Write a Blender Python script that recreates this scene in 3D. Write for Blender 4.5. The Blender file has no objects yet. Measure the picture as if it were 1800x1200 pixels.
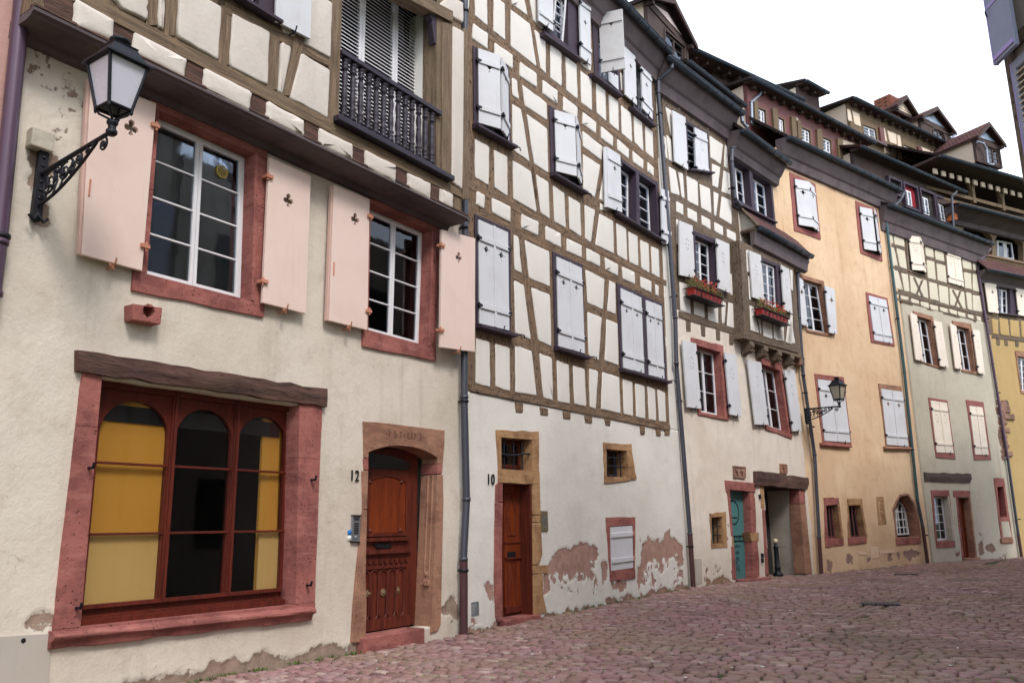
import bpy, math, random
import numpy as np
from mathutils import Vector, Matrix
from mathutils.geometry import tessellate_polygon
random.seed(7); rng=np.random.default_rng(11)
sc=bpy.context.scene
# ------------------------------------------------------------------ camera
FPX,PITCH,ROLL=1459.15,math.radians(12.5226),math.radians(-0.9261)
CF=np.array([0,math.cos(PITCH),math.sin(PITCH)]);CR=np.array([1,0,0.]);CU=np.cross(CR,CF)
_c,_s=math.cos(ROLL),math.sin(ROLL);CR,CU=_c*CR+_s*CU,-_s*CR+_c*CU
CAM=np.array([0,0,1.6])
cam_data=bpy.data.cameras.new('camera');cam=bpy.data.objects.new('camera',cam_data);sc.collection.objects.link(cam)
cam_data.sensor_width=36;cam_data.lens=FPX/1800*36;cam_data.clip_start=.1;cam_data.clip_end=2000
m4=Matrix([[CR[i],CU[i],-CF[i],CAM[i]] for i in range(3)]+[[0,0,0,1]]);cam.matrix_world=m4
sc.camera=cam
# ------------------------------------------------------------------ world, sun, exposure
SUN_EL,SUN_AZ=math.radians(48),math.radians(150)   # azimuth clockwise from +y
w=bpy.data.worlds.new('World');sc.world=w;w.use_nodes=True
wt=w.node_tree;wt.nodes.clear()
wo=wt.nodes.new('ShaderNodeOutputWorld');bg=wt.nodes.new('ShaderNodeBackground')
sky=wt.nodes.new('ShaderNodeTexSky');sky.sky_type='NISHITA';sky.sun_disc=False
sky.sun_elevation=SUN_EL;sky.sun_rotation=SUN_AZ;sky.air_density=1.2;sky.dust_density=4;sky.ozone_density=1
mx=wt.nodes.new('ShaderNodeMix');mx.data_type='RGBA'
tcw=wt.nodes.new('ShaderNodeTexCoord');nz=wt.nodes.new('ShaderNodeTexNoise');nz.inputs['Scale'].default_value=1.6;nz.inputs['Detail'].default_value=5
cr_=wt.nodes.new('ShaderNodeMapRange');cr_.inputs['From Min'].default_value=.38;cr_.inputs['From Max'].default_value=.66;cr_.inputs['To Min'].default_value=.3;cr_.inputs['To Max'].default_value=1.0
wt.links.new(tcw.outputs['Generated'],nz.inputs['Vector']);wt.links.new(nz.outputs['Fac'],cr_.inputs['Value']);wt.links.new(cr_.outputs['Result'],mx.inputs['Factor'])
mx.inputs['B'].default_value=(10.6,11.5,12.9,1)      # thick bright cloud
wt.links.new(sky.outputs['Color'],mx.inputs['A']);wt.links.new(mx.outputs['Result'],bg.inputs['Color'])
bg.inputs['Strength'].default_value=.1;wt.links.new(bg.outputs[0],wo.inputs[0])
sd=bpy.data.lights.new('sun','SUN');sd.energy=1.1;sd.angle=math.radians(14);sd.color=(1,.975,.95)
sun=bpy.data.objects.new('sun',sd);sc.collection.objects.link(sun)
sdir=Vector((math.sin(SUN_AZ)*math.cos(SUN_EL),math.cos(SUN_AZ)*math.cos(SUN_EL),math.sin(SUN_EL)))
sun.rotation_euler=sdir.to_track_quat('Z','Y').to_euler()
sc.view_settings.view_transform='Standard';sc.view_settings.look='None';sc.view_settings.exposure=.9;sc.view_settings.gamma=1
# ------------------------------------------------------------------ measuring helpers
def ray(x,y):
    d=CF*FPX+CR*(x-900)-CU*(y-600);return d/np.linalg.norm(d)
TILES=dict(a=(0,0,3),b=(400,0,3),c=(0,350,3),d=(400,350,3),e=(0,750,2.6667),f=(400,750,2.6667),g=(780,0,3.4286),h=(780,330,3.2432),
 i=(780,680,2.7273),j=(1120,0,4),k=(1130,280,3.75),l=(1160,560,4),m=(1180,760,4),n=(1400,100,3.75),o=(1360,280,4.2857),p=(1540,360,4.2857),
 q=(1400,540,4.6154),r=(1580,600,5.4545),s=(1420,780,5),t=(1600,780,5),u=(620,930,5.714),v=(140,680,4.2857),w=(1680,380,3.75),x=(0,0,1),
 y=(1270,840,6.316),z=(850,740,5.4545),D=(1560,220,4.6167),E=(1290,120,6),A=(1640,0,4),B=(600,820,8.571),C=(640,740,10))
def Q(s):
    """'a 795 480 1412 760, b 10 20' -> measured image points"""
    out=[]
    for part in s.split(','):
        tk=part.split();ox,oy,sc_=TILES[tk[0]];v=[float(k) for k in tk[1:]]
        out+=[(ox+v[i]/sc_,oy+v[i+1]/sc_) for i in range(0,len(v),2)]
    return out
class Fac:
    """a vertical house-front plane; u along the street, z up, d towards the street"""
    def __init__(s,P,az):
        a=math.radians(az);s.P=np.array([P[0],P[1],0.]);s.U=np.array([math.cos(a),math.sin(a),0]);s.N=np.array([math.sin(a),-math.cos(a),0])
    def uv1(s,x,y,d=0):
        r=ray(x,y);t=((s.P+s.N*d-CAM)@s.N)/(r@s.N);q=CAM+r*t;return ((q-s.P)@s.U,q[2])
    def uv(s,pts,d=0):
        if isinstance(pts,str):pts=Q(pts)
        return [s.uv1(x,y,d) for x,y in pts]
    def w(s,u,z,d=0):
        p=s.P+s.U*u+s.N*d;return np.array([p[0],p[1],z])
def proj(P):
    v=np.array(P)-CAM;return (900+FPX*(v@CR)/(v@CF),600-FPX*(v@CU)/(v@CF))
F12=Fac((-.851,13.428),56.146);F10=Fac((-.851,13.428),55.052);F8=Fac((4.184,20.633),48.412);F6=Fac((9.062,26.128),38.903);F4=Fac((15.018,30.935),35.98);F2=Fac((20.68,35.046),28)
def gz(x,y):
    s=y+.25*x
    return np.interp(s,[-10,6,13.2,16,21.7,28.4,34.7,40.2,60],[.05,.06,.0,.05,.13,.043,.085,.05,.1])
# ------------------------------------------------------------------ mesh builder
SPLIT=dict(joist_ends='joist_end',glazing_bar='glazing_bar',iron_pin='iron_pin',shutter_stay='shutter_stay',corbel='corbel',pipe_clamp='pipe_clamp',hinge='hinge',attic_posts='attic_post',loggia_post='loggia_post',rosette='rosette',plaster_between_rafters='plaster_block',room_wall='room_wall',floor='floor',door_rail='door_rail',loggia='loggia_wall',attic_cheek='attic_cheek',shutter_trim='shutter_trim',side_wall='side_wall',corner_stones='corner_stone',planter='planter',carved_knob='carved_knob',jamb='jamb')
class MB:
    def __init__(s):s.v=[];s.f=[];s.uvs=[];s.sm=[]
    def add(s,verts,faces,uvs=None,smooth=False):
        b=len(s.v);s.v+=[tuple(map(float,p)) for p in verts]
        for k,fc in enumerate(faces):
            s.f.append([b+i for i in fc]);s.sm.append(smooth)
            s.uvs.append(uvs[k] if uvs else None)
    def prism(s,F,pts,d1,d0,holes=(),smooth=False):
        """polygon in (u,z) of plane F extruded from d0 (back) to d1 (front)"""
        loops=[list(pts)]+[list(h) for h in holes]
        A=lambda l:sum(l[i][0]*l[(i+1)%len(l)][1]-l[(i+1)%len(l)][0]*l[i][1] for i in range(len(l)))
        if A(loops[0])<0:loops[0].reverse()
        for h in loops[1:]:
            if A(h)>0:h.reverse()
        flat=[p for l in loops for p in l];n=len(flat)
        V=[F.w(u,z,d1) for u,z in flat]+[F.w(u,z,d0) for u,z in flat]
        tris=tessellate_polygon([[Vector((u,z,0)) for u,z in l] for l in loops]) if (len(flat)>4 or holes) else [(0,1,2,3)[:n]]
        if n==4 and not holes:fr=[(0,1,2,3)]
        else:
            fr=[]
            for t in tris:
                (x0,y0),(x1,y1),(x2,y2)=[flat[i] for i in t]
                fr.append(t if (x1-x0)*(y2-y0)-(x2-x0)*(y1-y0)>0 else tuple(reversed(t)))
        fs=[tuple(f) for f in fr]+[tuple(i+n for i in reversed(f)) for f in fr]
        o=0
        for l in loops:
            for i in range(len(l)):
                a,b=o+i,o+(i+1)%len(l);fs.append((b,a,a+n,b+n))
            o+=len(l)
        # normal winding: U x Z = ? keep outward towards N
        c=np.cross(F.U,[0,0,1])@F.N
        if c<0:fs=[tuple(reversed(f)) for f in fs]
        s.add(V,fs,None,smooth)
    def line(s,F,q,d1,d0,wob=.004):
        """timber: quad (4 uv points, start-left,end-left,end-right,start-right) with uv running along the grain"""
        s.prism_grain(F,q,d1,d0)
    def prism_grain(s,F,q,d1,d0):
        q=[np.array(p) for p in q];L=np.linalg.norm(q[1]-q[0]);W=np.linalg.norm(q[3]-q[0]);off=random.random()*40
        V=[F.w(*p,d1) for p in q]+[F.w(*p,d0) for p in q]
        fs=[(0,1,2,3),(7,6,5,4),(0,4,5,1),(1,5,6,2),(2,6,7,3),(3,7,4,0)]
        D=d1-d0
        uv=[[(off,off),(off+L,off),(off+L,off+W),(off,off+W)],[(off,off+W),(off+L,off+W),(off+L,off),(off,off)],
            [(off,off),(off,off+D),(off+L,off+D),(off+L,off)],[(off,off)]*4,[(off+L,off),(off+L,off+D),(off,off+D),(off,off)],[(off,off)]*4]
        s.add(V,fs,uv)
    def pillow(s,F,quad,base=-.02,h=.016,r=.035,ins=(.004,.012,.03),hs=(.7,.95,1.),jit=.004):
        """soft plaster panel filling a quad between timbers"""
        P=[np.array(p,float) for p in quad];n=len(P)
        A=sum(P[i][0]*P[(i+1)%n][1]-P[(i+1)%n][0]*P[i][1] for i in range(n))
        if A<0:P=P[::-1]
        mind=min(np.linalg.norm(P[i]-P[(i+1)%n]) for i in range(n))
        per=sum(np.linalg.norm(P[i]-P[(i+1)%n]) for i in range(n));thick=abs(A)/per   # ~ inradius-ish
        k=6;seedj=[random.gauss(0,jit) for _ in range(n*k)]
        def offs(t):
            out=[]
            for i in range(n):
                p0,p1,p2=P[i-1],P[i],P[(i+1)%n];e1=(p1-p0)/np.linalg.norm(p1-p0);e2=(p2-p1)/np.linalg.norm(p2-p1)
                n1=np.array([-e1[1],e1[0]]);n2=np.array([-e2[1],e2[0]]);b=n1+n2;b=b/(b@n1) if abs(b@n1)>.35 else b/.35
                out.append(p1+b*t)
            return out
        rings=[];tt=[0]+[min(x,thick*.42*(j+1)/len(ins)) for j,x in enumerate(ins)]
        for j,t in enumerate(tt):
            O=offs(t-.009);rr=min(max(r-t*.4,.01),mind*.35);ring=[]
            for i in range(n):
                p0,p1,p2=O[i-1],O[i],O[(i+1)%n]
                a=p1+(p0-p1)/max(np.linalg.norm(p0-p1),1e-6)*min(rr,np.linalg.norm(p0-p1)*.45);b=p1+(p2-p1)/max(np.linalg.norm(p2-p1),1e-6)*min(rr,np.linalg.norm(p2-p1)*.45)
                for m in range(3):
                    q=m/2;c=(1-q)**2*a+2*q*(1-q)*p1+q*q*b;ring.append(c)
                nxt0=O[(i+1)%n];
                a2=p2+(p1-p2)/max(np.linalg.norm(p1-p2),1e-6)*min(rr,np.linalg.norm(p1-p2)*.45)
                for m in range(1,4):ring.append(b+(a2-b)*m/4)
            cen=sum(ring)/len(ring)
            hh=base if j==0 else base+(h-base)*hs[j-1]
            rings.append([(c[0]+(c[0]-cen[0])*0+seedj[q]*1.0,c[1]+seedj[(q*7)%len(seedj)],hh) for q,c in enumerate(ring)])
        m=len(rings[0]);V=[F.w(*p) for R_ in rings for p in R_];fs=[]
        for j in range(len(rings)-1):
            for i in range(m):
                a=j*m+i;b=j*m+(i+1)%m;fs.append((a,b,b+m,a+m))
        cen=np.mean([p[:2] for p in rings[-1]],axis=0);V.append(F.w(cen[0],cen[1],h));ci=len(V)-1;lo=(len(rings)-1)*m
        for i in range(m):fs.append((lo+i,lo+(i+1)%m,ci))
        if np.cross(F.U,[0,0,1])@F.N<0:fs=[tuple(reversed(f)) for f in fs]
        s.add(V,fs,None,True)
    def box(s,F,u0,u1,z0,z1,d0,d1):s.prism(F,[(u0,z0),(u1,z0),(u1,z1),(u0,z1)],d1,d0)
    def obox(s,c,ax,ay,az):
        """box at c with half-extent vectors"""
        c=np.array(c,float);ax,ay,az=[np.array(k,float) for k in (ax,ay,az)]
        V=[c+i*ax+j*ay+k*az for k in(-1,1) for j in(-1,1) for i in(-1,1)]
        fs=[(0,2,3,1),(4,5,7,6),(0,1,5,4),(2,6,7,3),(0,4,6,2),(1,3,7,5)]
        if np.cross(ax,ay)@az<0:fs=[tuple(reversed(f)) for f in fs]
        s.add(V,fs)
    def tube(s,pts,r,n=8,cap=True,smooth=True):
        pts=[np.array(p,float) for p in pts];rs=r if isinstance(r,(list,tuple)) else [r]*len(pts)
        V=[];prev=None
        for i,p in enumerate(pts):
            t=pts[min(i+1,len(pts)-1)]-pts[max(i-1,0)];t=t/max(np.linalg.norm(t),1e-9)
            if prev is None:
                up=np.array([0,0,1.]) if abs(t[2])<.9 else np.array([1.,0,0]);x=np.cross(up,t)
            else:x=prev-t*(prev@t)
            x=x/max(np.linalg.norm(x),1e-9);y=np.cross(t,x);prev=x
            V+=[p+rs[i]*(math.cos(2*math.pi*k/n)*x+math.sin(2*math.pi*k/n)*y) for k in range(n)]
        fs=[]
        for i in range(len(pts)-1):
            for k in range(n):
                a=i*n+k;b=i*n+(k+1)%n;fs.append((a,b,b+n,a+n))
        s.add(V,fs,None,smooth)
        if cap:
            s.add(V[:n],[tuple(reversed(range(n)))]);s.add(V[-n:],[tuple(range(n))])
    def lathe(s,c,prof,n=12,axis=(0,0,1),smooth=True):
        """profile [(r,h)] round an axis from c"""
        a=np.array(axis,float);a/=np.linalg.norm(a);up=np.array([0,0,1.]) if abs(a[2])<.9 else np.array([1.,0,0])
        x=np.cross(up,a);x/=np.linalg.norm(x);y=np.cross(a,x);c=np.array(c,float)
        V=[c+a*h+r*(math.cos(2*math.pi*k/n)*x+math.sin(2*math.pi*k/n)*y) for r,h in prof for k in range(n)];fs=[]
        for i in range(len(prof)-1):
            for k in range(n):
                p=i*n+k;q=i*n+(k+1)%n;fs.append((p,q,q+n,p+n))
        fs.append(tuple(reversed(range(n))));fs.append(tuple(range((len(prof)-1)*n,len(prof)*n)))
        s.add(V,fs,None,smooth)
    def sweep(s,F,prof,u0,u1,z0=0,z1=None,close=True,smooth=False):
        """profile [(d,z)] swept along the front from u0 to u1 (z offset z0 to z1)"""
        z1=z0 if z1 is None else z1;n=len(prof)
        V=[F.w(u0,z0+z,d) for d,z in prof]+[F.w(u1,z1+z,d) for d,z in prof];L=abs(u1-u0)
        fs=[];uv=[];acc=0
        for i in range(n if close else n-1):
            j=(i+1)%n;l=math.hypot(prof[i][0]-prof[j][0],prof[i][1]-prof[j][1])
            fs.append((i,j,j+n,i+n));uv.append([(u0,acc),(u0,acc+l),(u1,acc+l),(u1,acc)]);acc+=l
        if close:fs+=[tuple(reversed(range(n))),tuple(range(n,2*n))];uv+=[[(0,0)]*n]*2
        s.add(V,fs,uv,smooth)
    def islands(s):
        n=len(s.v);par=list(range(n))
        def fd(x):
            while par[x]!=x:par[x]=par[par[x]];x=par[x]
            return x
        for f in s.f:
            for i in f[1:]:
                a,b=fd(f[0]),fd(i)
                if a!=b:par[b]=a
        g={}
        for i in range(n):g.setdefault(fd(i),[]).append(i)
        V=np.array(s.v);ks=list(g);bb=[(V[g[k]].min(0)-.004,V[g[k]].max(0)+.004) for k in ks];m=list(range(len(ks)))
        def f2(x):
            while m[x]!=x:x=m[x]
            return x
        for i in range(len(ks)):
            for j in range(i+1,len(ks)):
                if np.all(bb[i][0]<=bb[j][1]) and np.all(bb[j][0]<=bb[i][1]):
                    a,b=f2(i),f2(j)
                    if a!=b:m[b]=a
        gi={k:f2(i) for i,k in enumerate(ks)};out={}
        for fi,f in enumerate(s.f):out.setdefault(gi[fd(f[0])],[]).append(fi)
        res=[]
        for fl_ in out.values():
            q=MB();mp={}
            for fi in fl_:
                for i in s.f[fi]:
                    if i not in mp:mp[i]=len(q.v);q.v.append(s.v[i])
                q.f.append([mp[i] for i in s.f[fi]]);q.uvs.append(s.uvs[fi]);q.sm.append(s.sm[fi])
            res.append(q)
        return res
    def build(s,name,mat,parent=None,bevel=0,smooth=None):
        if not s.v:return None
        if name in SPLIT and not getattr(s,'_one',0):
            parts=s.islands()
            if len(parts)>1:
                r=[]
                for p in parts:
                    p._one=1;r.append(p.build(SPLIT[name],mat,parent,bevel))
                return r[0]
            name=SPLIT[name]
        me=bpy.data.meshes.new(name);o=bpy.data.objects.new(name,me);sc.collection.objects.link(o)
        L=np.array(rootloc(parent)) if parent is not None else np.mean(np.array(s.v),axis=0)
        if parent is None:L[2]=min(p[2] for p in s.v)
        V=[(p[0]-L[0],p[1]-L[1],p[2]-L[2]) for p in s.v]
        me.from_pydata(V,[],s.f)
        if any(u is not None for u in s.uvs):
            ul=me.uv_layers.new(name='UVMap');buf=[]
            for fc,u in zip(s.f,s.uvs):buf+=[c for q in (u if u and len(u)==len(fc) else [(0,0)]*len(fc)) for c in q]
            ul.data.foreach_set('uv',buf)
        me.polygons.foreach_set('use_smooth',s.sm)
        me.materials.append(mat);me.update()
        if parent is not None:o.parent=parent
        else:o.location=L
        if bevel:
            b=o.modifiers.new('bevel','BEVEL');b.width=bevel;b.segments=2;b.limit_method='ANGLE';b.angle_limit=math.radians(40);b.harden_normals=False
        return o
def rootloc(o):
    while o.parent is not None:o=o.parent
    return o.location
def thing(name,label,cat,loc,group=None):
    o=bpy.data.objects.new(name,None);sc.collection.objects.link(o);o.location=[float(k) for k in loc];o.empty_display_size=.2
    o['label']=label;o['category']=cat
    if group:o['group']=group
    return o
def tag(o,label,cat,group=None):
    o['label']=label;o['category']=cat
    if group:o['group']=group
    return o
def lerp(a,b,t):return tuple(np.array(a)*(1-t)+np.array(b)*t)
def quadpt(q,s,t):
    """q = TL,TR,BR,BL ; s right 0..1 ; t down 0..1"""
    return lerp(lerp(q[0],q[1],s),lerp(q[3],q[2],s),t)
def subq(q,s0,s1,t0,t1):return [quadpt(q,s0,t0),quadpt(q,s1,t0),quadpt(q,s1,t1),quadpt(q,s0,t1)]
def qsize(q):
    q=[np.array(p) for p in q];return (np.linalg.norm(q[1]-q[0])+np.linalg.norm(q[2]-q[3]))/2,(np.linalg.norm(q[3]-q[0])+np.linalg.norm(q[2]-q[1]))/2
def insetq(q,a,b=None,c=None,d=None):
    """shrink quad by metres: left,top,right,bottom"""
    b=a if b is None else b;c=a if c is None else c;d=b if d is None else d;W,H=qsize(q);return subq(q,a/W,1-c/W,b/H,1-d/H)
# ------------------------------------------------------------------ fronts with relief
def vnoise(x,y,scale,seed):
    g=np.random.default_rng(seed).random((64,64));x=x/scale;y=y/scale;xi=np.floor(x).astype(int);yi=np.floor(y).astype(int);fx=x-xi;fy=y-yi
    fx=fx*fx*(3-2*fx);fy=fy*fy*(3-2*fy);G=lambda a,b:g[a%64,b%64]
    return (G(xi,yi)*(1-fx)+G(xi+1,yi)*fx)*(1-fy)+(G(xi,yi+1)*(1-fx)+G(xi+1,yi+1)*fx)*fy-.5
def inpoly(X,Y,poly):
    r=np.zeros(X.shape,bool);n=len(poly)
    for i in range(n):
        x0,y0=poly[i];x1,y1=poly[(i+1)%n]
        if y0==y1:continue
        c=((y0>Y)!=(y1>Y))&(X<(x1-x0)*(Y-y0)/(y1-y0)+x0);r^=c
    return r
def sdist(X,Y,poly):
    """signed distance, positive inside"""
    D=np.full(X.shape,1e9);n=len(poly)
    for i in range(n):
        x0,y0=poly[i];x1,y1=poly[(i+1)%n];dx,dy=x1-x0,y1-y0;L=dx*dx+dy*dy+1e-12
        t=np.clip(((X-x0)*dx+(Y-y0)*dy)/L,0,1);D=np.minimum(D,np.hypot(X-x0-t*dx,Y-y0-t*dy))
    return np.where(inpoly(X,Y,poly),D,-D)
def wallgrid(name,F,d,poly,mat,parent,holes=(),res=.05,wear=(),und=.008,base=None,wdepth=.014,seed=3,thick=.3):
    us=[p[0] for p in poly];zs=[p[1] for p in poly];u0,u1,z0,z1=min(us),max(us),min(zs),max(zs)
    nu=max(2,int((u1-u0)/res)+1);nz_=max(2,int((z1-z0)/res)+1)
    U,Z=np.meshgrid(np.linspace(u0,u1,nu),np.linspace(z0,z1,nz_))
    H=und*(vnoise(U,Z,.7,seed)*1.6+vnoise(U,Z,.25,seed+1)*.7)
    W=np.full(U.shape,-1.)
    if wear:
        Uj=U+vnoise(U,Z,.16,seed+2)*.16+vnoise(U,Z,.06,seed+3)*.07;Zj=Z+vnoise(U,Z,.15,seed+4)*.2+vnoise(U,Z,.05,seed+5)*.07
        for pl in wear:W=np.maximum(W,sdist(Uj,Zj,pl))
        H=H-wdepth*np.clip(W/.03+.5,0,1)+.004*np.exp(-((W+.03)/.02)**2)
    P=F.P[None,None]+U[...,None]*F.U+(d+H)[...,None]*F.N;P[...,2]=Z
    CU_=(U[:-1,:-1]+U[1:,1:])/2;CZ=(Z[:-1,:-1]+Z[1:,1:])/2
    keep=inpoly(CU_,CZ,poly)
    for h in holes:keep&=~inpoly(CU_,CZ,h)
    idx=np.arange(nu*nz_).reshape(nz_,nu)
    q=np.stack([idx[:-1,:-1],idx[:-1,1:],idx[1:,1:],idx[1:,:-1]],-1)[keep]
    if np.cross(F.U,[0,0,1])@F.N<0:q=q[:,::-1]
    used=np.unique(q);mp=np.full(nu*nz_,-1);mp[used]=np.arange(len(used));q=mp[q]
    V=P.reshape(-1,3)[used]-np.array(rootloc(parent))
    me=bpy.data.meshes.new(name);me.vertices.add(len(V));me.vertices.foreach_set('co',V.ravel())
    me.loops.add(q.size);me.loops.foreach_set('vertex_index',q.ravel());me.polygons.add(len(q));me.polygons.foreach_set('loop_start',np.arange(0,q.size,4))
    me.polygons.foreach_set('use_smooth',np.ones(len(q),bool))
    at=me.attributes.new('wear','FLOAT','POINT');at.data.foreach_set('value',np.clip(W.ravel()[used],-.5,.5)+1)
    me.materials.append(mat);me.update(calc_edges=True);me.validate()
    o=bpy.data.objects.new(name,me);sc.collection.objects.link(o);o.parent=parent
    so=o.modifiers.new('thickness','SOLIDIFY');so.thickness=thick;so.offset=-1
    return o
# ------------------------------------------------------------------ materials
def srgb(r,g,b):
    f=lambda c:(c/255/12.92 if c/255<=.04045 else ((c/255+.055)/1.055)**2.4)
    return (f(r),f(g),f(b),1)
class NT:
    def __init__(s,name):
        s.m=bpy.data.materials.new(name);s.m.use_nodes=True;s.t=s.m.node_tree;s.t.nodes.clear()
        s.out=s.t.nodes.new('ShaderNodeOutputMaterial');s.b=s.t.nodes.new('ShaderNodeBsdfPrincipled');s.t.links.new(s.b.outputs[0],s.out.inputs[0])
    def n(s,t,**k):
        o=s.t.nodes.new(t)
        for a,b in k.items():
            if a in o.inputs:o.inputs[a].default_value=b
            else:setattr(o,a,b)
        return o
    def l(s,a,b):s.t.links.new(a,b)
    def coord(s,kind='Object',scale=(1,1,1)):
        if kind=='World':
            c=s.n('ShaderNodeNewGeometry').outputs['Position']
        else:c=s.n('ShaderNodeTexCoord').outputs[kind]
        m=s.n('ShaderNodeMapping');m.inputs['Scale'].default_value=scale;s.l(c,m.inputs[0]);return m.outputs[0]
    def noise(s,co,scale,detail=4,rough=.6,dist=0):
        o=s.n('ShaderNodeTexNoise',Scale=scale,Detail=detail,Roughness=rough,Distortion=dist);s.l(co,o.inputs['Vector']);return o.outputs['Fac']
    def vor(s,co,scale,feature='F1',out='Distance'):
        o=s.n('ShaderNodeTexVoronoi',Scale=scale);o.feature=feature;s.l(co,o.inputs['Vector']);return o.outputs[out]
    def rng(s,x,a,b,c=0,d=1):
        o=s.n('ShaderNodeMapRange');o.inputs[1].default_value=a;o.inputs[2].default_value=b;o.inputs[3].default_value=c;o.inputs[4].default_value=d;s.l(x,o.inputs[0]);return o.outputs[0]
    def mix(s,f,a,b,mode='MIX'):
        o=s.n('ShaderNodeMix');o.data_type='RGBA';o.blend_type=mode
        for i,x in ((0,f),(6,a),(7,b)):
            if hasattr(x,'is_output') or isinstance(x,bpy.types.NodeSocket):s.l(x,o.inputs[i])
            else:o.inputs[i].default_value=x
        return o.outputs[2]
    def math(s,op,a,b=0):
        o=s.n('ShaderNodeMath');o.operation=op
        for i,x in enumerate((a,b)):
            if isinstance(x,bpy.types.NodeSocket):s.l(x,o.inputs[i])
            else:o.inputs[i].default_value=x
        return o.outputs[0]
    def bump(s,h,strength=.4,dist=.01,prev=None):
        o=s.n('ShaderNodeBump',Strength=strength,Distance=dist);s.l(h,o.inputs['Height'])
        if prev is not None:s.l(prev,o.inputs['Normal'])
        return o.outputs[0]
    def done(s,col,rough=.8,norm=None,metal=0,spec=None):
        if isinstance(col,bpy.types.NodeSocket):s.l(col,s.b.inputs['Base Color'])
        else:s.b.inputs['Base Color'].default_value=col
        if isinstance(rough,bpy.types.NodeSocket):s.l(rough,s.b.inputs['Roughness'])
        else:s.b.inputs['Roughness'].default_value=rough
        s.b.inputs['Metallic'].default_value=metal
        if spec is not None:s.b.inputs['Specular IOR Level'].default_value=spec
        if norm is not None:s.l(norm,s.b.inputs['Normal'])
        return s.m
def dark(c,k):return (c[0]*k,c[1]*k,c[2]*k,1)
def plaster(name,col,stain,under=None,amt=.5,pits=0,bump=.35,bscale=1,crk=0.0):
    m=NT(name);co=m.coord('World')
    big=m.noise(co,.55,5,.6);mid=m.noise(co,3.2,5,.65);st=m.noise(m.coord('World',(2.2,2.2,.22)),1.4,5,.6)
    c=m.mix(m.rng(big,.42,.72,0,amt*.8),col,stain);c=m.mix(m.rng(mid,.52,.75,0,amt*.55),c,dark(stain,.86));c=m.mix(m.rng(st,.55,.78,0,amt*.6),c,dark(stain,.78))
    fine=m.noise(co,38*bscale,4,.7);c=m.mix(m.rng(fine,.3,.7,0,.16),c,dark(col,.7))
    if pits:
        v=m.vor(co,9);p=m.math('MULTIPLY',m.rng(v,.1,.04),m.rng(m.noise(co,1.1,2),.5,.62));c=m.mix(m.math('MULTIPLY',p,pits),c,srgb(95,80,72))
    # thin cracks
    cv=m.noise(co,.8,6,.55,.3);cr=m.rng(m.math('ABSOLUTE',m.math('SUBTRACT',cv,.5)),.0,.0022,1,0);cm=m.math('MULTIPLY',cr,m.rng(m.noise(co,.6,1),.6,.66));c=m.mix(m.math('MULTIPLY',cm,crk),c,dark(stain,.35))
    h=m.math('ADD',m.math('MULTIPLY',m.noise(co,14*bscale,5,.65),1.2),m.math('MULTIPLY',fine,.5));nb=m.bump(h,bump,.02)
    if under is not None:
        at=m.n('ShaderNodeAttribute');at.attribute_name='wear'
        e=m.math('ADD',m.math('SUBTRACT',at.outputs['Fac'],1.0),m.math('ADD',m.math('MULTIPLY',m.math('SUBTRACT',m.noise(co,7,7,.72),.5),.26),m.math('MULTIPLY',m.math('SUBTRACT',m.noise(co,45,4,.7),.5),.04)))
        k=m.rng(e,-.004,.004);rim=m.rng(m.math('ABSOLUTE',e),0,.014,.55,0)
        uc=m.mix(m.rng(m.noise(co,7,5),.35,.65),under,dark(under,.72));uc=m.mix(m.rng(m.noise(co,50,3),.55,.7,0,.6),uc,dark(under,1.35))
        c=m.mix(k,c,uc);c=m.mix(rim,c,dark(under,.45));nb=m.bump(k,-.6,.015,nb)
    return m.done(c,.92,nb,spec=.2)
def wood(name,col,dk,scale=1,contrast=.8,pegs=False,rough=.8,uv=True,lt=None,bump=.5,axis='z'):
    m=NT(name)
    if uv:co=m.coord('UV',(1.2*scale,14*scale,1))
    else:co=m.coord('World',(13*scale,13*scale,1.1*scale) if axis=='z' else (2*scale,2*scale,14*scale))
    g=m.noise(co,1.6,6,.7,.6);g2=m.noise(co,7,3,.7,.2);w_=m.coord('World');big=m.noise(w_,1.3,3)
    c=m.mix(m.rng(g,.41,.6,0,contrast),col,dk);c=m.mix(m.rng(big,.4,.65,0,.45),c,dark(dk,1.25) if lt is None else lt)
    cr=m.rng(g2,.6,.66);c=m.mix(m.math('MULTIPLY',cr,.75),c,dark(dk,.35))
    if pegs:
        v=m.vor(m.coord('World',(1,1,.5)),15);p=m.math('MULTIPLY',m.rng(v,.36,.2),m.rng(m.noise(w_,30,1),.4,.5));c=m.mix(m.math('MULTIPLY',p,.9),c,dark(dk,.3))
    h=m.math('ADD',g,m.math('MULTIPLY',g2,.5));return m.done(c,rough,m.bump(h,bump,.02),spec=.25)
def stone(name,col,dk,scale=1,rough=.9,lt=None):
    m=NT(name);co=m.coord('World')
    a=m.noise(co,2.2*scale,5,.65);b=m.noise(co,17*scale,4,.7);la=m.noise(m.coord('World',(1,1,5)),2.5*scale,4)
    c=m.mix(m.rng(a,.42,.6,0,.9),col,dk);c=m.mix(m.rng(la,.5,.7,0,.5),c,lt or dark(col,1.25));c=m.mix(m.rng(b,.55,.72,0,.4),c,dark(dk,.55))
    p=m.rng(m.vor(co,20*scale),.24,.12);pk=m.math('MULTIPLY',p,m.rng(m.noise(co,5*scale,2),.47,.56));c=m.mix(m.math('MULTIPLY',pk,.75),c,dark(dk,.35))
    h=m.math('SUBTRACT',m.math('ADD',m.math('MULTIPLY',b,.7),a),pk);return m.done(c,rough,m.bump(h,.55,.02),spec=.2)
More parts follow.
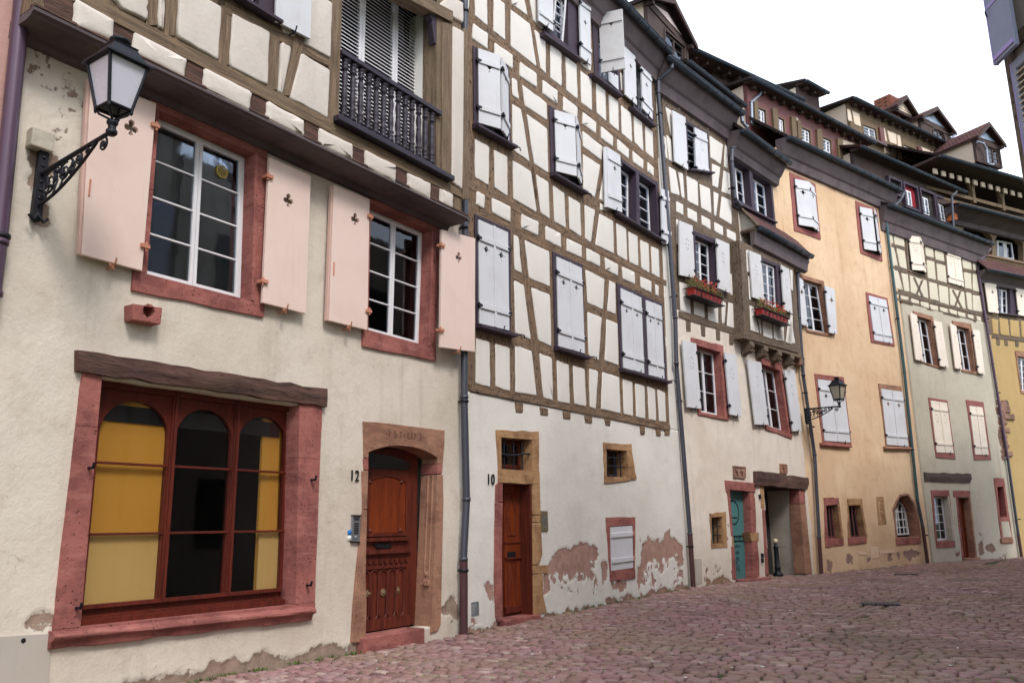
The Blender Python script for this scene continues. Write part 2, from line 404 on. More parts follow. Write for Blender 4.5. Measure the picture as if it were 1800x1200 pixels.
def paint(name,col,dirt=None,rough=.55,amt=.35,bump=.12,metal=0,spec=.35):
    m=NT(name);co=m.coord('World');dirt=dirt or dark(col,.62)
    a=m.noise(co,1.7,5,.6);b=m.noise(m.coord('World',(6,6,.6)),2.2,5,.65);f=m.noise(co,28,4,.7)
    c=m.mix(m.rng(a,.45,.72,0,amt),col,dirt);c=m.mix(m.rng(b,.56,.76,0,amt*.9),c,dirt);c=m.mix(m.rng(f,.66,.72,0,amt*1.2),c,dark(dirt,.6))
    return m.done(c,m.rng(a,.3,.7,rough-.07,rough+.12),m.bump(m.math('ADD',f,a),bump,.01),metal,spec)
def glass(name,tint=(.75,.8,.83,1),refl=1.0,fk=1.15):
    m=NT(name);g=m.n('ShaderNodeBsdfGlossy',Roughness=.03);g.inputs['Color'].default_value=(.9*refl,.93*refl,1*refl,1);t=m.n('ShaderNodeBsdfTransparent');t.inputs['Color'].default_value=tint
    fr=m.n('ShaderNodeFresnel',IOR=1.5);mxs=m.n('ShaderNodeMixShader')
    co=m.coord('World');m.l(m.bump(m.noise(co,2.1,3),.05,.02),g.inputs['Normal'])
    m.l(m.math('MULTIPLY',fr.outputs[0],fk),mxs.inputs[0]);m.l(t.outputs[0],mxs.inputs[1]);m.l(g.outputs[0],mxs.inputs[2]);m.l(mxs.outputs[0],m.out.inputs[0]);m.t.nodes.remove(m.b);return m.m
def tiles(name,c1,c2,rows=9,dk=.22):
    m=NT(name);co=m.coord('UV');br=m.n('ShaderNodeTexBrick',Scale=1);br.offset=.5
    br.inputs['Color1'].default_value=c1;br.inputs['Color2'].default_value=c2;br.inputs['Mortar'].default_value=dark(c1,dk);br.inputs['Mortar Size'].default_value=.02;br.inputs['Brick Width'].default_value=.17;br.inputs['Row Height'].default_value=.16;br.inputs['Bias'].default_value=-.1
    m.l(co,br.inputs['Vector']);w_=m.coord('World');c=m.mix(m.rng(m.noise(w_,1.6,5,.7),.4,.7,0,.7),br.outputs['Color'],dark(c2,.45));c=m.mix(m.rng(m.noise(w_,11,3),.6,.72,0,.5),c,srgb(105,105,85))
    sx=m.n('ShaderNodeSeparateXYZ');m.l(co,sx.inputs[0]);fr=m.math('FRACT',m.math('DIVIDE',sx.outputs[1],.16));h=m.math('SUBTRACT',m.math('MULTIPLY',fr,-1),m.math('MULTIPLY',br.outputs['Fac'],1))
    return m.done(c,.85,m.bump(h,.8,.03),spec=.2)
M={}
M['plaster12']=plaster('cream_plaster',srgb(216,205,190),srgb(184,166,147),srgb(160,138,122),.7,.6,.38,crk=.45)
M['plaster12up']=plaster('pale_cream_infill_plaster',srgb(212,202,192),srgb(180,168,154),None,.35,0,.3)
M['plaster10']=plaster('white_lime_plaster',srgb(223,218,209),srgb(192,182,168),srgb(176,140,126),.4,.12,.3)
M['infill10']=plaster('white_infill_plaster',srgb(223,217,209),srgb(196,187,176),None,.22,0,.22)
M['plaster8']=plaster('off_white_plaster',srgb(224,212,198),srgb(196,176,156),srgb(160,128,108),.6,.15,.35,crk=.45)
M['plaster6']=plaster('apricot_plaster',srgb(222,192,158),srgb(196,156,120),srgb(160,128,118),.85,.1,.25,crk=.45)
M['plaster4']=plaster('khaki_plaster',srgb(192,183,166),srgb(160,149,130),srgb(140,112,96),.6,.2,.3,crk=.45)
M['infill4']=plaster('greenish_cream_infill_plaster',srgb(210,201,180),srgb(186,176,154),None,.25,0,.2)
M['plaster2']=plaster('yellow_plaster',srgb(182,154,106),srgb(158,130,86),srgb(140,110,90),.5,.1,.3)
M['pink_wall']=plaster('pink_plaster',srgb(200,158,148),srgb(176,134,126),None,.4,0,.35)
M['pinkish_gable']=plaster('pinkish_gable_plaster',srgb(226,206,204),srgb(204,184,182),None,.3,0,.2)
M['gable_plaster']=plaster('attic_plaster',srgb(224,206,186),srgb(196,178,156),None,.35,0,.2)
M['oak12']=wood('weathered_oak',srgb(136,114,92),srgb(80,66,54),.8,.8,lt=srgb(112,98,78))
M['oak12v']=wood('weathered_oak_post',srgb(134,113,92),srgb(78,65,54),.8,.8,uv=False,lt=srgb(110,96,76))
M['oak10']=wood('pegged_brown_timber',srgb(146,119,93),srgb(90,72,58),1,.9,True,uv=False,lt=srgb(120,102,84))
M['oak10h']=wood('pegged_brown_rail',srgb(140,114,90),srgb(86,69,57),1,.9,True,lt=srgb(116,98,82))
M['oak8']=wood('grey_brown_timber',srgb(130,111,92),srgb(80,66,56),1,.7,True,uv=False,lt=srgb(104,90,78))
M['oak8h']=wood('grey_brown_rail',srgb(122,105,88),srgb(76,62,53),1,.7,True,lt=srgb(98,86,76))
M['oak_dark']=wood('dark_old_beam',srgb(94,66,60),srgb(48,34,34),.55,.9,lt=srgb(112,88,70),bump=.9)
M['oak_attic']=wood('dark_attic_timber',srgb(88,72,66),srgb(56,46,46),1,.6,uv=False)
M['oak_tan']=wood('tan_attic_post',srgb(126,108,84),srgb(88,72,58),1,.6,uv=False)
M['eave']=paint('dark_stained_eave_boards',srgb(98,86,88),srgb(66,58,62),.75,.6)
M['sand_red']=stone('red_sandstone',srgb(158,98,90),srgb(124,74,70),lt=srgb(178,122,112))
M['sand_pink']=stone('brown_pink_sandstone',srgb(160,120,98),srgb(128,92,76),lt=srgb(180,132,104))
M['sand_ochre']=stone('ochre_sandstone',srgb(172,134,96),srgb(134,98,70),lt=srgb(190,158,120))
M['paint_red']=paint('brick_red_painted_frame',srgb(146,86,80),srgb(112,66,64),.75,.5)
M['pink_paint']=paint('pale_pink_shutter_paint',srgb(228,203,191),srgb(204,172,156),.5,.28,.06)
M['pink_edge']=paint('pink_shutter_edge',srgb(206,170,158),None,.6,.3)
M['white_shut']=paint('cool_white_shutter_paint',srgb(208,208,211),srgb(178,173,170),.6,.3,.08)
M['grey_shut']=paint('dusty_white_shutter_paint',srgb(206,204,204),srgb(176,170,164),.65,.4,.08)
M['cream_shut']=paint('cream_shutter_paint',srgb(230,216,200),srgb(206,190,168),.6,.3,.08)
M['purple_frame']=paint('dark_plum_frame_paint',srgb(62,48,60),srgb(42,36,48),.6,.5)
M['white_sash']=paint('white_sash_paint',srgb(226,224,226),srgb(190,186,188),.45,.25,.05)
M['lead']=paint('dark_leaded_metal',srgb(58,58,66),srgb(84,78,84),.5,.5,.1,.3)
M['zinc']=paint('galvanised_pipe',srgb(150,158,170),srgb(112,118,128),.4,.4,.05,.6)
M['pipe_dark']=paint('slate_blue_downpipe',srgb(74,76,86),srgb(56,54,62),.42,.5,.08,.3,.5)
M['pipe_green']=paint('green_patina_downpipe',srgb(66,92,96),srgb(52,66,72),.45,.5,.08,.3)
M['pipe_brown']=paint('brown_cast_iron_pipe',srgb(88,58,58),srgb(62,44,48),.5,.5,.1,.2)
M['pipe_violet']=paint('violet_brown_downpipe',srgb(88,66,84),srgb(66,50,64),.35,.4,.05,.2,.5)
M['gutter']=paint('dark_blue_grey_gutter',srgb(70,78,88),srgb(52,56,66),.45,.5,.08,.4)
M['iron']=paint('black_wrought_iron',srgb(30,32,40),srgb(48,42,44),.5,.4,.1,.3)
M['iron_dark']=paint('black_iron',srgb(24,25,30),srgb(44,40,40),.55,.4,.1,.2)
M['opal']=paint('milky_lamp_glass',srgb(206,204,214),srgb(190,186,196),.25,.15,.0)
M['opal2']=paint('dusty_lamp_glass',srgb(176,166,148),srgb(150,140,124),.35,.2,.0)
M['baluster']=paint('black_plum_turned_wood',srgb(52,44,56),srgb(36,32,42),.5,.5,.1)
M['glass']=glass('window_glass');M['glass_shop']=glass('clear_shop_glass',(.97,.98,.97,1),1,.35);M['glass_blue']=glass('sky_reflecting_glass',(.6,.7,.8,1),1.2)
M['dark_in']=paint('painted_room_dark',srgb(50,47,46),None,.9,.2);M['yellow_in']=paint('ochre_yellow_room_wall',srgb(200,142,54),srgb(182,124,44),.9,.25)  # the dark grey stands in for missing light indoors
M['yellow_pale']=paint('pale_ochre_board',srgb(206,168,104),srgb(190,150,90),.9,.3)
M['hatch']=paint('grey_beige_metal_hatch',srgb(182,173,162),srgb(158,148,136),.6,.3,.05)
M['across']=paint('grey_beige_wall_across_the_street',srgb(168,158,146),srgb(130,122,112),.95,.5,.0)  # plain grey-beige wall colour with random darker patches
M['repair']=plaster('pale_repair_plaster',srgb(226,198,170),srgb(200,166,138),None,.3,0,.2)
M['curtain']=paint('grey_curtain',srgb(146,140,132),srgb(112,106,100),.9,.5);M['curtain_red']=paint('deep_red_curtain',srgb(140,30,44),srgb(100,22,34),.85,.4);M['curtain_white']=paint('white_net_curtain',srgb(190,192,200),srgb(150,150,160),.85,.3)
M['varnish']=wood('varnished_red_brown_joinery',srgb(98,42,32),srgb(66,28,24),.7,.7,uv=False,rough=.38,bump=.12,lt=srgb(104,44,32))
M['door_orange']=wood('orange_varnished_door',srgb(132,60,28),srgb(92,38,22),.6,.8,uv=False,rough=.35,bump=.1,lt=srgb(106,44,26))
M['door_dark']=wood('dark_varnished_door',srgb(108,50,36),srgb(66,28,24),.7,.8,uv=False,rough=.38,bump=.12,lt=srgb(84,38,30))
M['teal']=paint('teal_green_door_paint',srgb(76,124,124),srgb(58,100,102),.5,.3,.06)
M['maroon']=paint('maroon_window_paint',srgb(112,66,64),srgb(84,50,50),.5,.4)
M['steel']=paint('brushed_steel_plate',srgb(156,158,162),srgb(128,130,134),.35,.3,.03,.7);M['brass']=paint('bronze_panel',srgb(136,122,100),srgb(120,108,88),.4,.3,.03,.5)
M['copper']=paint('rusty_pinkish_hinge',srgb(196,134,108),srgb(150,86,60),.6,.5)
M['door_moulding_metal']=paint('dull_old_brass',srgb(126,104,78),srgb(84,66,52),.5,.5,.05,.3)
M['glass_tri']=paint('pale_gable_glazing',srgb(150,165,185),srgb(120,130,150),.1,.2,.02,.0,.8)
M['gold']=paint('brass_rosette',srgb(190,160,70),srgb(120,90,40),.35,.5,.05,.7)
M['black']=paint('matt_black',srgb(20,20,24),None,.6,.1);M['blue']=paint('blue_plastic',srgb(40,110,180),None,.4,.1);M['white_bits']=paint('white_enamel',srgb(225,222,216),None,.4,.2)
M['carve']=paint('painted_groove_shade',srgb(92,62,52),None,.9,.2)  # brown stands in for the shade inside the carved letters
M['planter']=paint('red_plastic_planter',srgb(172,52,44),srgb(132,40,38),.45,.3);M['flower']=paint('orange_red_petals',srgb(222,98,66),srgb(196,64,60),.7,.6);M['leaf']=paint('dry_olive_leaves',srgb(120,112,70),srgb(90,88,50),.8,.6)
M['moss']=paint('green_moss',srgb(84,104,44),srgb(60,80,34),.95,.6)
M['orange']=paint('orange_painted_board',srgb(206,110,58),None,.6,.3);M['ball']=paint('cream_painted_ball',srgb(228,212,176),None,.35,.15)
M['concrete']=plaster('bare_grey_stucco',srgb(190,180,164),srgb(128,122,106),None,.8,0,.4)
M['brickr']=tiles('orange_brick',srgb(150,92,72),srgb(130,80,64));M['tile_red']=tiles('red_brown_roof_tiles',srgb(120,78,74),srgb(90,64,64));M['tile_dark']=tiles('weathered_roof_tiles',srgb(96,78,74),srgb(74,62,62))
M['rubble']=stone('rough_rubble_stone',srgb(150,116,100),srgb(108,84,76),.6)
M['lilac']=paint('lilac_grey_shutter_paint',srgb(146,150,172),srgb(120,124,148),.5,.3);M['lilac_edge']=paint('violet_shutter_edge',srgb(176,160,214),None,.5,.2)
# ------------------------------------------------------------------ shared builders
def pxw(F,s,d=0):
    return F.uv(s,d)
def stone_frame(root,F,outer,inner,mat,dout=.03,dback=-.3,name='window',joints=(.33,.3),bevel=.01,rough=.012):
    """four-sided stone surround of lintel, jambs and sill blocks with open joints"""
    b=MB();O,I=outer,inner;g=.004
    J=lambda p:(p[0]+random.uniform(-rough,rough),p[1]+random.uniform(-rough,rough))
    def nrough(a,c,n=5):return [a]+[J(lerp(a,c,k/n)) for k in range(1,n)]+[c]
    zt=I[0][1];zt2=I[1][1]
    # lintel
    b.prism(F,[ (O[0][0],I[0][1])]+nrough(O[0],O[1])+[(O[1][0],I[1][1])]+[I[1],I[0]],dout,dback)
    b.prism(F,[I[3],I[2],(O[2][0],I[2][1])]+nrough(O[2],O[3])+[(O[3][0],I[3][1])],dout+.004,dback)
    for side,jt in ((0,joints[0]),(1,joints[1])):
        ot,ob=(O[0],O[3]) if side==0 else (O[1],O[2]);it,ib=(I[0],I[3]) if side==0 else (I[1],I[2])
        o1=(ot[0],it[1]-g);o2=(ob[0],ib[1]+g)
        i1=(it[0],it[1]-g);i2=(ib[0],ib[1]+g)
        om=lerp(o1,o2,jt);im=lerp(i1,i2,jt);gm=g/max(.1,abs(o1[1]-o2[1]))
        om2=lerp(o1,o2,jt+gm);im2=lerp(i1,i2,jt+gm)
        b.prism(F,nrough(o1,om,3)+[im,i1],dout-.002,dback);b.prism(F,nrough(om2,o2,4)+[i2,im2],dout-.003,dback)
    return b.build(name,mat,root,bevel)
def flat_frame(root,F,outer,inner,mat,dout=.03,dback=-.2,name='window',bevel=.006):
    b=MB();b.prism(F,outer,dout,dback,[inner]);return b.build(name,mat,root,bevel)
def sash(par,F,q,d,rows=4,leaves=2,cols=1,mat=None,fw=.05,mw=.022,glassm=None,back='dark_in',backd=.55,name='sash'):
    """casement: frame, leaves, glazing bars; pane and what hangs behind as further sub-parts"""
    mat=mat or M['white_sash'];b=MB();W,H=qsize(q)
    b.prism(F,q,d+.01,d-.05,[insetq(q,fw*.7)])
    qq=insetq(q,fw*.7+.004)
    for L in range(leaves):
        s0=L/leaves;s1=(L+1)/leaves;lq=subq(qq,s0+.002,s1-.002,0,1);iq=insetq(lq,fw*.8,fw*.8,fw*.8,fw)
        b.prism(F,lq,d+.028,d-.02,[iq]);iw,ih=qsize(iq)
        for r in range(1,rows):
            t=r/rows;h=mw/ih/2;b.prism(F,subq(iq,0,1,t-h,t+h),d+.02,d-.01)
        for c in range(1,cols):
            t=c/cols;h=mw/iw/2;b.prism(F,subq(iq,t-h,t+h,0,1),d+.018,d-.008)
    sobj=b.build(name,mat,par,.004)
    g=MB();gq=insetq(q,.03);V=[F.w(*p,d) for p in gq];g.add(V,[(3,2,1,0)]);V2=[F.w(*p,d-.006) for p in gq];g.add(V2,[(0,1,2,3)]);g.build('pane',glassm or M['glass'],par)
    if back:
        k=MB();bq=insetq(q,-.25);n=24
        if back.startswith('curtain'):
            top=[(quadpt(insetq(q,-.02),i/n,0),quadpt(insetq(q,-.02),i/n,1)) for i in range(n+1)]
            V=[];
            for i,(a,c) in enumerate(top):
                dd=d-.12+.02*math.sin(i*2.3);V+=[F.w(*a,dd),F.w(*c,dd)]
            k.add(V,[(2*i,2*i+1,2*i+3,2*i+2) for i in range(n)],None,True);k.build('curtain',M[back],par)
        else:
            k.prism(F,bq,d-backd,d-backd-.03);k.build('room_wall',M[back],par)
    return sobj
def circ(c,r,n=10,sx=1):return [(c[0]+sx*r*math.cos(2*math.pi*k/n),c[1]+r*math.sin(2*math.pi*k/n)) for k in range(n)]
def emblem(kind,c,s):
    u,z=c
    if kind=='club':
        r=.27*s
        pts=[]
        for k in range(8):
            a=math.radians(-38+k*256/7);pts.append((u+r*math.cos(a),z+.42*s+r*math.sin(a)))
        for k in range(8):
            a=math.radians(62+k*236/7);pts.append((u-.34*s+r*math.cos(a),z-.05*s+r*math.sin(a)))
        pts+=[(u-.07*s,z-.2*s),(u-.2*s,z-.62*s),(u+.2*s,z-.62*s),(u+.07*s,z-.2*s)]
        for k in range(8):
            a=math.radians(242+k*236/7);pts.append((u+.34*s+r*math.cos(a),z-.05*s+r*math.sin(a)))
        return [pts]
    if kind=='cross':
        s*=1.6;a=.21*s;return [[(u,z+.42*s),(u+a,z+a),(u+.38*s,z),(u+a,z-a),(u,z-.42*s),(u-a,z-a),(u-.38*s,z),(u-a,z+a)]]+[circ((u+x*s,z+y*s),.085*s,6) for x,y in((0,.58),(0,-.58),(.52,0),(-.52,0))]
    if kind=='dots':
        return [circ((u+.5*s*math.cos(math.radians(a)),z+.95*s*math.sin(math.radians(a))),.13*s,6) for a in range(0,360,45)]
    return []
def leaf(par,F,q,d,kind=None,mat=None,th=.04,battens=True,ec=(.5,.2),es=.11,cover=None,hinges=None,side='l',edge=None,name='shutter',catch=True,bt=(.17,.8)):
    b=MB();W,H=qsize(q);c=quadpt(q,*ec);holes=emblem(kind,c,es)
    b.prism(F,q,d+th,d,holes)
    if battens:
        for t in bt:
            hh=.045/H;bq=subq(q,.02,.98,t-hh,t+hh);b.prism(F,bq,d+th+.028,d+th-.003)
    if cover is not None:
        cw=.03/W;b.prism(F,subq(q,cover-cw,cover+cw,.0,1),d+th+.02,d+th-.002)
    o=b.build(name,mat or M['white_shut'],par,.005)
    hm=MB();
    if hinges:
        for t in bt if battens else (.14,.86):
            s=0 if side=='l' else 1
            p=quadpt(q,s,t);sg=-1 if side=='l' else 1
            hm.box(F,p[0]-.05,p[0]+.05,p[1]-.022,p[1]+.022,d-.02,d+th+.034);hm.tube([F.w(p[0]+sg*.02,p[1]-.05,d+th+.01),F.w(p[0]+sg*.02,p[1]+.05,d+th+.01)],.016,8)
        hm.build('hinge',M[hinges],o)
    if catch:
        k=MB();p=quadpt(q,.5,1.0);k.tube([F.w(p[0],p[1]-.04,d-.1),F.w(p[0],p[1]-.04,d+th+.03),F.w(p[0]+.01,p[1]+.05,d+th+.045)],.011,6);k.tube([F.w(p[0],p[1]-.07,d+th+.02),F.w(p[0]-.05,p[1]-.03,d+th+.03)],.014,6)
        k.build('catch',M['copper'] if hinges=='copper' else M['iron'],o)
    return o
def leafrot(par,F,hu,zt,zb,w,theta,side,d,kind=None,mat=None,**kw):
    """leaf hinged at u=hu swung theta degrees off the wall; side 'r': hinge right edge, leaf extends left"""
    P=F.P+F.U*hu+F.N*d;az=math.degrees(math.atan2(F.U[1],F.U[0]))
    if side=='r':
        F2=Fac((P[0],P[1]),az+theta);q=[(-w,zt),(0,zt),(0,zb),(-w,zb)]   # u negative runs left and outwards
    else:
        F2=Fac((P[0],P[1]),az-theta);q=[(0,zt),(w,zt),(w,zb),(0,zb)]
    return leaf(par,F2,q,0,kind,mat,**kw)
def pair(par,F,q,d,kind='cross',mat=None,edge=None,split=.5,**kw):
    """closed pair of shutter leaves in quad q"""
    e=kw.pop('ec',(.5,.2))
    leaf(par,F,subq(q,0,split-.004,0,1),d,kind,mat,ec=e,catch=False,hinges='iron',side='l',**kw)
    leaf(par,F,subq(q,split+.004,1,0,1),d+.002,kind,mat,ec=e,cover=.015,catch=True,hinges='iron',side='r',**kw)
def timber(b,F,s,w,d1,d0=-.05,w2=None):
    """s = 'tile x1 y1 x2 y2', w = width in tile units"""
    t=s.split()[0];ox,oy,k=TILES[t];P=Q(s);(x1,y1),(x2,y2)=P[0],P[1];w=w/k;w2=w if w2 is None else w2/k
    if abs(x2-x1)>abs(y2-y1):q=[(x1,y1-w/2),(x2,y2-w2/2),(x2,y2+w2/2),(x1,y1+w/2)]
    else:q=[(x1-w/2,y1),(x2-w2/2,y2),(x2+w2/2,y2),(x1+w/2,y1)]
    b.prism_grain(F,F.uv(q,d1),d1,d0)
def rail(b,F,s,d1,d0=-.05,n=4):
    """horizontal beam given as TL,TR,BR,BL, slightly uneven"""
    q=F.uv(s,d1);b.prism_grain(F,q,d1,d0)
def panels(name,F,strs,mat,root,d=0,**kw):
    b=MB()
    for s in strs:
        for part in s.split(';'):
            part=part.strip()
            if part:
                q=F.uv(part,d)
                b_=b;b_.pillow(OffF(F,d),q,**kw)
    return b.build(name,mat,root)
def OffF(F,d):
    f=Fac((F.P[0]+F.N[0]*d,F.P[1]+F.N[1]*d),math.degrees(math.atan2(F.U[1],F.U[0])));return f
def halfpipe(b,F,u0,u1,z0,z1,d,r=.085):
    prof=[(d+r*math.cos(a),r*math.sin(a)) for a in [math.pi+math.pi*k/8 for k in range(9)]]+[(d+(r-.012)*math.cos(a),(r-.012)*math.sin(a)) for a in [2*math.pi-math.pi*k/8 for k in range(9)]]
    n=max(1,int(abs(u1-u0)/1.0))
    b.sweep(F,prof,u0,u1,z0,z1,True,True)
    b.tube([F.w(u0,z0,d+r),F.w(u1,z1,d+r)],.016,6)
    for k in range(n*2+1):
        t=(k+.3)/(n*2+1);u=u0+(u1-u0)*t;z=z0+(z1-z0)*t
        b.sweep(F,[(d+(r+.012)*math.cos(a),(r+.012)*math.sin(a)) for a in [math.pi+math.pi*j/8 for j in range(9)]]+[(d+r,.02),(d-r,.02)],u-.012,u+.012,z,z,True)
    for u,z in((u0,z0),(u1,z1)):
        b.prism(F,[(u-.004,z),(u+.004,z),(u+.004,z-r*.8),(u-.004,z-r*.8)],d+r*.7,d-r*.7)
def eave(root,F,pl,pr,d,dw,drop=.45,r=.085,cl='tile_dark',pitch=50,run=3.0,rafters=False,fas=None,ext=(0,0),soffit='eave'):
    """gutter line pl->pr (image points at distance d), boarded soffit down to the wall plane dw, roof slope behind"""
    (u0,z0),(u1,z1)=F.uv([pl,pr],d);u0-=ext[0];u1+=ext[1];zz=(z0+z1)/2;z0=z1=zz
    g=MB();halfpipe(g,F,u0,u1,z0,z1,d,r);g.build('gutter',M['gutter'],root)
    s=MB();s.sweep(F,[(d-r*.9,.05),(d-r*.9,-.03),(dw+.22,-drop*.55),(dw+.16,-drop*.62),(dw+.1,-drop*.95),(dw-.02,-drop),(dw-.02,.08)],u0+.02,u1-.02,zz,zz)
    if rafters:
        n=int((u1-u0)/.55)
        for k in range(n):
            u=u0+.3+k*.55;s.prism(F,[(u,zz-.02),(u+.11,zz-.02),(u+.11,zz-.15),(u,zz-.15)],d-r-.04,dw-.05)
    s.build('soffit',M[soffit],root)
    t=math.tan(math.radians(pitch));rf=MB();L=run/math.cos(math.radians(pitch))
    V=[F.w(u0,zz+.07,d-.02),F.w(u1,zz+.07,d-.02),F.w(u1,zz+.07+run*t,d-run),F.w(u0,zz+.07+run*t,d-run)];V+=[v-np.array([0,0,.12]) for v in V]
    rf.add(V,[(0,1,2,3),(7,6,5,4),(0,4,5,1),(1,5,6,2),(2,6,7,3),(3,7,4,0)],[[(u0,0),(u1,0),(u1,L),(u0,L)]]+[[(0,0)]*4]+[[(u0,0),(u0,.1),(u1,.1),(u1,0)]]+[[(0,0)]*4]*3)
    rf.build('roof',M[cl],root)
    return u0,u1,zz
def shell(root,F,u0,u1,z1,mat,depth=8,d0=-.3,floors=(3.4,6.8,10.2)):
    """side and back walls and upper floors so the house is a closed, unlit volume"""
    b=MB()
    b.box(F,u0+.01,u0+.25,-.2,z1,-depth,d0-.001);b.box(F,u1-.25,u1-.01,-.2,z1,-depth,d0-.001);b.box(F,u0+.26,u1-.26,-.2,z1,-depth,-depth+.25);b.box(F,u0+.26,u1-.26,z1-.2,z1-.01,-depth+.26,d0)
    b.build('side_wall',mat,root)
    f=MB()
    for z in floors:
        if z<z1-1:f.box(F,u0+.26,u1-.26,z,z+.2,-depth+.26,d0)
    f.box(F,u0+.27,u1-.27,0,z1-.3,-3.2,-3.1);f.build('partition',M['dark_in'],root)  # dark board added across the inside so openings look unlit
def downpipe(root,F,pts,d,r=.05,mat='pipe_dark',foot=None,name='downpipe',collars=(),lower=None,split=None):
    """pts: image points top->bottom at distance d (last may be the foot)"""
    q=F.uv(pts,d);b=MB();W=[F.w(u,z,d) for u,z in q]
    b.tube(W,r,10)
    for t in collars:
        p=lerp(W[-2],W[-1],t);b.lathe(p,[(r+.002,-.03),(r+.014,-.03),(r+.014,.03),(r+.002,.03)],12)
        b.obox(p+np.array([0,0,-.0])-F.N*.05,F.U*.012,F.N*.07,(0,0,.012))
    return b.build(name,M[mat],root),W
def text_obj(name,txt,F,u,z,d,size,mat,parent,ext=.006,sq=1,italic=0,spacing=1.0,dark=None):
    cu=bpy.data.curves.new(name,'FONT');cu.body=txt;cu.size=size;cu.extrude=ext;cu.align_x='CENTER';cu.align_y='CENTER';cu.space_character=spacing;cu.shear=italic
    o=bpy.data.objects.new(name+'_src',cu);sc.collection.objects.link(o);dg=bpy.context.evaluated_depsgraph_get();me=bpy.data.meshes.new_from_object(o.evaluated_get(dg));bpy.data.objects.remove(o)
    V=np.array([v.co[:] for v in me.vertices]);L=np.array(rootloc(parent)) if parent is not None else np.zeros(3)
    base=F.w(u,z,d)
    for i,v in enumerate(me.vertices):
        p=base+F.U*V[i,0]*sq+np.array([0,0,V[i,1]])+F.N*V[i,2]-L;v.co=p
    me.name=name;me.materials.clear();me.materials.append(mat);n=bpy.data.objects.new(name,me);sc.collection.objects.link(n);n.parent=parent;return n
def hook(b,F,p,d=.03):
    u,z=p;b.tube([F.w(u,z,d),F.w(u,z,d+.12),F.w(u+.1,z,d+.14),F.w(u+.12,z-.06,d+.14)],.012,6)
# ================================================================== house number 12
D12=.45
h12=thing('half_timbered_house','cream plastered house number 12 with arched shop window and pale pink shutters',"house",F12.w(-3.6,0,0),'houses along the curved street')
w1o=F12.uv('a 795 478, b 212 768, d 190 622, c 694 480',.03);w1i=F12.uv('a 840 580, b 142 812, d 120 535, c 775 395',.03)
w2o=F12.uv('d 745 -5, d 1118 130, d 1098 852, d 712 775',.03);w2i=F12.uv('d 755 20, d 1075 165, d 1055 775, d 742 690',.03)
# shop window opening and door opening (front plane)
sho=F12.uv('c 443 905, d 500 1090, f 410 850, e 250 985',.04);shi=F12.uv('c 540 920, f 335 -50, f 320 832, e 378 938',.04)
shi[1]=(F12.uv1(527,706,.04)[0],shi[0][1]);
dol=F12.uv('x 638 740, x 783 757, x 771 1108, x 619 1130',.03)
arch=F12.uv('x 621 1128, x 640 1050, x 648 900, x 648 795, x 662 788, x 683 784, x 705 783, x 728 787, x 750 795, x 770 805, x 773 830, x 772 900, x 766 1000, x 760 1100',.03)
base=[F12.uv1(*p)[1] for p in ((30,1230),(811,1113))]
poly=[(-7.9,-.15),(.06,-.15),(.06,6.9),(-7.9,6.9)]
wear=[F12.uv('e 128 905, e 205 880, e 285 900, e 280 960, e 130 950'),F12.uv('f 1000 830, f 1050 810, f 1085 870, f 1085 920, f 1040 900, f 1000 870'),
  F12.uv('e 560 1190, e 700 1160, e 820 1150, e 900 1145, e 1000 1100, e 1080 1105, e 1200 1085, e 1200 1300, e 500 1300'),F12.uv('f 0 1090, f 100 1085, f 200 1065, f 300 1065, f 420 1040, f 580 1020, f 640 1020, f 640 1200, f 0 1300')]
door_hole=[p for p in F12.uv('x 640 1150, x 655 1050, x 660 800, x 690 792, x 720 794, x 750 805, x 760 830, x 755 1000, x 745 1130')]
_r=random.Random(12)
for _ in range(46):
    x,y=_r.choice([(75,75),(90,110),(100,150),(130,170),(140,190),(112,215),(60,130),(135,140)]);x+=_r.gauss(0,13);y+=_r.gauss(0,16);sx,sy=_r.uniform(1,3.4),_r.uniform(1.5,4.5)
    wear.append(F12.uv([(x,y-sy),(x+sx,y),(x+.4*sx,y+sy),(x-sx,y+.3*sy)]))
wear+=[F12.uv('x 48 275, x 62 262, x 95 268, x 92 300, x 66 350, x 56 330'),F12.uv('x 50 378, x 80 370, x 86 392, x 70 408, x 52 400')]
wallgrid('wall',F12,0,poly,M['plaster12'],h12,holes=[insetq(w1o,.04),insetq(w2o,.04),insetq(sho,.05),insetq(F12.uv('x 640 745, x 781 762, x 770 1100, x 622 1160',.0),.05)],res=.03,wear=wear,und=.012,seed=5,thick=.28)
shell(h12,F12,-7.85,.0,11.5,M['plaster12'])
# ---- upper windows with sashes
for k,(O,I,lab,rd) in enumerate(((w1o,w1i,'wide red sandstone window frame beside the lantern',.17),(w2o,w2i,None,.17))):
    wn=stone_frame(h12,F12,O,I,M['sand_red'],.035,-.33,joints=(.5,.35))
    sash(wn,F12,I,-rd,rows=4,leaves=2,fw=.055,back='curtain')
    mo=MB();mq=I;   # moulded inner edge of the right jamb and lintel
    W,H=qsize(I);mo.prism(F12,[I[1],(I[1][0]+.05,I[1][1]),(I[2][0]+.05,I[2][1]),I[2]],.055,.03);mo.build('moulding',M['sand_red'],wn,.008)
    if k==0:
        c=Q('a 1172 905')[0];u,z=F12.uv1(*c,-rd+.02);r=MB();n=10
        r.prism(F12,circ((u,z),.085,20),-rd+.02,-rd+.008,[circ((u,z),.07,20)])
        for a in range(10):
            t=math.pi*2*a/10;r.prism(F12,[(u,z),(u+.07*math.cos(t-.12),z+.07*math.sin(t-.12)),(u+.075*math.cos(t+.12),z+.075*math.sin(t+.12))],-rd+.016,-rd+.01)
        r.build('ventilator',M['gold'],wn)
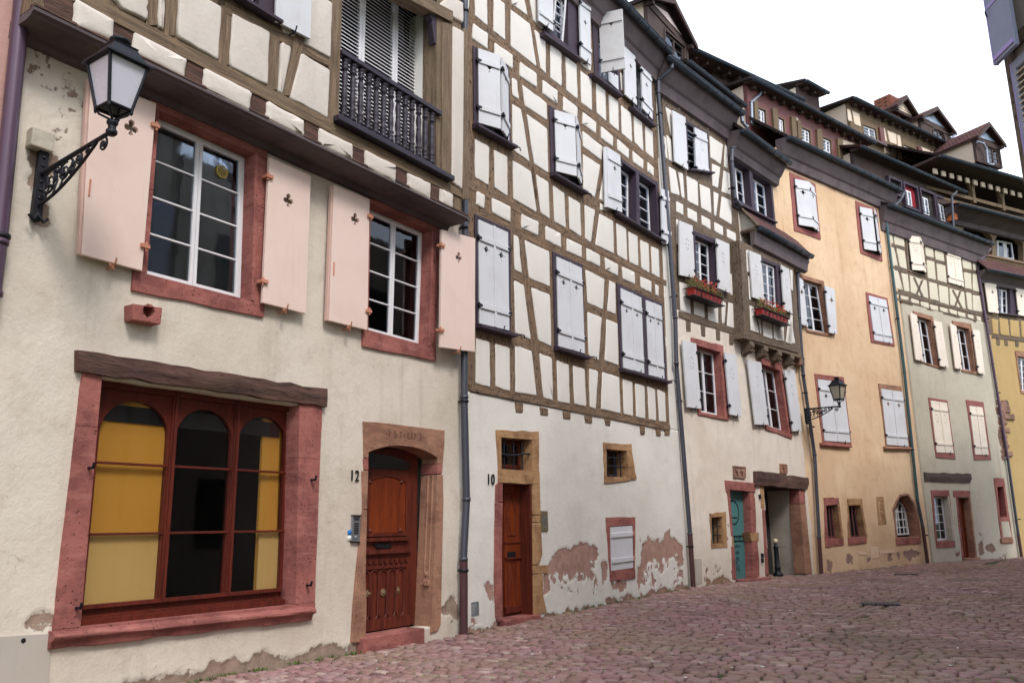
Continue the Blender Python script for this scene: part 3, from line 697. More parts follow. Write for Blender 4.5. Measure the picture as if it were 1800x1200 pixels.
# ---- pink shutters, open flat
def pink(q,side):leaf(h12,F12,q,.075,'club',M['pink_paint'],.045,False,ec=(.5,.2),es=.15,hinges='copper',side='r' if side=='l' else 'l')
for s,sd_,ec in (('a 480 420, a 825 545, c 750 378, c 432 292','l',(.64,.2)),('b 222 828, b 440 925, d 415 604, d 185 545','r',(.48,.25)),('b 562 975, b 750 1050, d 738 690, d 537 640','l',(.6,.2)),('d 1130 160, d 1307 207, d 1305 805, d 1124 780','r',(.5,.21))):
    dS=.19 if '1130' in s else .075;q=F12.uv(s,dS+.045);o=leaf(h12,F12,q,dS,'club',M['pink_paint'],.045,False,ec=ec,es=.135,hinges='copper',side='r' if sd_=='l' else 'l')
    e=MB();W,H=qsize(q)
    if sd_=='l':
        e.prism(F12,subq(q,-.045,-.003,0,1),.105,.05);e.build('edge_moulding',M['pink_edge'],o,.006)
        lt=MB();p=quadpt(q,.06,.62);lt.box(F12,p[0]-.006,p[0]+.006,p[1]-.09,p[1]+.09,.12,.135);lt.build('latch',M['copper'],o)
# ---- shop window
sw=stone_frame(h12,F12,[(sho[0][0],sho[0][1]),(sho[1][0],sho[0][1]),(sho[2][0],sho[2][1]),(sho[3][0],sho[3][1]-.02)],shi,M['sand_red'],.04,-.42,name='shop_window',joints=(.22,.28),rough=.006)
sd2=MB();q=F12.uv('e 250 958, f 410 838, f 412 905, e 245 1045',.1);sl=[lerp(q[0],q[1],k/14) for k in range(15)];sb=[lerp(q[3],q[2],k/14) for k in range(15)]
dz=lambda k:random.uniform(-.012,.012)
V=[];
for k in range(15):
    t,bm=sl[k],sb[k];h=t[1]-bm[1]
    pr=[(.0,t[1]+.0),(.09+dz(k),t[1]-.01+dz(k)),(.125+dz(k),t[1]-.05+dz(k)),(.12+dz(k),t[1]-h*.45),(.07,t[1]-h*.6),(.05,bm[1]+dz(k)),(-.05,bm[1])]
    V+=[F12.w(t[0],z,d) for d,z in pr]
n=7;sd2.add(V,[(a*n+i,(a+1)*n+i,(a+1)*n+i+1,a*n+i+1) for a in range(14) for i in range(n-1)],None,False);sd2.add([V[i] for i in range(n)],[tuple(range(n))]);sd2.add(V[-n:],[tuple(reversed(range(n)))])
sd2.build('sill',M['sand_red'],sw,.01)
# wooden arcade frame in the opening
dW=-.2;fq=F12.uv([(178,664),(527,712),(512,1060),(141,1101)],dW)
fu0=F12.uv1(141,1090,dW)[0];fu0=min(fu0,shi[3][0])-.02;fu1=shi[1][0]-.0;ft=shi[0][1]+.02;fb=(shi[2][1]+shi[3][1])/2
archs=[]
def ARC(uL,uR,zb,zs,n=14):
    r=(uR-uL)/2;return [(uL,zb),(uR,zb)]+[(uR-r+r*math.cos(math.pi*k/n),zs+r*.92*math.sin(math.pi*k/n)) for k in range(0,n+1)]
cols=[]
for xl,xr,y in ((173,289,870),(301,402,880),(412,502,880)):
    cols.append((F12.uv1(xl,y,dW)[0],F12.uv1(xr,y,dW)[0]))
cols[0]=(cols[0][0]-.05,cols[0][1])
zb0=F12.uv1(300,1050,dW)[1];tops=[F12.uv1(x,y,dW)[1] for x,y in ((235,704),(355,719),(455,731))];ztop_=sum(tops)/3
fr=MB();hs_=[]
for (ul,ur) in cols:
    r=(ur-ul)/2;hs_.append(ARC(ul,ur,zb0,ztop_-r*.92))
fr.prism(F12,[(fu0,fb+.0),(fu1,fb),(fu1,ft),(fu0,ft)],dW,dW-.07,hs_)
# posts, bottom rails and beads
for u in [cols[0][1]*.5+cols[1][0]*.5,cols[1][1]*.5+cols[2][0]*.5]:
    fr.box(F12,u-.035,u+.035,zb0-.02,ft-.02,dW-.02,dW+.035);fr.box(F12,u-.018,u+.018,zb0-.02,ft-.02,dW+.03,dW+.055)
fr.box(F12,fu0,fu1,zb0-.035,zb0+.005,dW-.02,dW+.05);fr.box(F12,fu0,fu1,fb+.01,zb0-.1,dW-.02,dW+.07);fr.box(F12,fu0,fu1,fb,fb+.06,dW-.02,dW+.12);fr.box(F12,fu0,fu1,ft-.12,ft-.02,dW-.02,dW+.04)
frame=fr.build('arcade_frame',M['varnish'],sw,.006)
tr=MB()
zt1=[F12.uv1(*p,dW)[1] for p in ((230,816),(350,822),(455,827))];zt2=[F12.uv1(*p,dW)[1] for p in ((220,938.5),(345,935),(455,933))]
for (ul,ur) in cols:
    for z in (sum(zt1)/3,sum(zt2)/3):tr.box(F12,ul-.01,ur+.01,z-.013,z+.013,dW-.03,dW+.012)
tr.build('glazing_bar',M['varnish'],sw,.004)
for (ul,ur),hp in zip(cols,hs_):
    g=MB();g.prism(F12,[(ul-.02,zb0-.01),(ur+.02,zb0-.01),(ur+.02,ztop_+.02),(ul-.02,ztop_+.02)],dW-.035,dW-.041);g.build('pane',M['glass_shop'],sw)
# shop room: yellow walls, dark beam, dark opening beyond
rm=MB();ur0,ur1=fu0-.1,fu1+.15-1.2;zr0,zr1=.15,ft+.45
ux=F12.uv1(292,870,-.27)[0]
rm.prism(F12,[(ur0-.3,zr0),(ux,zr0),(ux,zr1),(ur0-.3,zr1)],-.27,-.31)
uy=F12.uv1(457,870,-.27)[0];rm.prism(F12,[(uy,zr0),(ur1+1.2,zr0),(ur1+1.2,zr1),(uy,zr1)],-.27,-.31);rm.box(F12,ur0-.3,ur1+1.2,ft+.06,ft+.18,-.31,-.25)
rm.build('room_wall',M['yellow_in'],sw)
rm=MB();zl3=sum(zt2)/3
for a_0,a_1 in ((ur0-.2,ux),(uy,ur1+1.2)):rm.box(F12,a_0,a_1,zr0,zl3,-.262,-.25)
rm.build('room_wall',M['yellow_pale'],sw)
bm_=MB();zq=F12.uv1(230,722,-.26)[1];bm_.box(F12,ur0,uy+.25,zq-.13,zq+.05,-.268,-.252);bm_.build('room_beam',M['black'],sw)
lb=MB();lq=F12.uv('x 139 612, x 577 684, x 576 713, x 139 652',.09)
def rough_beam(b,F,q,d1,d0,n=16,a=.018):
    top=[lerp(q[0],q[1],k/n) for k in range(n+1)];bot=[lerp(q[3],q[2],k/n) for k in range(n+1)];off=random.random()*9
    V=[];uvs=[]
    for k in range(n+1):
        j=lambda:random.uniform(-a,a)
        V+=[F.w(top[k][0],top[k][1]+j(),d0),F.w(top[k][0],top[k][1]+j(),d1+j()*.5-.02),F.w(top[k][0],top[k][1]*.5+bot[k][1]*.5+j(),d1+j()*.6),F.w(bot[k][0],bot[k][1]+j(),d1+j()*.5-.015),F.w(bot[k][0],bot[k][1]+j(),d0)]
    fs=[]
    for k in range(n):
        for i in range(4):
            fs.append((k*5+i,k*5+i+1,(k+1)*5+i+1,(k+1)*5+i));x0,x1=top[k][0],top[k+1][0];uvs.append([(off+x0,i*.1),(off+x0,i*.1+.1),(off+x1,i*.1+.1),(off+x1,i*.1)])
    fs.append(tuple(range(5)));uvs.append([(0,0)]*5);fs.append(tuple(reversed(range(n*5,n*5+5))));uvs.append([(0,0)]*5)
    b.add(V,fs,uvs)
rough_beam(lb,F12,lq,.09,-.3);lb.build('lintel_beam',M['oak_dark'],h12)
pn=MB()
for x,y in ((157,822),(135,1068),(548,843),(540,1028)):
    u,z=F12.uv1(x,y,.05);pn.tube([F12.w(u,z,.03),F12.w(u,z,.12),F12.w(u,z+.05,.13)],.016,6)
pn.build('iron_pin',M['iron'],sw)
# red sandstone block with spout hole under the window
bk=MB();bq=F12.uv('c 700 550, c 858 572, c 848 660, c 700 636',.16);cc=quadpt(bq,.55,.3)
bk.prism(F12,bq,.16,-.02,[circ(cc,.07,10)]);bk.prism(F12,bq,-.02+.03,-.03);bk.build('spout_block',M['sand_red'],h12,.012)
# ---- door 12
dr=MB();jt=F12.uv('x 639 741, x 782 758, x 781 815, x 773 818',.03)
ar_in=F12.uv('C 85 545, C 240 485, C 430 440, C 640 430, C 850 450, C 1050 510, C 1200 580, C 1300 650',.03)
dr.prism(F12,F12.uv('C -10 5, C 230 15, C 600 60, C 1000 110, C 1420 160, C 1415 400, C 1390 745, C 1300 745',.03)+list(reversed(ar_in))+F12.uv('C 80 660, C 0 640',.03),.03,-.3)
ring2=F12.uv('C 85 660, C 300 610, C 480 600, C 640 620, C 820 680, C 960 740, C 1240 745, C 1240 690, C 1100 640, C 900 570, C 700 530, C 400 530, C 200 560, C 85 600',-.07)
for dd,k in ():
    ar2=[(u+.0,z-.06) for u,z in ar_in];dr.prism(F12,[(u,z+.1) for u,z in ar2]+list(reversed([(u,z) for u,z in ar2])),-.05,-.3)
door=dr.build('doorway',M['sand_pink'],h12,.008)
jb=MB();jb.prism(F12,F12.uv('C 1295 750, C 1390 750, C 1372 925, C 1290 925',.028),.028,-.3);jb.prism(F12,F12.uv('C -10 660, C 80 660, C 80 860, C 5 860',.028),.028,-.3);jb.build('springer_stone',M['sand_red'],door,.008)
jr=MB();R0=F12.uv('x 744 833, x 776 833, x 773 1100, x 757 1108, x 745 1106, x 740 950',.03)
uI=F12.uv1(770,950,.0)[0]
inner_u=F12.uv1(757,900,.03)[0]
jr.prism(F12,F12.uv('x 769 834, x 779 834, x 780 880, x 775 1098, x 770 1108, x 758 1112',.03),.03,-.3)
u_=F12.uv1(752,900,.03)[0]
for dz_ in (-.06,-.15):
    jr.tube([F12.w(*F12.uv1(769,836,.03),dz_),F12.w(*F12.uv1(762,1030,.03),dz_)],.02,8)
for xx in (761,768):
    a=F12.uv([(xx,834),(xx-1,1040)],.045);0 and jr.prism(F12,[(a[0][0]-.018,a[0][1]),(a[0][0]+.018,a[0][1]),(a[1][0]+.018,a[1][1]),(a[1][0]-.018,a[1][1])],.055,.02)
jr.prism(F12,F12.uv('x 637 827, x 648 827, x 646 895, x 638 895',.029),.029,-.3);jr.prism(F12,F12.uv('x 638 896, x 646 896, x 643 1020, x 645 1060, x 643 1128, x 618 1130, x 622 1070, x 628 1000',.031),.031,-.3)
jr.build('jamb',M['sand_pink'],door,.012)
nb=MB();p=F12.uv1(749,1008,-.12);nb.lathe(F12.w(*p,-.14),[(.03,0),(.045,.03),(.03,.06)],10,F12.N);p=F12.uv1(754,1024,-.08);nb.obox(F12.w(p[0],p[1],-.08),F12.U*.07,F12.N*.05,(0,0,.04));nb.build('carved_knob',M['sand_pink'],door,.01)
st=MB();sq_=F12.uv('x 640 1112, x 740 1100, x 742 1117, x 640 1137',.1)
st.box(F12,sq_[0][0],F12.uv1(747,1105,.1)[0],-.05,.19,-.45,.1);st.build('doorstep',M['sand_red'],door,.015)
text_obj('carved_date','·1 S·7=857 3·',F12,*F12.uv1(712.5,765.5,.032),.032,.135,M['carve'],door,.0012,1.0,spacing=1.15)
dl=MB();dd=-.3;leafq=F12.uv('x 640 830, x 737 830, x 733 1100, x 640 1110',dd);lu0=leafq[0][0]-.15;lu1=F12.uv1(733,950,dd)[0];lz0=.2;lz1=ar_in[3][1]-.02
def rect(u0,u1,z0,z1):return [(u0,z0),(u1,z0),(u1,z1),(u0,z1)]
ul0=F12.uv1(640,900,dd)[0]
pw0,pw1=F12.uv1(646,900,dd)[0],F12.uv1(711,900,dd)[0];pz1=F12.uv1(680,838,dd)[1];pz0=F12.uv1(680,936,dd)[1]
fz=[F12.uv1(680,y,dd)[1] for y in (766,850,930)]
farc=[(pw0-.05,fz[0]-.62+.2)]
dl.prism(F12,[(lu0,lz0),(lu1,lz0),(lu1,lz1),(lu0,lz1)],dd,dd-.06)
dl.build('door',M['door_dark'],door)
up=MB();a_=[(pw0,pz0),(pw1,pz0),(pw1,pz1-.07)]+[(pw1+(pw0-pw1)*k/8,pz1-.07+.08*math.sin(math.pi*k/8)) for k in range(1,8)]+[(pw0,pz1-.07)]
up.prism(F12,a_,dd+.012,dd-.01);up.build('door_panel',M['door_orange'],door,.004)
ra=MB();
def ringp(b,F,pts,wd,d1,d0):
    c=np.mean(np.array(pts),axis=0);W,H=max(p[0] for p in pts)-min(p[0] for p in pts),max(p[1] for p in pts)-min(p[1] for p in pts)
    o=[(c[0]+(p[0]-c[0])*(1+2*wd/W),c[1]+(p[1]-c[1])*(1+2*wd/H)) for p in pts];b.prism(F,o,d1,d0,[pts])
ringp(ra,F12,a_,.03,dd+.03,dd-.005)
for x,y in ((651,847),(706,847),(651,933),(704,932)):
    u,z=F12.uv1(x,y,dd+.02);ra.lathe(F12.w(u,z,dd),[(.03,0),(.03,.025),(.012,.04)],12,F12.N)
# ledges
for y0,y1,x0,x1 in ((944,950,640,716),(965,972,640,720)):
    z0_,z1_=F12.uv1(680,y1,dd)[1],F12.uv1(680,y0,dd)[1];ra.box(F12,lu0,F12.uv1(x1,y0,dd)[0],z0_,z1_,dd-.01,dd+.06)
# lower panel: gothic mouldings, rosettes
lx=[F12.uv1(x,1000,dd)[0] for x in (649,662,677,689,702,713)]
zA,zB=F12.uv1(680,1000,dd)[1],F12.uv1(680,1085,dd)[1]
ra.box(F12,lu0,lx[-1],F12.uv1(680,998,dd)[1],F12.uv1(680,993,dd)[1],dd,dd+.03)
for i in range(-1,5):
    uc=lx[0]+(lx[-1]-lx[0])*(i+.5)/4.2;hw=(lx[-1]-lx[0])/4.2/2*.86
    pts=[(uc-hw,zB+hw),(uc-hw,zA-hw)]+[(uc-hw*math.cos(math.pi*k/8),zA-hw+hw*math.sin(math.pi*k/8)) for k in range(1,8)]+[(uc+hw,zA-hw),(uc+hw,zB+hw)]+[(uc+hw*math.cos(math.pi*k/8),zB+hw-hw*math.sin(math.pi*k/8)) for k in range(1,8)]
    if uc+hw<lx[-1]+.04:ra.tube([F12.w(*p,dd+.012) for p in pts+[pts[0]]],.012,6)
for i in range(-1,8):
    uc=lx[0]+(lx[-1]-lx[0])*i/7;zz=F12.uv1(680,986,dd)[1];ra.tube([F12.w(uc-.035,zz+.03,dd+.01),F12.w(uc-.02,zz-.02,dd+.015),F12.w(uc+.02,zz-.02,dd+.015),F12.w(uc+.035,zz+.03,dd+.01)],.011,6)
zlb=F12.uv1(680,1112,dd)[1];ra.box(F12,lu0,lx[-1]+.02,.21,.36,dd-.01,dd+.07)
ra.build('door_moulding',M['door_dark'],door,.003)
rs=MB()
for x,y in ((649,1043),(675,1041),(700,1037)):
    u,z=F12.uv1(x,y,dd+.02);rs.lathe(F12.w(u,z,dd),[(.055,0),(.055,.01),(.045,.018),(.034,.012),(.022,.025),(.01,.034)],14,F12.N)
rs.build('rosette',M['door_moulding_metal'],door)
fl=MB();zt_=F12.uv1(680,803,dd)[1];zl_=F12.uv1(680,824,dd)[1]
a2=[(pw0-.1,zl_),(pw1+.1-.05,zl_),(pw1+.1,zl_+.06)]+[(pw1+.08+(pw0-pw1-.2)*k/8,zl_+.08+.13*math.sin(math.pi*(.12+.5*k/8))) for k in range(0,9)]
fl.prism(F12,a2,dd+.012,dd-.002);fl.build('fanlight',M['glass_blue'],door)
fk=MB();fk.prism(F12,a2,dd+.004,dd-.004);fk.build('fanlight_backing',M['black'],door)
ls=MB();u,z=F12.uv1(674,958.5,dd+.01);ls.prism(F12,[(u-.19,z),(u-.13,z+.035),(u+.13,z+.035),(u+.19,z),(u+.13,z-.035),(u-.13,z-.035)],dd+.02,dd-.002);ls.build('letter_slot',M['black'],door,.004)
# number and wall bits
text_obj('house_number','12',F12,*F12.uv1(623.5,836.5,.02),.02,.21,M['black'],h12,.008,.75,spacing=1.25)
vg=MB();vq=F12.uv('c 176 690',.05)
# junction box and old wall box
jbx=MB();u,z=F12.uv1(72,247,.08);jbx.box(F12,u-.11,u+.11,z-.1,z+.1,0,.13);jbx.build('junction_box',M['concrete'],h12,.015)
ub=MB();uq=F12.uv('x -40 1120, x 90 1112, x 83 1230, x -40 1240',.012);ub.prism(F12,uq,.022,-.02);hb_=ub.build('meter_hatch',M['hatch'],h12,.006)
sc_=MB();u,z=F12.uv1(41,1125,.022);sc_.lathe(F12.w(u,z,.02),[(.022,0),(.022,.006),(.008,.007)],12,F12.N);sc_.build('screw',M['black'],hb_)
# ---- jettied timber storey
fu0_,fu1_=F12.uv1(66,20,D12)[0]-.05,F12.uv1(812,380,D12)[0]
zp=F12.uv1(77,25,D12)[1]
tb=MB();lo=F12.uv('b 593 640, b 1105 240',D12)
log_u0,log_u1=F12.uv1(598,150,D12)[0],F12.uv1(768,230,D12)[0];log_z0=F12.uv1(600,215,D12)[1]
backing=MB();backing.prism(F12,[(fu0_,zp),(fu1_,zp),(fu1_,11.4),(fu0_,11.4)],D12-.012,D12-.3,[[(log_u0,log_z0),(log_u1,log_z0),(log_u1,10.2),(log_u0,10.2)],F12.uv('a 1290 -110, b 245 -20, b 240 90, a 1290 0',D12-.012)])
tf=backing.build('timber_frame',M['oak12v'],h12)
F_=OffF(F12,D12)
rail(tb,F12,'a 430 -52, b 560 640, b 545 700, a 385 5',D12+.02,D12-.2)
zz0,zz1=F12.uv1(590,226,D12)[1],F12.uv1(600,215,D12)[1]
rail(tb,F12,'b 545 640, b 1230 1000, b 1240 1045, b 470 680',D12+.012,D12-.2)
timber(tb,F12,'b -10 40 545 325',62,D12+.012,D12-.2)
timber(tb,F12,'a 810 0 808 135',72,D12+.006,D12-.2);timber(tb,F12,'a 905 -10 897 190',60,D12+.008,D12-.2);timber(tb,F12,'a 1192 30 1180 345',66,D12+.008,D12-.2)
timber(tb,F12,'b 250 90 235 475',62,D12+.01,D12-.2);timber(tb,F12,'b 392 150 300 505',62,D12+.016,D12-.2);timber(tb,F12,'b 572 -30 558 640',58,D12+.014,D12-.2);timber(tb,F12,'b 1160 120 1155 950',52,D12+.015,D12-.2)
timber(tb,F12,'b 700 -170 1190 90',60,D12+.05,D12-.2);timber(tb,F12,'b 1255 150 1255 1050',30,D12+.0,D12-.2)
tb.build('timber_rails',M['oak12'],h12,.006)
# bottom moulded plate and dark soffit
pl=MB();pl.sweep(F12,[(D12+.035,.02),(D12+.035,-.02),(D12+.0,-.035),(D12-.02,-.06),(D12-.1,-.08),(.1,-.08),(.06,-.14),(-.02,-.15),(-.02,.02)],fu0_+.0,fu1_+.12,zp);pl.build('jetty_soffit',M['eave'],h12)
pt=MB();pt.sweep(F12,[(D12+.04,.05),(D12+.045,.022),(D12-.05,.022),(D12-.05,.05)],fu0_,fu1_+.13,zp);pt.build('jetty_lath',M['oak_dark'],h12)
je=MB()
for s in ('a 590 120 695 180 690 300 583 240','a 980 320 1070 365 1060 485 965 425','b 122 495 202 535 198 640 112 600','b 400 640 480 685 478 775 396 735','b 655 768 720 797 718 890 652 855','b 884 880 946 912 943 1000 880 965','b 1067 970 1118 995 1115 1075 1063 1058','a 210 -60 382 5 378 145 230 70'):
    q=F12.uv(s,D12-.04);je.prism_grain(F12,q,D12+.002,D12-.2)
je.build('joist_ends',M['oak_dark'],h12,.006)
panels('plaster_infill',F12,['a 390 -5 595 108 588 228 380 148;a 705 170 980 312 966 428 690 292;a 1075 360 1320 488 1310 602 1065 478;b 205 533 400 640 396 737 199 642;b 480 678 656 764 653 857 478 777;b 722 795 883 873 879 972 720 890;b 947 913 1066 968 1063 1062 944 1002;b 1118 993 1184 1028 1181 1107 1114 1077'],M['plaster12up'],h12,D12,base=-.02,h=.05,r=.03,ins=(.008,.03,.07),hs=(.5,.85,1),jit=.005)
panels('plaster_infill',F12,['a 560 -60 770 -20 772 112 640 45;a 835 -40 862 -40 858 158 834 142;a 945 -80 1160 40 1143 320 935 196;b 24 76 216 172 203 450 8 352;b 283 228 330 255 281 500 264 482;b 385 285 531 372 522 626 326 520;b 450 -40 545 20 536 308 400 234;b 290 128 355 162 350 198 286 168;b 1184 143 1240 172 1232 1000 1176 958;b 1165 -15 1237 20 1237 122 1100 45'],M['plaster12up'],h12,D12,base=-.02,h=.03,r=.035)
# window at the top with open white shutter
wn=flat_frame(h12,F12,F12.uv('a 1270 -130, b 250 -40, b 245 100, a 1270 -5',D12+.03),F12.uv('a 1310 -110, b 170 -30, b 165 48, a 1310 10',D12+.03),M['purple_frame'],D12+.03,D12-.25)
sash(wn,F12,F12.uv('a 1310 -110, b 170 -30, b 165 48, a 1310 10',D12+.0),D12-.1,rows=2,back='dark_in',glassm=M['glass_blue'])
s_=MB();s_.sweep(F12,[(D12,0),(D12+.14,-.02),(D12+.14,-.06),(D12,-.06)],F12.uv1(370,-20,D12)[0],F12.uv1(486,37,D12)[0],F12.uv1(440,12,D12)[1]);s_.build('sill',M['purple_frame'],wn)
leaf(h12,F12,F12.uv('b 262 -120, b 447 -60, b 438 206, b 256 112',D12+.1),D12+.06,None,M['white_shut'],.04,False,catch=True)
# ---- loggia: white louvres, turned balusters
lg=MB();lb0,lb1=log_u0,log_u1
ld=D12-.5
lg.box(F12,lb1-.001,lb1+.05,log_z0,10.2,ld-.1,D12-.31);lg.box(F12,lb0-.05,lb0+.001,log_z0,10.2,ld-.1,D12-.31);lo_=lg.build('loggia',M['white_bits'],h12)
lv=MB();xs=[(598,634),(636,691),(691,737)]
uu=[F12.uv1(x,120,ld)[0] for x in (598,633,692,742)];uu[0]=lb0-.1
ztl=F12.uv1(700,15,ld)[1]
for a,c in zip(uu[:-1],uu[1:]):
    fw=.06;lv.prism(F12,rect(a+.004,c-.004,log_z0,ztl+.25),ld+.03,ld-.03,[rect(a+fw,c-fw,log_z0+.1,ztl+.15)])
    z=log_z0+.12
    while z<ztl+.15:
        V=[F12.w(a+fw,z,ld+.03),F12.w(c-fw,z,ld+.03),F12.w(c-fw,z+.05,ld-.02),F12.w(a+fw,z+.05,ld-.02)];V+=[v+np.array([0,0,.012]) for v in V]
        lv.add(V,[(0,1,2,3),(7,6,5,4),(0,4,5,1),(2,6,7,3),(1,5,6,2),(3,7,4,0)]);z+=.062
lv.build('louvred_shutter',M['white_sash'],lo_)
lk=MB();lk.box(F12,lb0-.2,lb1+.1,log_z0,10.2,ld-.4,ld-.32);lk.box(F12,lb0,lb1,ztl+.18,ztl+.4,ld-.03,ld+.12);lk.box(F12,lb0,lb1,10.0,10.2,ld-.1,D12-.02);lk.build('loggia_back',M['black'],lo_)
rl=MB();zh=F12.uv1(690,150,D12)[1];hr=F12.uv('b 598 272, b 1125 602',D12+.02);zh=(hr[0][1]+hr[1][1])/2
rl.box(F12,lb0-.03,lb1+.06,zh-.045,zh+.03,D12-.06,D12+.06);rl.box(F12,lb0-.12,lb1+.3,log_z0-.06,log_z0+.02,D12-.06,D12+.13);rl.box(F12,lb0,lb1,log_z0+.03,log_z0+.1,D12-.05,D12+.03)
rl.build('handrail',M['baluster'],lo_,.008)
H=zh-.05-(log_z0+.1)
prof=[(.052,0),(.052,.06),(.036,.075),(.05,.1),(.05,.12),(.03,.135),(.055,.17),(.055,.19),(.032,.21),(.046,.3),(.05,.36),(.04,.48),(.036,.5),(.044,.52),(.036,.54),(.05,.66),(.046,.72),(.03,.8),(.055,.82),(.055,.84),(.03,.86),(.05,.89),(.05,.91),(.036,.93),(.052,.945),(.052,1)]
for k in range(13):
    u=lb0+.02+(lb1-lb0-.02)*(k+.45)/13.2;b=MB();b.lathe(F12.w(u,log_z0+.1,D12-.01),[(r*.92,h*H) for r,h in prof],10);b.build('baluster',M['baluster'],lo_)
bc=MB();zb_=F12.uv1(770,28,D12)[1];zc_=F12.uv1(770,78,D12)[1];u=lb1-.06
bp=[(u+.1,zb_+.3),(u-.25,zb_+.3),(u-.22,zb_+.1),(u-.12,zb_),(u-.12,zb_-.08),(u-.04,zb_-.14),(u-.05,zb_-.22),(u+.02,zc_),(u+.1,zc_)]
bc.prism(F12,bp,D12-.02,D12-.14);bc.build('bracket',M['purple_frame'],lo_,.008)
# downpipe between 12 and 10
def pipe_multi(root,F,pts,d,r,mats,collar_at=()):
    W=[F.w(*F.uv1(p[0],p[1],p[2] if len(p)>2 else d),p[2] if len(p)>2 else d) for p in pts]
    for i,mt in enumerate(mats):
        b=MB();b.tube(W[i:i+2],r*(1 if i%2==0 else 1.0),12)
        p=W[i+1];b.lathe(p,[(r+.001,-.0),(r+.012,0),(r+.012,.05),(r+.001,.05)],12);b.build('downpipe',M[mt],root)
    b=MB()
    for t in collar_at:
        u,z=F.uv1(*t,d);b.lathe(F.w(u,z,d),[(r+.001,-.02),(r+.014,-.02),(r+.014,.02),(r+.001,.02)],12);b.obox(F.w(u,z,d-.07),F.U*.015,F.N*.08,(0,0,.014))
    b.build('pipe_clamp',M['iron'],root)
pipe_multi(h12,F10,[(817,-140),(817.5,390),(816,700),(820,880),(814.5,985)],.12,.058,['pipe_dark','pipe_dark','pipe_dark','pipe_dark'],[(817,214),(817,20),(816,400),(816,705)])
pipe_multi(h12,F10,[(815,984),(815,1118)],.12,.064,['pipe_brown'],[(815,1002)])
gr=F12
# ================================================================== house number 10
h10=thing('half_timbered_house','tall white house number 10 with a dense brown timber grid and orange wooden door',"house",F10.w(4.4,0,0),'houses along the curved street')
plate=F10.uv('i 128 -12, i 1086 182, i 1086 208, i 128 18',.02)
uR=F10.uv1(1193,740,0)[0];zP=min(plate[2][1],plate[3][1])
d10o=F10.uv('i 246 458, i 462 458, i 470 700, i 445 860, i 490 1085, i 440 1090, i 250 1130',.02)
wbo=F10.uv('i 765 265, i 900 272, i 925 440, i 772 460',.02);wbi=F10.uv('i 780 296, i 878 306, i 886 434, i 782 428',.02)
tro=F10.uv('i 252 205, i 456 212, i 460 462, i 262 458',.02);tri=F10.uv('i 276 240, i 424 252, i 425 402, i 278 392',.02)
shu=F10.uv('i 778 625, i 918 622, i 920 915, i 800 930',.02);shi_=F10.uv('i 798 668, i 908 660, i 912 868, i 803 884',.02)
wear=[F10.uv('i 472 1000, i 480 880, i 500 830, i 560 770, i 600 760, i 640 775, i 665 745, i 720 760, i 750 800, i 748 840, i 700 860, i 715 900, i 660 900, i 600 915, i 560 925, i 545 880, i 510 900, i 500 985, i 480 990'),
 F10.uv('i 765 850, i 790 850, i 792 925, i 765 925'),F10.uv('i 812 925, i 875 925, i 875 975, i 815 970'),
 F10.uv('i 935 950, i 930 900, i 955 800, i 945 740, i 1000 720, i 1050 730, i 1080 695, i 1130 740, i 1150 775, i 1150 830, i 1110 815, i 1060 830, i 1055 905, i 1035 900, i 1035 830, i 1000 840, i 960 870, i 950 940'),
 F10.uv('i 190 950, i 215 935, i 243 950, i 243 1020, i 205 1015, i 205 980'),F10.uv('i 120 1120, i 165 1118, i 140 1150, i 118 1150')]
_r=random.Random(4)
for k in range(90):
    x,y=(_r.uniform(500,755),_r.uniform(850,985)) if k%2 else (_r.uniform(935,1155),_r.uniform(830,965));sx,sy=_r.uniform(3,10),_r.uniform(5,20)*(1 if y<930 else .5)
    wear.append(F10.uv([(780+(x+a)/2.7273,680+(y+b_)/2.7273) for a,b_ in ((0,-sy),(sx,0),(sx*.3,sy),(-sx,sy*.3))]))
wear.append([(.1,-.2),(8.7,-.2),(8.7,.165),(6,.11),(3,.06),(.1,.03)])
wallgrid('wall',F10,0,[(-.02,-.2),(uR,-.2),(uR,zP+.03),(-.02,zP+.0)],M['plaster10'],h10,holes=[insetq(wbo,.05),insetq(tro,.05),insetq(shu,.05),F10.uv('i 262 455, i 455 455, i 450 1150, i 262 1150')],res=.035,wear=wear,und=.012,seed=21)
UE=F10.uv1(1158,120,0)[0]
# strip of plaster at the right edge of the timbered part
zE=14.2
wallgrid('wall',F10,0,[(plate[1][0]-.02,zP+.02),(uR,zP+.02),(uR,zE),(F10.uv1(1154,110,0)[0]-.1,zE)],M['plaster10'],h10,res=.06,seed=4)
shell(h10,F10,.0,uR,zE,M['plaster10'],floors=(3.7,6.9,10.2))
wins=['g 560 -20, g 985 300, g 985 300, g 560 -20']
bk=MB()
TL=F10.uv('g 130 -300')[0]
oq=lambda s:F10.uv(s,.03)
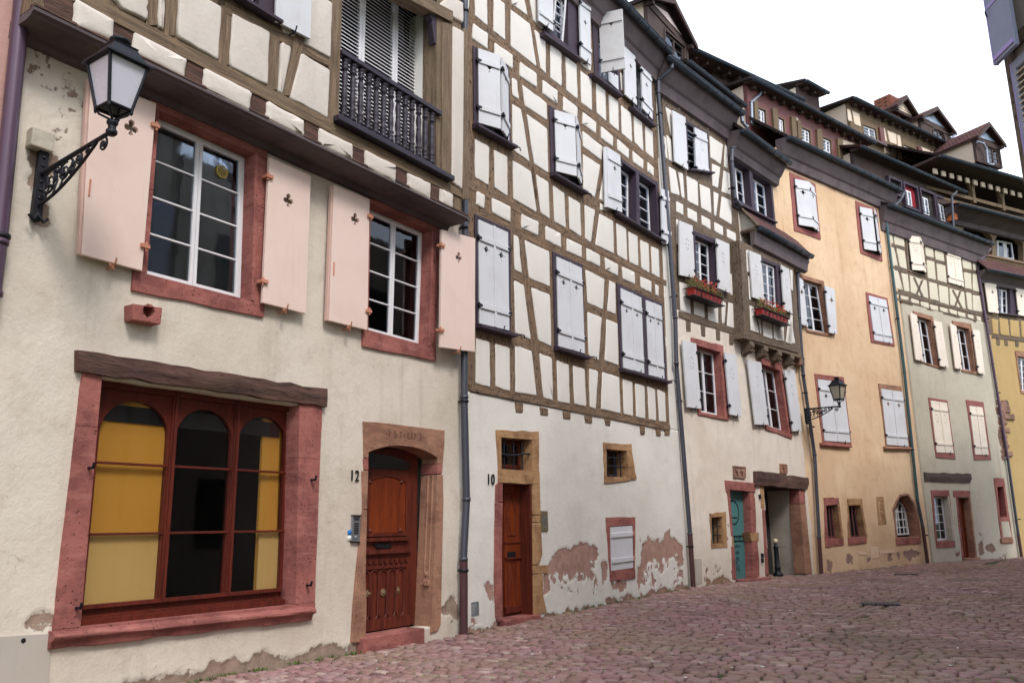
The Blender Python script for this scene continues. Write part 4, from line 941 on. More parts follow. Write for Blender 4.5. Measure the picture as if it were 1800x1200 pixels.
# dark framed windows and their shutters
W10=[]
def dwin(root,F,s_out,s_in,d=.03,sill=True,rows=4,leaves=2,glassm=None,rev=.16,mat='purple_frame',back='dark_in',frame=None,lab=None,sashm=None):
    o=F.uv(s_out,d) if isinstance(s_out,str) else s_out;i_=F.uv(s_in,d) if isinstance(s_in,str) else s_in
    wn=flat_frame(root,F,o,i_,M[mat],d,d-.28)
    if lab:wn['label']=lab
    if rows:sash(wn,F,i_,d-rev,rows=rows,leaves=leaves,back=back,glassm=glassm,mat=sashm)
    else:
        k=MB();k.prism(F,insetq(i_,-.02),d-.1,d-.14);k.build('closed_casement',M['dark_in'],wn)
    if sill:
        b=MB();L,R=o[3],o[2];n=1
        V=[];
        for (u,z) in ((L[0]-.04,L[1]),(R[0]+.04,R[1])):
            V+=[F.w(u,z+.03,d-.05),F.w(u,z+.03,d+.03),F.w(u,z-.0,d+.13),F.w(u,z-.045,d+.13),F.w(u,z-.06,d-.05)]
        b.add(V,[(i,i+1,i+6,i+5) for i in range(4)]+[(0,5,9,4),(4,3,2,1,0),(5,6,7,8,9)]);b.build('sill',M[mat],wn)
    return wn,o,i_
holes=[]
specs=[('g 178 275, g 392 395, g 408 885, g 185 762','g 200 300, g 378 412, g 385 860, g 208 755'),
 ('g 636 632, g 822 762, g 838 1160, g 650 1052','g 660 655, g 812 775, g 826 1130, g 668 1045'),
 ('h 178 148, h 383 240, h 385 838, h 190 785','h 194 176, h 366 252, h 374 818, h 200 776'),
 ('h 622 362, h 795 440, h 806 965, h 638 912','h 640 388, h 786 455, h 804 948, h 652 905')]
for a,b_ in specs:
    holes.append(insetq(F10.uv(a,.0),.03))
wC=F10.uv('g 1058 950, g 1292 1100, h 1240 305, h 975 145',.03);holes.append(insetq(wC,.03))
wD=F10.uv('h 988 542, h 1248 662, h 1272 1105, h 1010 1035',.03);holes.append(insetq(wD,.03))
wE=F10.uv('g 560 -160, g 815 20, g 822 358, g 605 195',.03);holes.append(insetq(wE,.03))
wF=F10.uv('g 895 80, g 1048 190, g 1072 582, g 912 450',.03);holes.append(insetq(wF,.03))
wG=F10.uv('g 1150 330, g 1252 440, g 1272 760, g 1140 650',.03);holes.append(insetq(wG,.03))
out=[(plate[0][0],zP+.03),(plate[1][0],zP+.03),(F10.uv1(1156,200,0)[0],zE),(-.02,zE)]
bk.prism(F10,out,.0,-.28,holes);bk.build('timber_frame',M['oak10'],h10)
rl=MB()
rail(rl,F10,'i 128 -12, i 1086 182, i 1086 208, i 128 18',.03)
rail(rl,F10,'g 120 60, g 1290 980, g 1295 1020, g 120 118',.006);rail(rl,F10,'g 120 235, g 1288 1072, g 1288 1108, g 120 288',.0055)
rail(rl,F10,'g 130 1075, h 1270 530, h 1270 560, g 130 1125',.006);rail(rl,F10,'h 130 85, h 1258 625, h 1258 660, h 130 140',.0055)
for s,w in (('g 410 600 620 735',38),('g 400 940 640 1075',38),('g 835 900 950 985',34),('h 395 500 605 590',44),('h 390 870 625 940',44),('h 815 665 980 740',38),('h 815 1000 1000 1050',38),('g 835 1170 985 1260',34)):
    timber(rl,F10,s,w,.004)
for s,w in (('g 462 470 552 1200',26),('g 540 1000 h 540 180'.replace('g 540 1000 h','g 540 1000 g').replace('g 540 180','548 1120'),26),('h 440 285 548 1215',40),('h 932 530 880 1250',32),('g 962 930 905 1240',30),('h 880 130 850 320',26),('h 520 0 545 150',32),('g 495 0 585 420',30)):
    s=s.replace(' g ',' ') if s.count('g')>1 else s
    timber(rl,F10,s,w,.0075)
for s,w in (('g 395 380 h 0 0',0),):pass
for s,w in (('g 155 0 165 130',36),('g 278 0 288 190',40),('g 385 10 390 270',36),('g 625 230 632 480',30),('g 722 320 730 545',28),('g 812 390 818 620',28),('g 902 470 908 690',28),('g 982 545 990 750',24),('g 1058 600 1065 810',24),('g 1135 670 1142 870',22),('g 1203 730 1210 920',20),('g 1268 780 1278 975',22),
 ('g 162 290 165 1080',52),('g 397 470 402 930',30),('g 632 640 645 1080',34),('g 285 880 300 1140',36),('h 155 140 160 1120',44),('h 275 870 282 1145',34),('h 388 250 396 1170',32),('h 612 370 632 1200',32),('h 802 450 815 980',26),('h 722 1000 728 1240',28)):
    timber(rl,F10,s,w,.0025)
rl.build('timber_rails',M['oak10h'],h10)
P10=['g 134 -40 148 -30 148 60 134 48;g 185 -60 258 -10 260 157 188 98;g 300 -30 365 28 367 243 298 190;g 402 62 518 150 555 402 403 282;g 402 -50 478 -20 502 95 410 28;g 545 182 610 237 613 445 582 415;g 512 -30 562 0 606 190 540 128;g 640 268 706 320 707 523 643 473;g 733 345 798 393 803 597 738 547;g 823 428 887 478 890 668 828 620;g 915 503 970 548 976 732 922 683;g 992 572 1048 615 1052 793 1000 747;g 1067 638 1125 683 1133 858 1073 808;g 1143 700 1192 740 1200 912 1150 862;g 1212 760 1255 795 1262 958 1218 920',
 'g 925 10 985 55 985 78 925 75;g 1060 165 1085 185 1085 235 1062 222;g 1110 203 1172 262 1172 322 1112 270;g 1197 295 1232 325 1232 380 1198 345;g 1252 360 1278 385 1278 425 1252 400;g 1060 440 1085 460 1088 560 1064 540;g 820 345 885 398 883 432 828 390',
 'g 410 470 437 487 450 600 412 575;g 470 512 617 622 618 725 487 640;g 412 630 462 660 515 978 415 905;g 497 690 620 778 627 1045 545 992;g 187 840 270 885 267 1118 187 1070;g 302 905 380 945 381 1183 307 1135;g 835 790 953 885 948 965 838 885;g 838 930 940 998 908 1190 840 1150;g 962 1040 969 1040 962 1220 938 1200',
 'g 415 968, g 522 1035, h 527 140, h 397 66;g 555 1055, g 628 1100, h 600 178, h 551 145;g 657 1120, g 722 1165, h 693 230, h 630 195;h 712 50 775 90 780 278 717 238;h 803 100 860 130 835 312 805 290;h 885 150 962 190 967 375 862 325;h 983 203 1037 235 1043 418 990 385;h 1052 250 1103 278 1107 448 1058 425;h 1120 298 1165 320 1170 487 1127 460;h 1180 335 1222 352 1228 515 1187 492;h 890 90 935 118 950 128 890 128',
 'h 398 268 422 283 442 490 402 468;h 460 300 598 365 602 565 485 515;h 400 530 452 555 493 865 407 828;h 498 570 602 612 610 905 538 870;h 808 468 913 522 905 695 818 655;h 942 530 975 548 978 722 930 700;h 818 708 897 740 880 985 825 955;h 925 750 988 775 993 1012 917 985',
 'h 407 903, h 497 930, i 443 42, i 342 24;h 545 945, h 612 970, i 522 64, i 478 52;h 643 985, h 710 1010, i 602 80, i 547 70;h 735 1015, h 800 1035, i 680 92, i 626 82;h 828 1032, h 877 1045, i 726 106, i 700 96;h 902 1052, h 997 1080, i 845 126, i 752 106;h 1020 1090, h 1073 1108, i 905 138, i 862 129;h 1090 1115, h 1142 1132, i 964 151, i 922 143;h 1160 1133, h 1202 1150, i 1016 162, i 984 155;h 1217 1150, h 1258 1168, i 1064 169, i 1032 164;h 185 860, h 257 880, h 262 1138, h 180 1112;h 293 890 372 915 375 1160 295 1135']
panels('plaster_infill',F10,P10,M['infill10'],h10,0,base=-.02,h=.018,r=.035)
B10=['g 175 145 262 205 260 300 170 235;g 305 260 412 335 412 418 305 350;g 457 375 557 448 557 530 457 462;g 595 485 683 550 682 628 595 568;g 720 585 803 650 800 715 718 668;g 837 678 915 740 913 808 835 750;g 947 762 1017 825 1015 885 947 835;g 1045 840 1112 900 1112 960 1045 905;g 1137 912 1200 965 1198 1022 1140 980;g 1227 980 1262 1010 1262 1065 1227 1035',
 'h 187 20 230 45 228 122 183 98;h 273 58 377 110 377 200 275 145;h 441 150 537 197 535 275 442 232;h 578 220 663 262 665 345 580 300;h 700 290 783 330 783 402 700 362;h 812 345 886 385 888 452 813 415;h 917 400 990 438 990 505 922 468;h 1015 450 1085 483 1087 552 1020 520;h 1120 507 1180 535 1180 600 1123 572;h 1205 552 1222 560 1222 620 1207 612']
panels('plaster_infill',F10,B10,M['infill10'],h10,0,base=-.02,h=.026,r=.03,ins=(.006,.02,.05))
# joist ends under the plate
je=MB()
for s in ('i 345 70 381 80 381 120 350 116','i 462 94 500 103 501 136 466 132','i 572 115 608 122 608 153 575 150','i 677 135 713 142 712 172 680 168','i 771 150 801 156 798 185 778 182','i 943 183 965 188 965 226 947 222','i 1019 198 1041 202 1042 232 1022 230','i 1061 205 1084 210 1084 231 1063 228'):
    je.prism_grain(F10,F10.uv(s,.02),.022,-.1)
je.build('joist_ends',M['oak10h'],h10,.006)
# closed and half-open shutters
def fr(s,i_,**k):return dwin(h10,F10,s,i_,rows=0,**k)
wn,o,i_=fr(*specs[0]);
mid=F10.uv1(*Q('g 338 600')[0],.05)[0]
def semi(i_,leftang,rightang,mat='white_shut',split=.62,root=h10,F=F10,kind='cross',d=.03,es=.11):
    zt,zb=(i_[0][1]+i_[1][1])/2,(i_[2][1]+i_[3][1])/2;W=i_[1][0]-i_[0][0]
    leafrot(root,F,i_[0][0]+.01,zt-.02,zb+.02,W*.5,leftang,'l',d,kind,M[mat],es=es,hinges='iron',side='l') if False else None
    leafrot(root,F,i_[0][0]+.01,zt-.02,zb+.02,W*.5,leftang,'l',d,kind,M[mat],es=es,hinges='iron',catch=False)
    leafrot(root,F,i_[1][0]-.01,zt-.02,zb+.02,W*.5,rightang,'r',d,kind,M[mat],es=es,hinges='iron')
semi(i_,22,22)
wn,o,i_=fr(*specs[1]);semi(i_,24,24)
for k in (2,3):
    wn,o,i_=fr(*specs[k],);pair(h10,F10,insetq(i_,.012),.0,'cross',M['white_shut'],es=.11,ec=(.5,.27),bt=(.18,.83))
# double window row 1
wn=MB();iL=F10.uv('h 1006 568, h 1126 624, h 1143 1060, h 1022 1028',.03);iR=F10.uv('h 1150 636, h 1240 672, h 1258 1092, h 1168 1068',.03)
wn.prism(F10,wD,.03,-.25,[iL,iR]);wn=wn.build('window',M['purple_frame'],h10,.006)
sb=MB();L,R=wD[3],wD[2];V=[]
for (u,z) in ((L[0]-.04,L[1]),(R[0]+.04,R[1])):V+=[F10.w(u,z+.03,-.02),F10.w(u,z+.03,.06),F10.w(u,z,.16),F10.w(u,z-.045,.16),F10.w(u,z-.06,-.02)]
sb.add(V,[(i,i+1,i+6,i+5) for i in range(4)]+[(0,5,9,4),(4,3,2,1,0),(5,6,7,8,9)]);sb.build('sill',M['purple_frame'],wn)
k=MB();k.prism(F10,insetq(wD,.05),-.1,-.14);k.build('closed_casement',M['dark_in'],wn)
for q in (iL,iR):pair(h10,F10,insetq(q,.012),.0,'cross',M['white_shut'],es=.1,ec=(.5,.27),bt=(.18,.83))
# window C : two dark reveals with white casements, shutters folded back
wn=MB();cL=F10.uv('g 1068 972, g 1160 1040, h 1100 210, h 1010 160',.03);cR=F10.uv('g 1178 1050, g 1280 1118, h 1226 285, h 1120 225',.03)
wn.prism(F10,wC,.03,-.25,[cL,cR]);wn=wn.build('window',M['purple_frame'],h10,.006);wn['label']='two dark plum reveals with narrow white casements'
for q in (cL,cR):sash(wn,F10,q,-.2,rows=4,leaves=1,back='dark_in',glassm=M['glass_blue'])
sb=MB();L,R=wC[3],wC[2];V=[]
for (u,z) in ((L[0]-.02,L[1]),(R[0]+.04,R[1])):V+=[F10.w(u,z+.03,-.02),F10.w(u,z+.03,.06),F10.w(u,z,.16),F10.w(u,z-.045,.16),F10.w(u,z-.06,-.02)]
sb.add(V,[(i,i+1,i+6,i+5) for i in range(4)]+[(0,5,9,4),(4,3,2,1,0),(5,6,7,8,9)]);sb.build('sill',M['purple_frame'],wn)
leaf(h10,F10,F10.uv('g 985 885, g 1064 935, h 1018 140, h 938 110',.12),.08,'cross',M['white_shut'],hinges='iron',side='r',es=.11,ec=(.55,.3))
leaf(h10,F10,F10.uv('g 968 885, g 985 885, h 938 110, h 922 110',.1),.06,None,M['white_shut'],battens=False,catch=False)
leaf(h10,F10,F10.uv('h 1240 5, h 1283 18, h 1297 325, h 1248 312',.12),.08,'cross',M['white_shut'],hinges='iron',side='l',es=.11,ec=(.5,.32))
# top windows E, F, G
wE_i=F10.uv('g 655 -90, g 750 -20, g 752 278, g 665 205',.03)
eb=MB();e2=F10.uv('g 790 20, g 815 35, g 822 345, g 795 320',.03);eb.prism(F10,wE,.03,-.25,[wE_i]);wn=eb.build('window',M['purple_frame'],h10,.006)
sash(wn,F10,wE_i,-.12,rows=5,leaves=1,back='dark_in',glassm=M['glass_blue'],fw=.06)
iq=wE_i;tl=OffF(F10,0)
tm=MB();zt,zb=iq[0][1],iq[3][1]+.1;u0,u1=iq[0][0]+.12,iq[1][0]-.15;
tq=[F10.w(u0,zt,.05),F10.w(u1,zt,.05),F10.w(u1,zb,-.08),F10.w(u0,zb,-.08)]
for a,b_ in ((0,1),(1,2),(2,3),(3,0)):tm.tube([tq[a],tq[b_]],.03,4)
for t in (.25,.5,.75):tm.tube([lerp(tq[0],tq[3],t),lerp(tq[1],tq[2],t)],.014,4)
tm.build('tilted_casement',M['white_sash'],wn)
def sillpx(par,F,a,b_,d=.03,mat='purple_frame',out=.13):
    (u0,z0),(u1,z1)=F.uv([a,b_],d+.1);sb=MB();V=[]
    for (u,z) in ((u0,z0),(u1,z1)):V+=[F.w(u,z+.06,-.02),F.w(u,z+.06,d+.03),F.w(u,z+.03,d+out),F.w(u,z-.02,d+out),F.w(u,z-.04,-.02)]
    sb.add(V,[(i,i+1,i+6,i+5) for i in range(4)]+[(0,5,9,4),(4,3,2,1,0),(5,6,7,8,9)]);return sb.build('sill',M[mat],par)
sillpx(wn,F10,*Q('g 605 205, g 828 362'))
leaf(h10,F10,F10.uv('g 570 -140, g 662 -80, g 660 190, g 575 125',.12),.08,None,M['white_shut'],hinges='iron',side='r')
leaf(h10,F10,F10.uv('g 818 -50, g 882 -5, g 890 395, g 828 345',.12),.08,'cross',M['white_shut'],hinges='iron',side='l',es=.1,ec=(.5,.42))
fb_=MB();fi=F10.uv('g 930 110, g 1040 200, g 1050 555, g 940 450',.03);fb_.prism(F10,wF,.03,-.25,[fi]);wn=fb_.build('window',M['purple_frame'],h10,.006)
sash(wn,F10,fi,-.12,rows=3,leaves=2,back='dark_in',glassm=M['glass_blue']);sillpx(wn,F10,*Q('g 900 450, g 1075 580'))
zt,zb=F10.uv1(*Q('g 930 90')[0],.03)[1],F10.uv1(*Q('g 940 440')[0],.03)[1]
pw=F10.uv1(*Q('g 1040 190')[0],.03)[0]-F10.uv1(*Q('g 930 90')[0],.03)[0]
leafrot(h10,F10,fi[0][0]+.02,zt,zb,pw*.62,74,'l',.05,'cross',M['grey_shut'],es=.11,hinges='iron')
leaf(h10,F10,F10.uv('g 990 420, g 1050 460, g 1052 545, g 992 490',.05),.02,None,M['white_shut'],battens=False,catch=False)
gb=MB();gi=F10.uv('g 1158 350, g 1245 445, g 1262 740, g 1155 640',.03);gb.prism(F10,wG,.03,-.25,[gi]);wn=gb.build('window',M['purple_frame'],h10,.006)
sash(wn,F10,gi,-.12,rows=4,leaves=2,back='dark_in',glassm=M['glass_blue']);sillpx(wn,F10,*Q('g 1140 650, g 1276 762'))
leaf(h10,F10,F10.uv('g 1087 262, g 1155 325, g 1165 635, g 1095 570',.12),.08,'cross',M['white_shut'],hinges='iron',side='r',es=.1,ec=(.55,.34),battens=False)
leaf(h10,F10,F10.uv('g 1190 380, g 1250 440, g 1260 720, g 1200 655',.1),.06,'cross',M['white_shut'],hinges='iron',side='l',es=.1,ec=(.5,.38))
hk=MB()
for s in ('g 410 890','g 845 1168','h 410 840','h 828 965','h 1285 1100','h 800 40','g 1270 760'):
    u,z=F10.uv(s,.05)[0];hook(hk,F10,(u,z))
hk.build('shutter_stay',M['iron'],h10)
# ground floor: over-door light, door, barred window, hatch
wn=stone_frame(h10,F10,tro,tri,M['sand_ochre'],.02,-.3,joints=(.97,.6),rough=.016)
sash(wn,F10,tri,-.24,rows=1,leaves=1,mat=M['door_dark'],back='dark_in',fw=.06)
br=MB();W,H=qsize(tri)
for s in (.2,.5,.78):br.tube([F10.w(*quadpt(tri,s,0),-.06),F10.w(*quadpt(tri,s,1),-.06)],.016,6)
br.tube([F10.w(*quadpt(tri,x,.5+.05*math.sin(x*5)),-.04+.03*math.sin(x*3)) for x in (0,.25,.5,.75,1)],.018,6);br.build('iron_bars',M['iron'],wn)
wn=stone_frame(h10,F10,wbo,wbi,M['sand_ochre'],.025,-.34,joints=(.5,.6),rough=.02)
sash(wn,F10,wbi,-.26,rows=1,leaves=1,mat=M['lead'],back='dark_in',fw=.04)
br=MB()
for s in (.2,.5,.8):br.tube([F10.w(*quadpt(wbi,s,0),-.06),F10.w(*quadpt(wbi,s,1),-.06)],.015,6)
for t in (.28,.6):br.tube([F10.w(*quadpt(wbi,0,t),-.055),F10.w(*quadpt(wbi,1,t),-.055)],.012,6)
br.build('iron_bars',M['iron'],wn)
hw=stone_frame(h10,F10,shu,shi_,M['sand_red'],.02,-.12,name='hatch',joints=(.15,.2),rough=.01)
leaf(hw,F10,insetq(shi_,.01),-.03,None,M['white_shut'],hinges='copper',side='r',bt=(.2,.78),catch=False,name='hatch_leaf')
# door 10
dl=F10.uv('i 284 458, i 428 462, i 432 1088, i 284 1112',.02)
dj=MB()
def rpoly(b,F,s,d1,d0):b.prism(F,F.uv(s,d1),d1,d0)
rpoly(dj,F10,'i 250 470, i 262 458, i 284 462, i 284 550, i 248 550',.02,-.3);rpoly(dj,F10,'i 248 553, i 284 553, i 280 800, i 284 1112, i 262 1130, i 252 1100, i 246 900',.024,-.3)
dwj=dj.build('doorway',M['sand_red'],h10,.012)
dk_=MB();rpoly(dk_,F10,'i 428 462, i 462 462, i 466 612, i 428 612',.02,-.3);rpoly(dk_,F10,'i 428 615, i 466 615, i 464 648, i 428 648',.016,-.3);rpoly(dk_,F10,'i 428 651, i 466 651, i 474 800, i 460 850, i 430 852',.022,-.3);rpoly(dk_,F10,'i 430 855, i 502 852, i 500 890, i 430 894',.024,-.3);rpoly(dk_,F10,'i 430 897, i 475 895, i 478 1000, i 495 1078, i 440 1090, i 432 1090',.02,-.3)
dk_.build('jamb',M['sand_ochre'],dwj,.012)
dd=-.26;u0=dl[0][0]-.1;u1=F10.uv1(*Q('i 428 700')[0],.02)[0];z1=dl[0][1]+.02;z0=.09
uA,uB=F10.uv1(*Q('i 284 700')[0],dd)[0],F10.uv1(*Q('i 402 700')[0],dd)[0]
ln=MB();xj=F10.uv1(*Q('i 429 700')[0],.02)[0];ln.box(F10,xj-.05,xj-.001,.1,z1,-.26,-.0);ln.build('door_lining',M['door_dark'],dwj)
dd_=MB();dd_.prism(F10,rect(u0,u1,z0,z1),dd,dd-.05);door=dd_.build('door',M['door_dark'],dwj)
fd=MB();fd.prism(F10,rect(uA,uB,z0+.1,z1-.0),dd+.03,dd-.002,[]);fd.build('door_leaf',M['door_orange'],dwj,.004)
pp=MB()
zz=lambda y:F10.uv1(*Q('i 340 %d'%y)[0],dd)[1]
um=(uA+uB)/2+.01;pw_=(uB-uA)*.4
for uc in (um-(uB-uA)*.24,um+(uB-uA)*.26):
    a,c=uc-pw_*.42,uc+pw_*.42
    for (ya,yb) in ((515,712),(835,1050)):
        za,zb=zz(ya),zz(yb)
        for seg in (((a,za),(a,zb)),((c,za),(c,zb)),((a,zb),(c,zb)),((a,za),(c,za))):pp.tube([F10.w(*seg[0],dd+.032),F10.w(*seg[1],dd+.032)],.009,4)
        if ya<600:
            zm=(za+zb)/2
            pp.tube([F10.w((a+c)/2,za,dd+.033),F10.w(c,zm,dd+.033)],.008,4);pp.tube([F10.w((a+c)/2,za,dd+.033),F10.w(a,zm,dd+.033),F10.w((a+c)/2,zb,dd+.033)],.008,4)
        else:
            pp.tube([F10.w(a,zb,dd+.033),F10.w((a+c)/2,za,dd+.033),F10.w(c,zb,dd+.033)],.008,4)
pp.box(F10,uA,uB,zz(822),zz(814),dd+.02,dd+.06);pp.box(F10,uA,uB,zz(748),zz(742),dd+.02,dd+.045);pp.box(F10,uA,uB,z0+.06,z0+.16,dd,dd+.05)
pp.build('door_moulding',M['door_dark'],dwj)
hd=MB();u,z=F10.uv1(*Q('i 398 758')[0],dd+.05);hd.box(F10,u-.025,u+.025,z-.1,z+.1,dd+.02,dd+.045);hd.tube([F10.w(u,z+.03,dd+.04),F10.w(u,z+.03,dd+.1),F10.w(u-.1,z+.03,dd+.1)],.012,6);hd.build('handle',M['iron'],dwj)
ls=MB();u,z=F10.uv1(*Q('i 326 803')[0],dd+.04);ls.box(F10,u-.12,u+.12,z-.05,z+.05,dd+.02,dd+.042);ls.build('letter_slot',M['black'],dwj,.004)
sp=MB();sp.box(F10,u0,dl[1][0]+.05,-.1,.1,dd-.1,.1);sp.build('doorstep',M['sand_red'],dwj,.012)
text_obj('house_number','10',F10,*F10.uv1(862.8,843,.02),.02,.25,M['black'],h10,.008,.8,spacing=1.2)
vt=MB();vq=F10.uv('i 133 1032, i 168 1025, i 170 1090, i 134 1097',.01);vt.prism(F10,vq,.01,-.03,[insetq(vq,.02)]);iq=insetq(vq,.02)
for k in range(7):vt.prism(F10,subq(iq,0,1,(k+.1)/7,(k+.55)/7),.008,-.02)
vt.build('air_vent',M['zinc'],h10)
# eave, gutter, roof, dormer, downpipe
eu0,eu1,ez=eave(h10,F10,Q('g 1060 0')[0],Q('g 1362 305')[0],.52,0,drop=.75,r=.1,ext=(12,.0),pitch=52,run=4.5,cl='tile_dark')
def dormer(root,F,d,tri_,eaveL,eaveR,depth=3.2,win=None,body=None,clad='gable_plaster',gab='gable_plaster',over=.28,rt='tile_red',post=None,lab=None,glassy=True):
    """tri_: apex, right verge foot, left verge foot in the gable plane at distance d; body: TL,TR,BR,BL of the front below"""
    ap,rf_,lf=[F.uv1(*p,d+over) for p in tri_];ap=list(ap);b=MB();th=.1
    zf=rf_[1];uc=ap[0];hw=rf_[0]-ap[0]
    sl=(ap[1]-zf)/hw
    nb=root
    g=MB();ww=hw*.86;bod=F.uv(body,d) if body else None
    zb=min(p[1] for p in bod) if bod else zf-.1
    g.prism(F,[(uc-ww,zb),(uc+ww,zb),(uc+ww,zf+.0),(uc,ap[1]-.08),(uc-ww,zf+.0)],d,d-.12,[insetq(F.uv(win,d),0)] if win else []);dm=g.build('dormer',M[clad],nb);g=MB();g.box(F,uc-ww,uc-ww+.1,zb,zf,d-depth,d-.121);g.box(F,uc+ww-.1,uc+ww,zb,zf,d-depth,d-.121);g.build('attic_cheek',M['gable_plaster'],dm)
    g=MB();t3=[(uc-ww*.72,zf+.12),(uc+ww*.72,zf+.12),(uc,ap[1]-.42)];g.prism(F,t3,d+.02,d-.02);g.build('gable_panel',M[gab],dm)
    if lab:dm['label']=lab
    L=math.hypot(hw,ap[1]-zf)
    for sgn in (-1,1):
        V=[F.w(uc,ap[1],d+over),F.w(uc+sgn*hw,zf,d+over),F.w(uc+sgn*hw,zf,d-depth),F.w(uc,ap[1],d-depth)];V+=[v-np.array([0,0,th*1.2]) for v in V]
        fs=[(0,1,2,3),(7,6,5,4),(0,4,5,1),(1,5,6,2),(2,6,7,3),(3,7,4,0)];
        if sgn<0:fs=[tuple(reversed(f)) for f in fs]
        uv0=[(0,0),(0,L),(depth,L),(depth,0)];
        if sgn<0:uv0=uv0[::-1]
        b.add(V,fs,[uv0]+[[(0,0)]*4]*5)
    b.build('dormer_roof',M[rt],dm)
    v=MB()
    for sgn in (-1,1):
        A_=(uc,ap[1]-.02);B_=(uc+sgn*hw,zf-.02);v.prism(F,[A_,B_,(B_[0],B_[1]-.17),(A_[0],A_[1]-.2)],d+over+.02,d+over-.05)
        v.prism(F,[(uc+sgn*ww*.98-.06,zb),(uc+sgn*ww*.98+.06,zb),(uc+sgn*ww*.98+.06,zf),(uc+sgn*ww*.98-.06,zf)],d+.03,d-.1)
        for (uu_,zz_) in ((uc+sgn*ww,zf-.14),):v.box(F,uu_-.07,uu_+.07,zz_-.07,zz_+.07,d-.1,d+over-.06)
    v.box(F,uc-ww,uc+ww,zf-.17,zf-.02,d-.09,d+.035)
    v.build('verge_board',M['oak_attic'],dm)
    if win:
        q=F.uv(win,d);fr_=MB();fr_.prism(F,insetq(q,-.08),d+.03,d-.13,[q]);fr_.build('window_frame',M['oak_attic'],dm)
        sash(dm,F,q,d-.05,rows=3,leaves=2,glassm=M['glass_blue'],mat=M['white_sash'] if glassy else M['oak_attic'],back='dark_in')
    return dm,uc,zf,hw
dormer(h10,F10,-.75,Q('j 262 -14, j 425 318, j 8 70'),None,None,win='j 195 215, j 330 330, j 330 500, j 195 420',body='j 130 120, j 380 330, j 380 470, j 130 330',rt='tile_dark',lab='tall gabled dormer with a pale pink gable',glassy=False,clad='oak_attic',gab='pinkish_gable')
pipe_multi(h10,F8,[(1183,100,.52),(1180,122,.5),(1157,142),(1157,165),(1187,560),(1189,640)],.16,.055,['pipe_dark']*5,[(1160,200),(1186,520)])
pipe_multi(h10,F8,[(1189,640),(1213,940)],.12,.055,['pipe_dark'],[(1195,705)])
pipe_multi(h10,F8,[(1213,940),(1219,1034)],.12,.06,['pipe_brown'],[(1214,960)])
# ================================================================== house 8 : off-white with oriel
h8=thing('half_timbered_house','narrow off-white house with a timber oriel bay, flower boxes and a teal door',"house",F8.w(3.6,0,0),'houses along the curved street')
uO=F8.uv1(1306,600,0)[0];uR8=F8.uv1(1428,900,0)[0]+.1
zpl=F8.uv1(1194,549,0)[1]
r1o=F8.uv('l 220 132, l 444 190, l 487 710, l 270 675',.03);r1i=F8.uv('l 258 185, l 425 235, l 455 690, l 290 655',.03)
r2o=F8.uv('l 684 258, l 858 318, l 930 842, l 745 778',.03);r2i=F8.uv('l 715 318, l 845 365, l 905 800, l 765 755',.03)
bwo=F8.uv('m 272 568, m 384 555, m 396 808, m 284 814',.02);bwi=F8.uv('m 284 596, m 360 590, m 366 778, m 290 778',.02)
dro=F8.uv('y 35 20, y 368 55, y 400 1110, y 110 1160',.02);dri=F8.uv('y 85 140, y 315 155, y 345 1120, y 160 1130',.02)
pso=F8.uv('m 625 375, m 940 395, m 992 1000, m 690 1010',.02);psi=F8.uv('m 655 385, m 905 400, m 945 990, m 690 1005',.02)
wear=[F8.uv('m 230 930, m 300 905, m 420 900, m 432 1060, m 240 1090'),F8.uv('m 250 1050, m 340 1005, m 400 1050, m 430 1040, m 430 1070, m 250 1090')]
specks=[];rr=random.Random(5)
for _ in range(26):
    x,y=rr.uniform(225,420),rr.uniform(905,1060);specks.append(F8.uv([(1180+x/4,760+y/4),(1180+(x+rr.uniform(5,18))/4,760+(y+rr.uniform(-8,8))/4),(1180+(x+rr.uniform(2,14))/4,760+(y+rr.uniform(10,40))/4)]))
for _ in range(12):
    x,y=rr.uniform(385,415),rr.uniform(430,760);specks.append(F8.uv([(1180+x/4,760+y/4),(1180+(x+rr.uniform(4,9))/4,760+(y+rr.uniform(-3,3))/4),(1180+(x+rr.uniform(2,8))/4,760+(y+rr.uniform(6,14))/4)]))
wear=specks+[F8.uv('m 250 1060, m 345 1010, m 380 1035, m 430 1045, m 440 1075, m 250 1090')]
dh=[(dri[0][0]-.03,dri[0][1]+.05),(dri[1][0]+.03,dri[1][1]+.05),(dri[1][0]+.05,-.3),(dri[0][0]-.03,-.3)]
ph=[(psi[0][0]-.0,psi[0][1]+.3),(psi[1][0]+.05,psi[1][1]+.3),(psi[2][0]+.05,-.3),(psi[3][0]-.0,-.3)]
wallgrid('wall',F8,0,[(.0,-.2),(uR8,-.2),(uR8,zpl+.0),(.0,zpl+.05)],M['plaster8'],h8,holes=[insetq(r1o,.05),insetq(r2o,.05),insetq(bwo,.04),dh,ph],res=.045,wear=wear,und=.014,seed=31)
zT8=F8.uv1(*Q('j 180 520')[0],0)[1]
shell(h8,F8,.0,uR8,zT8+.1,M['plaster8'])
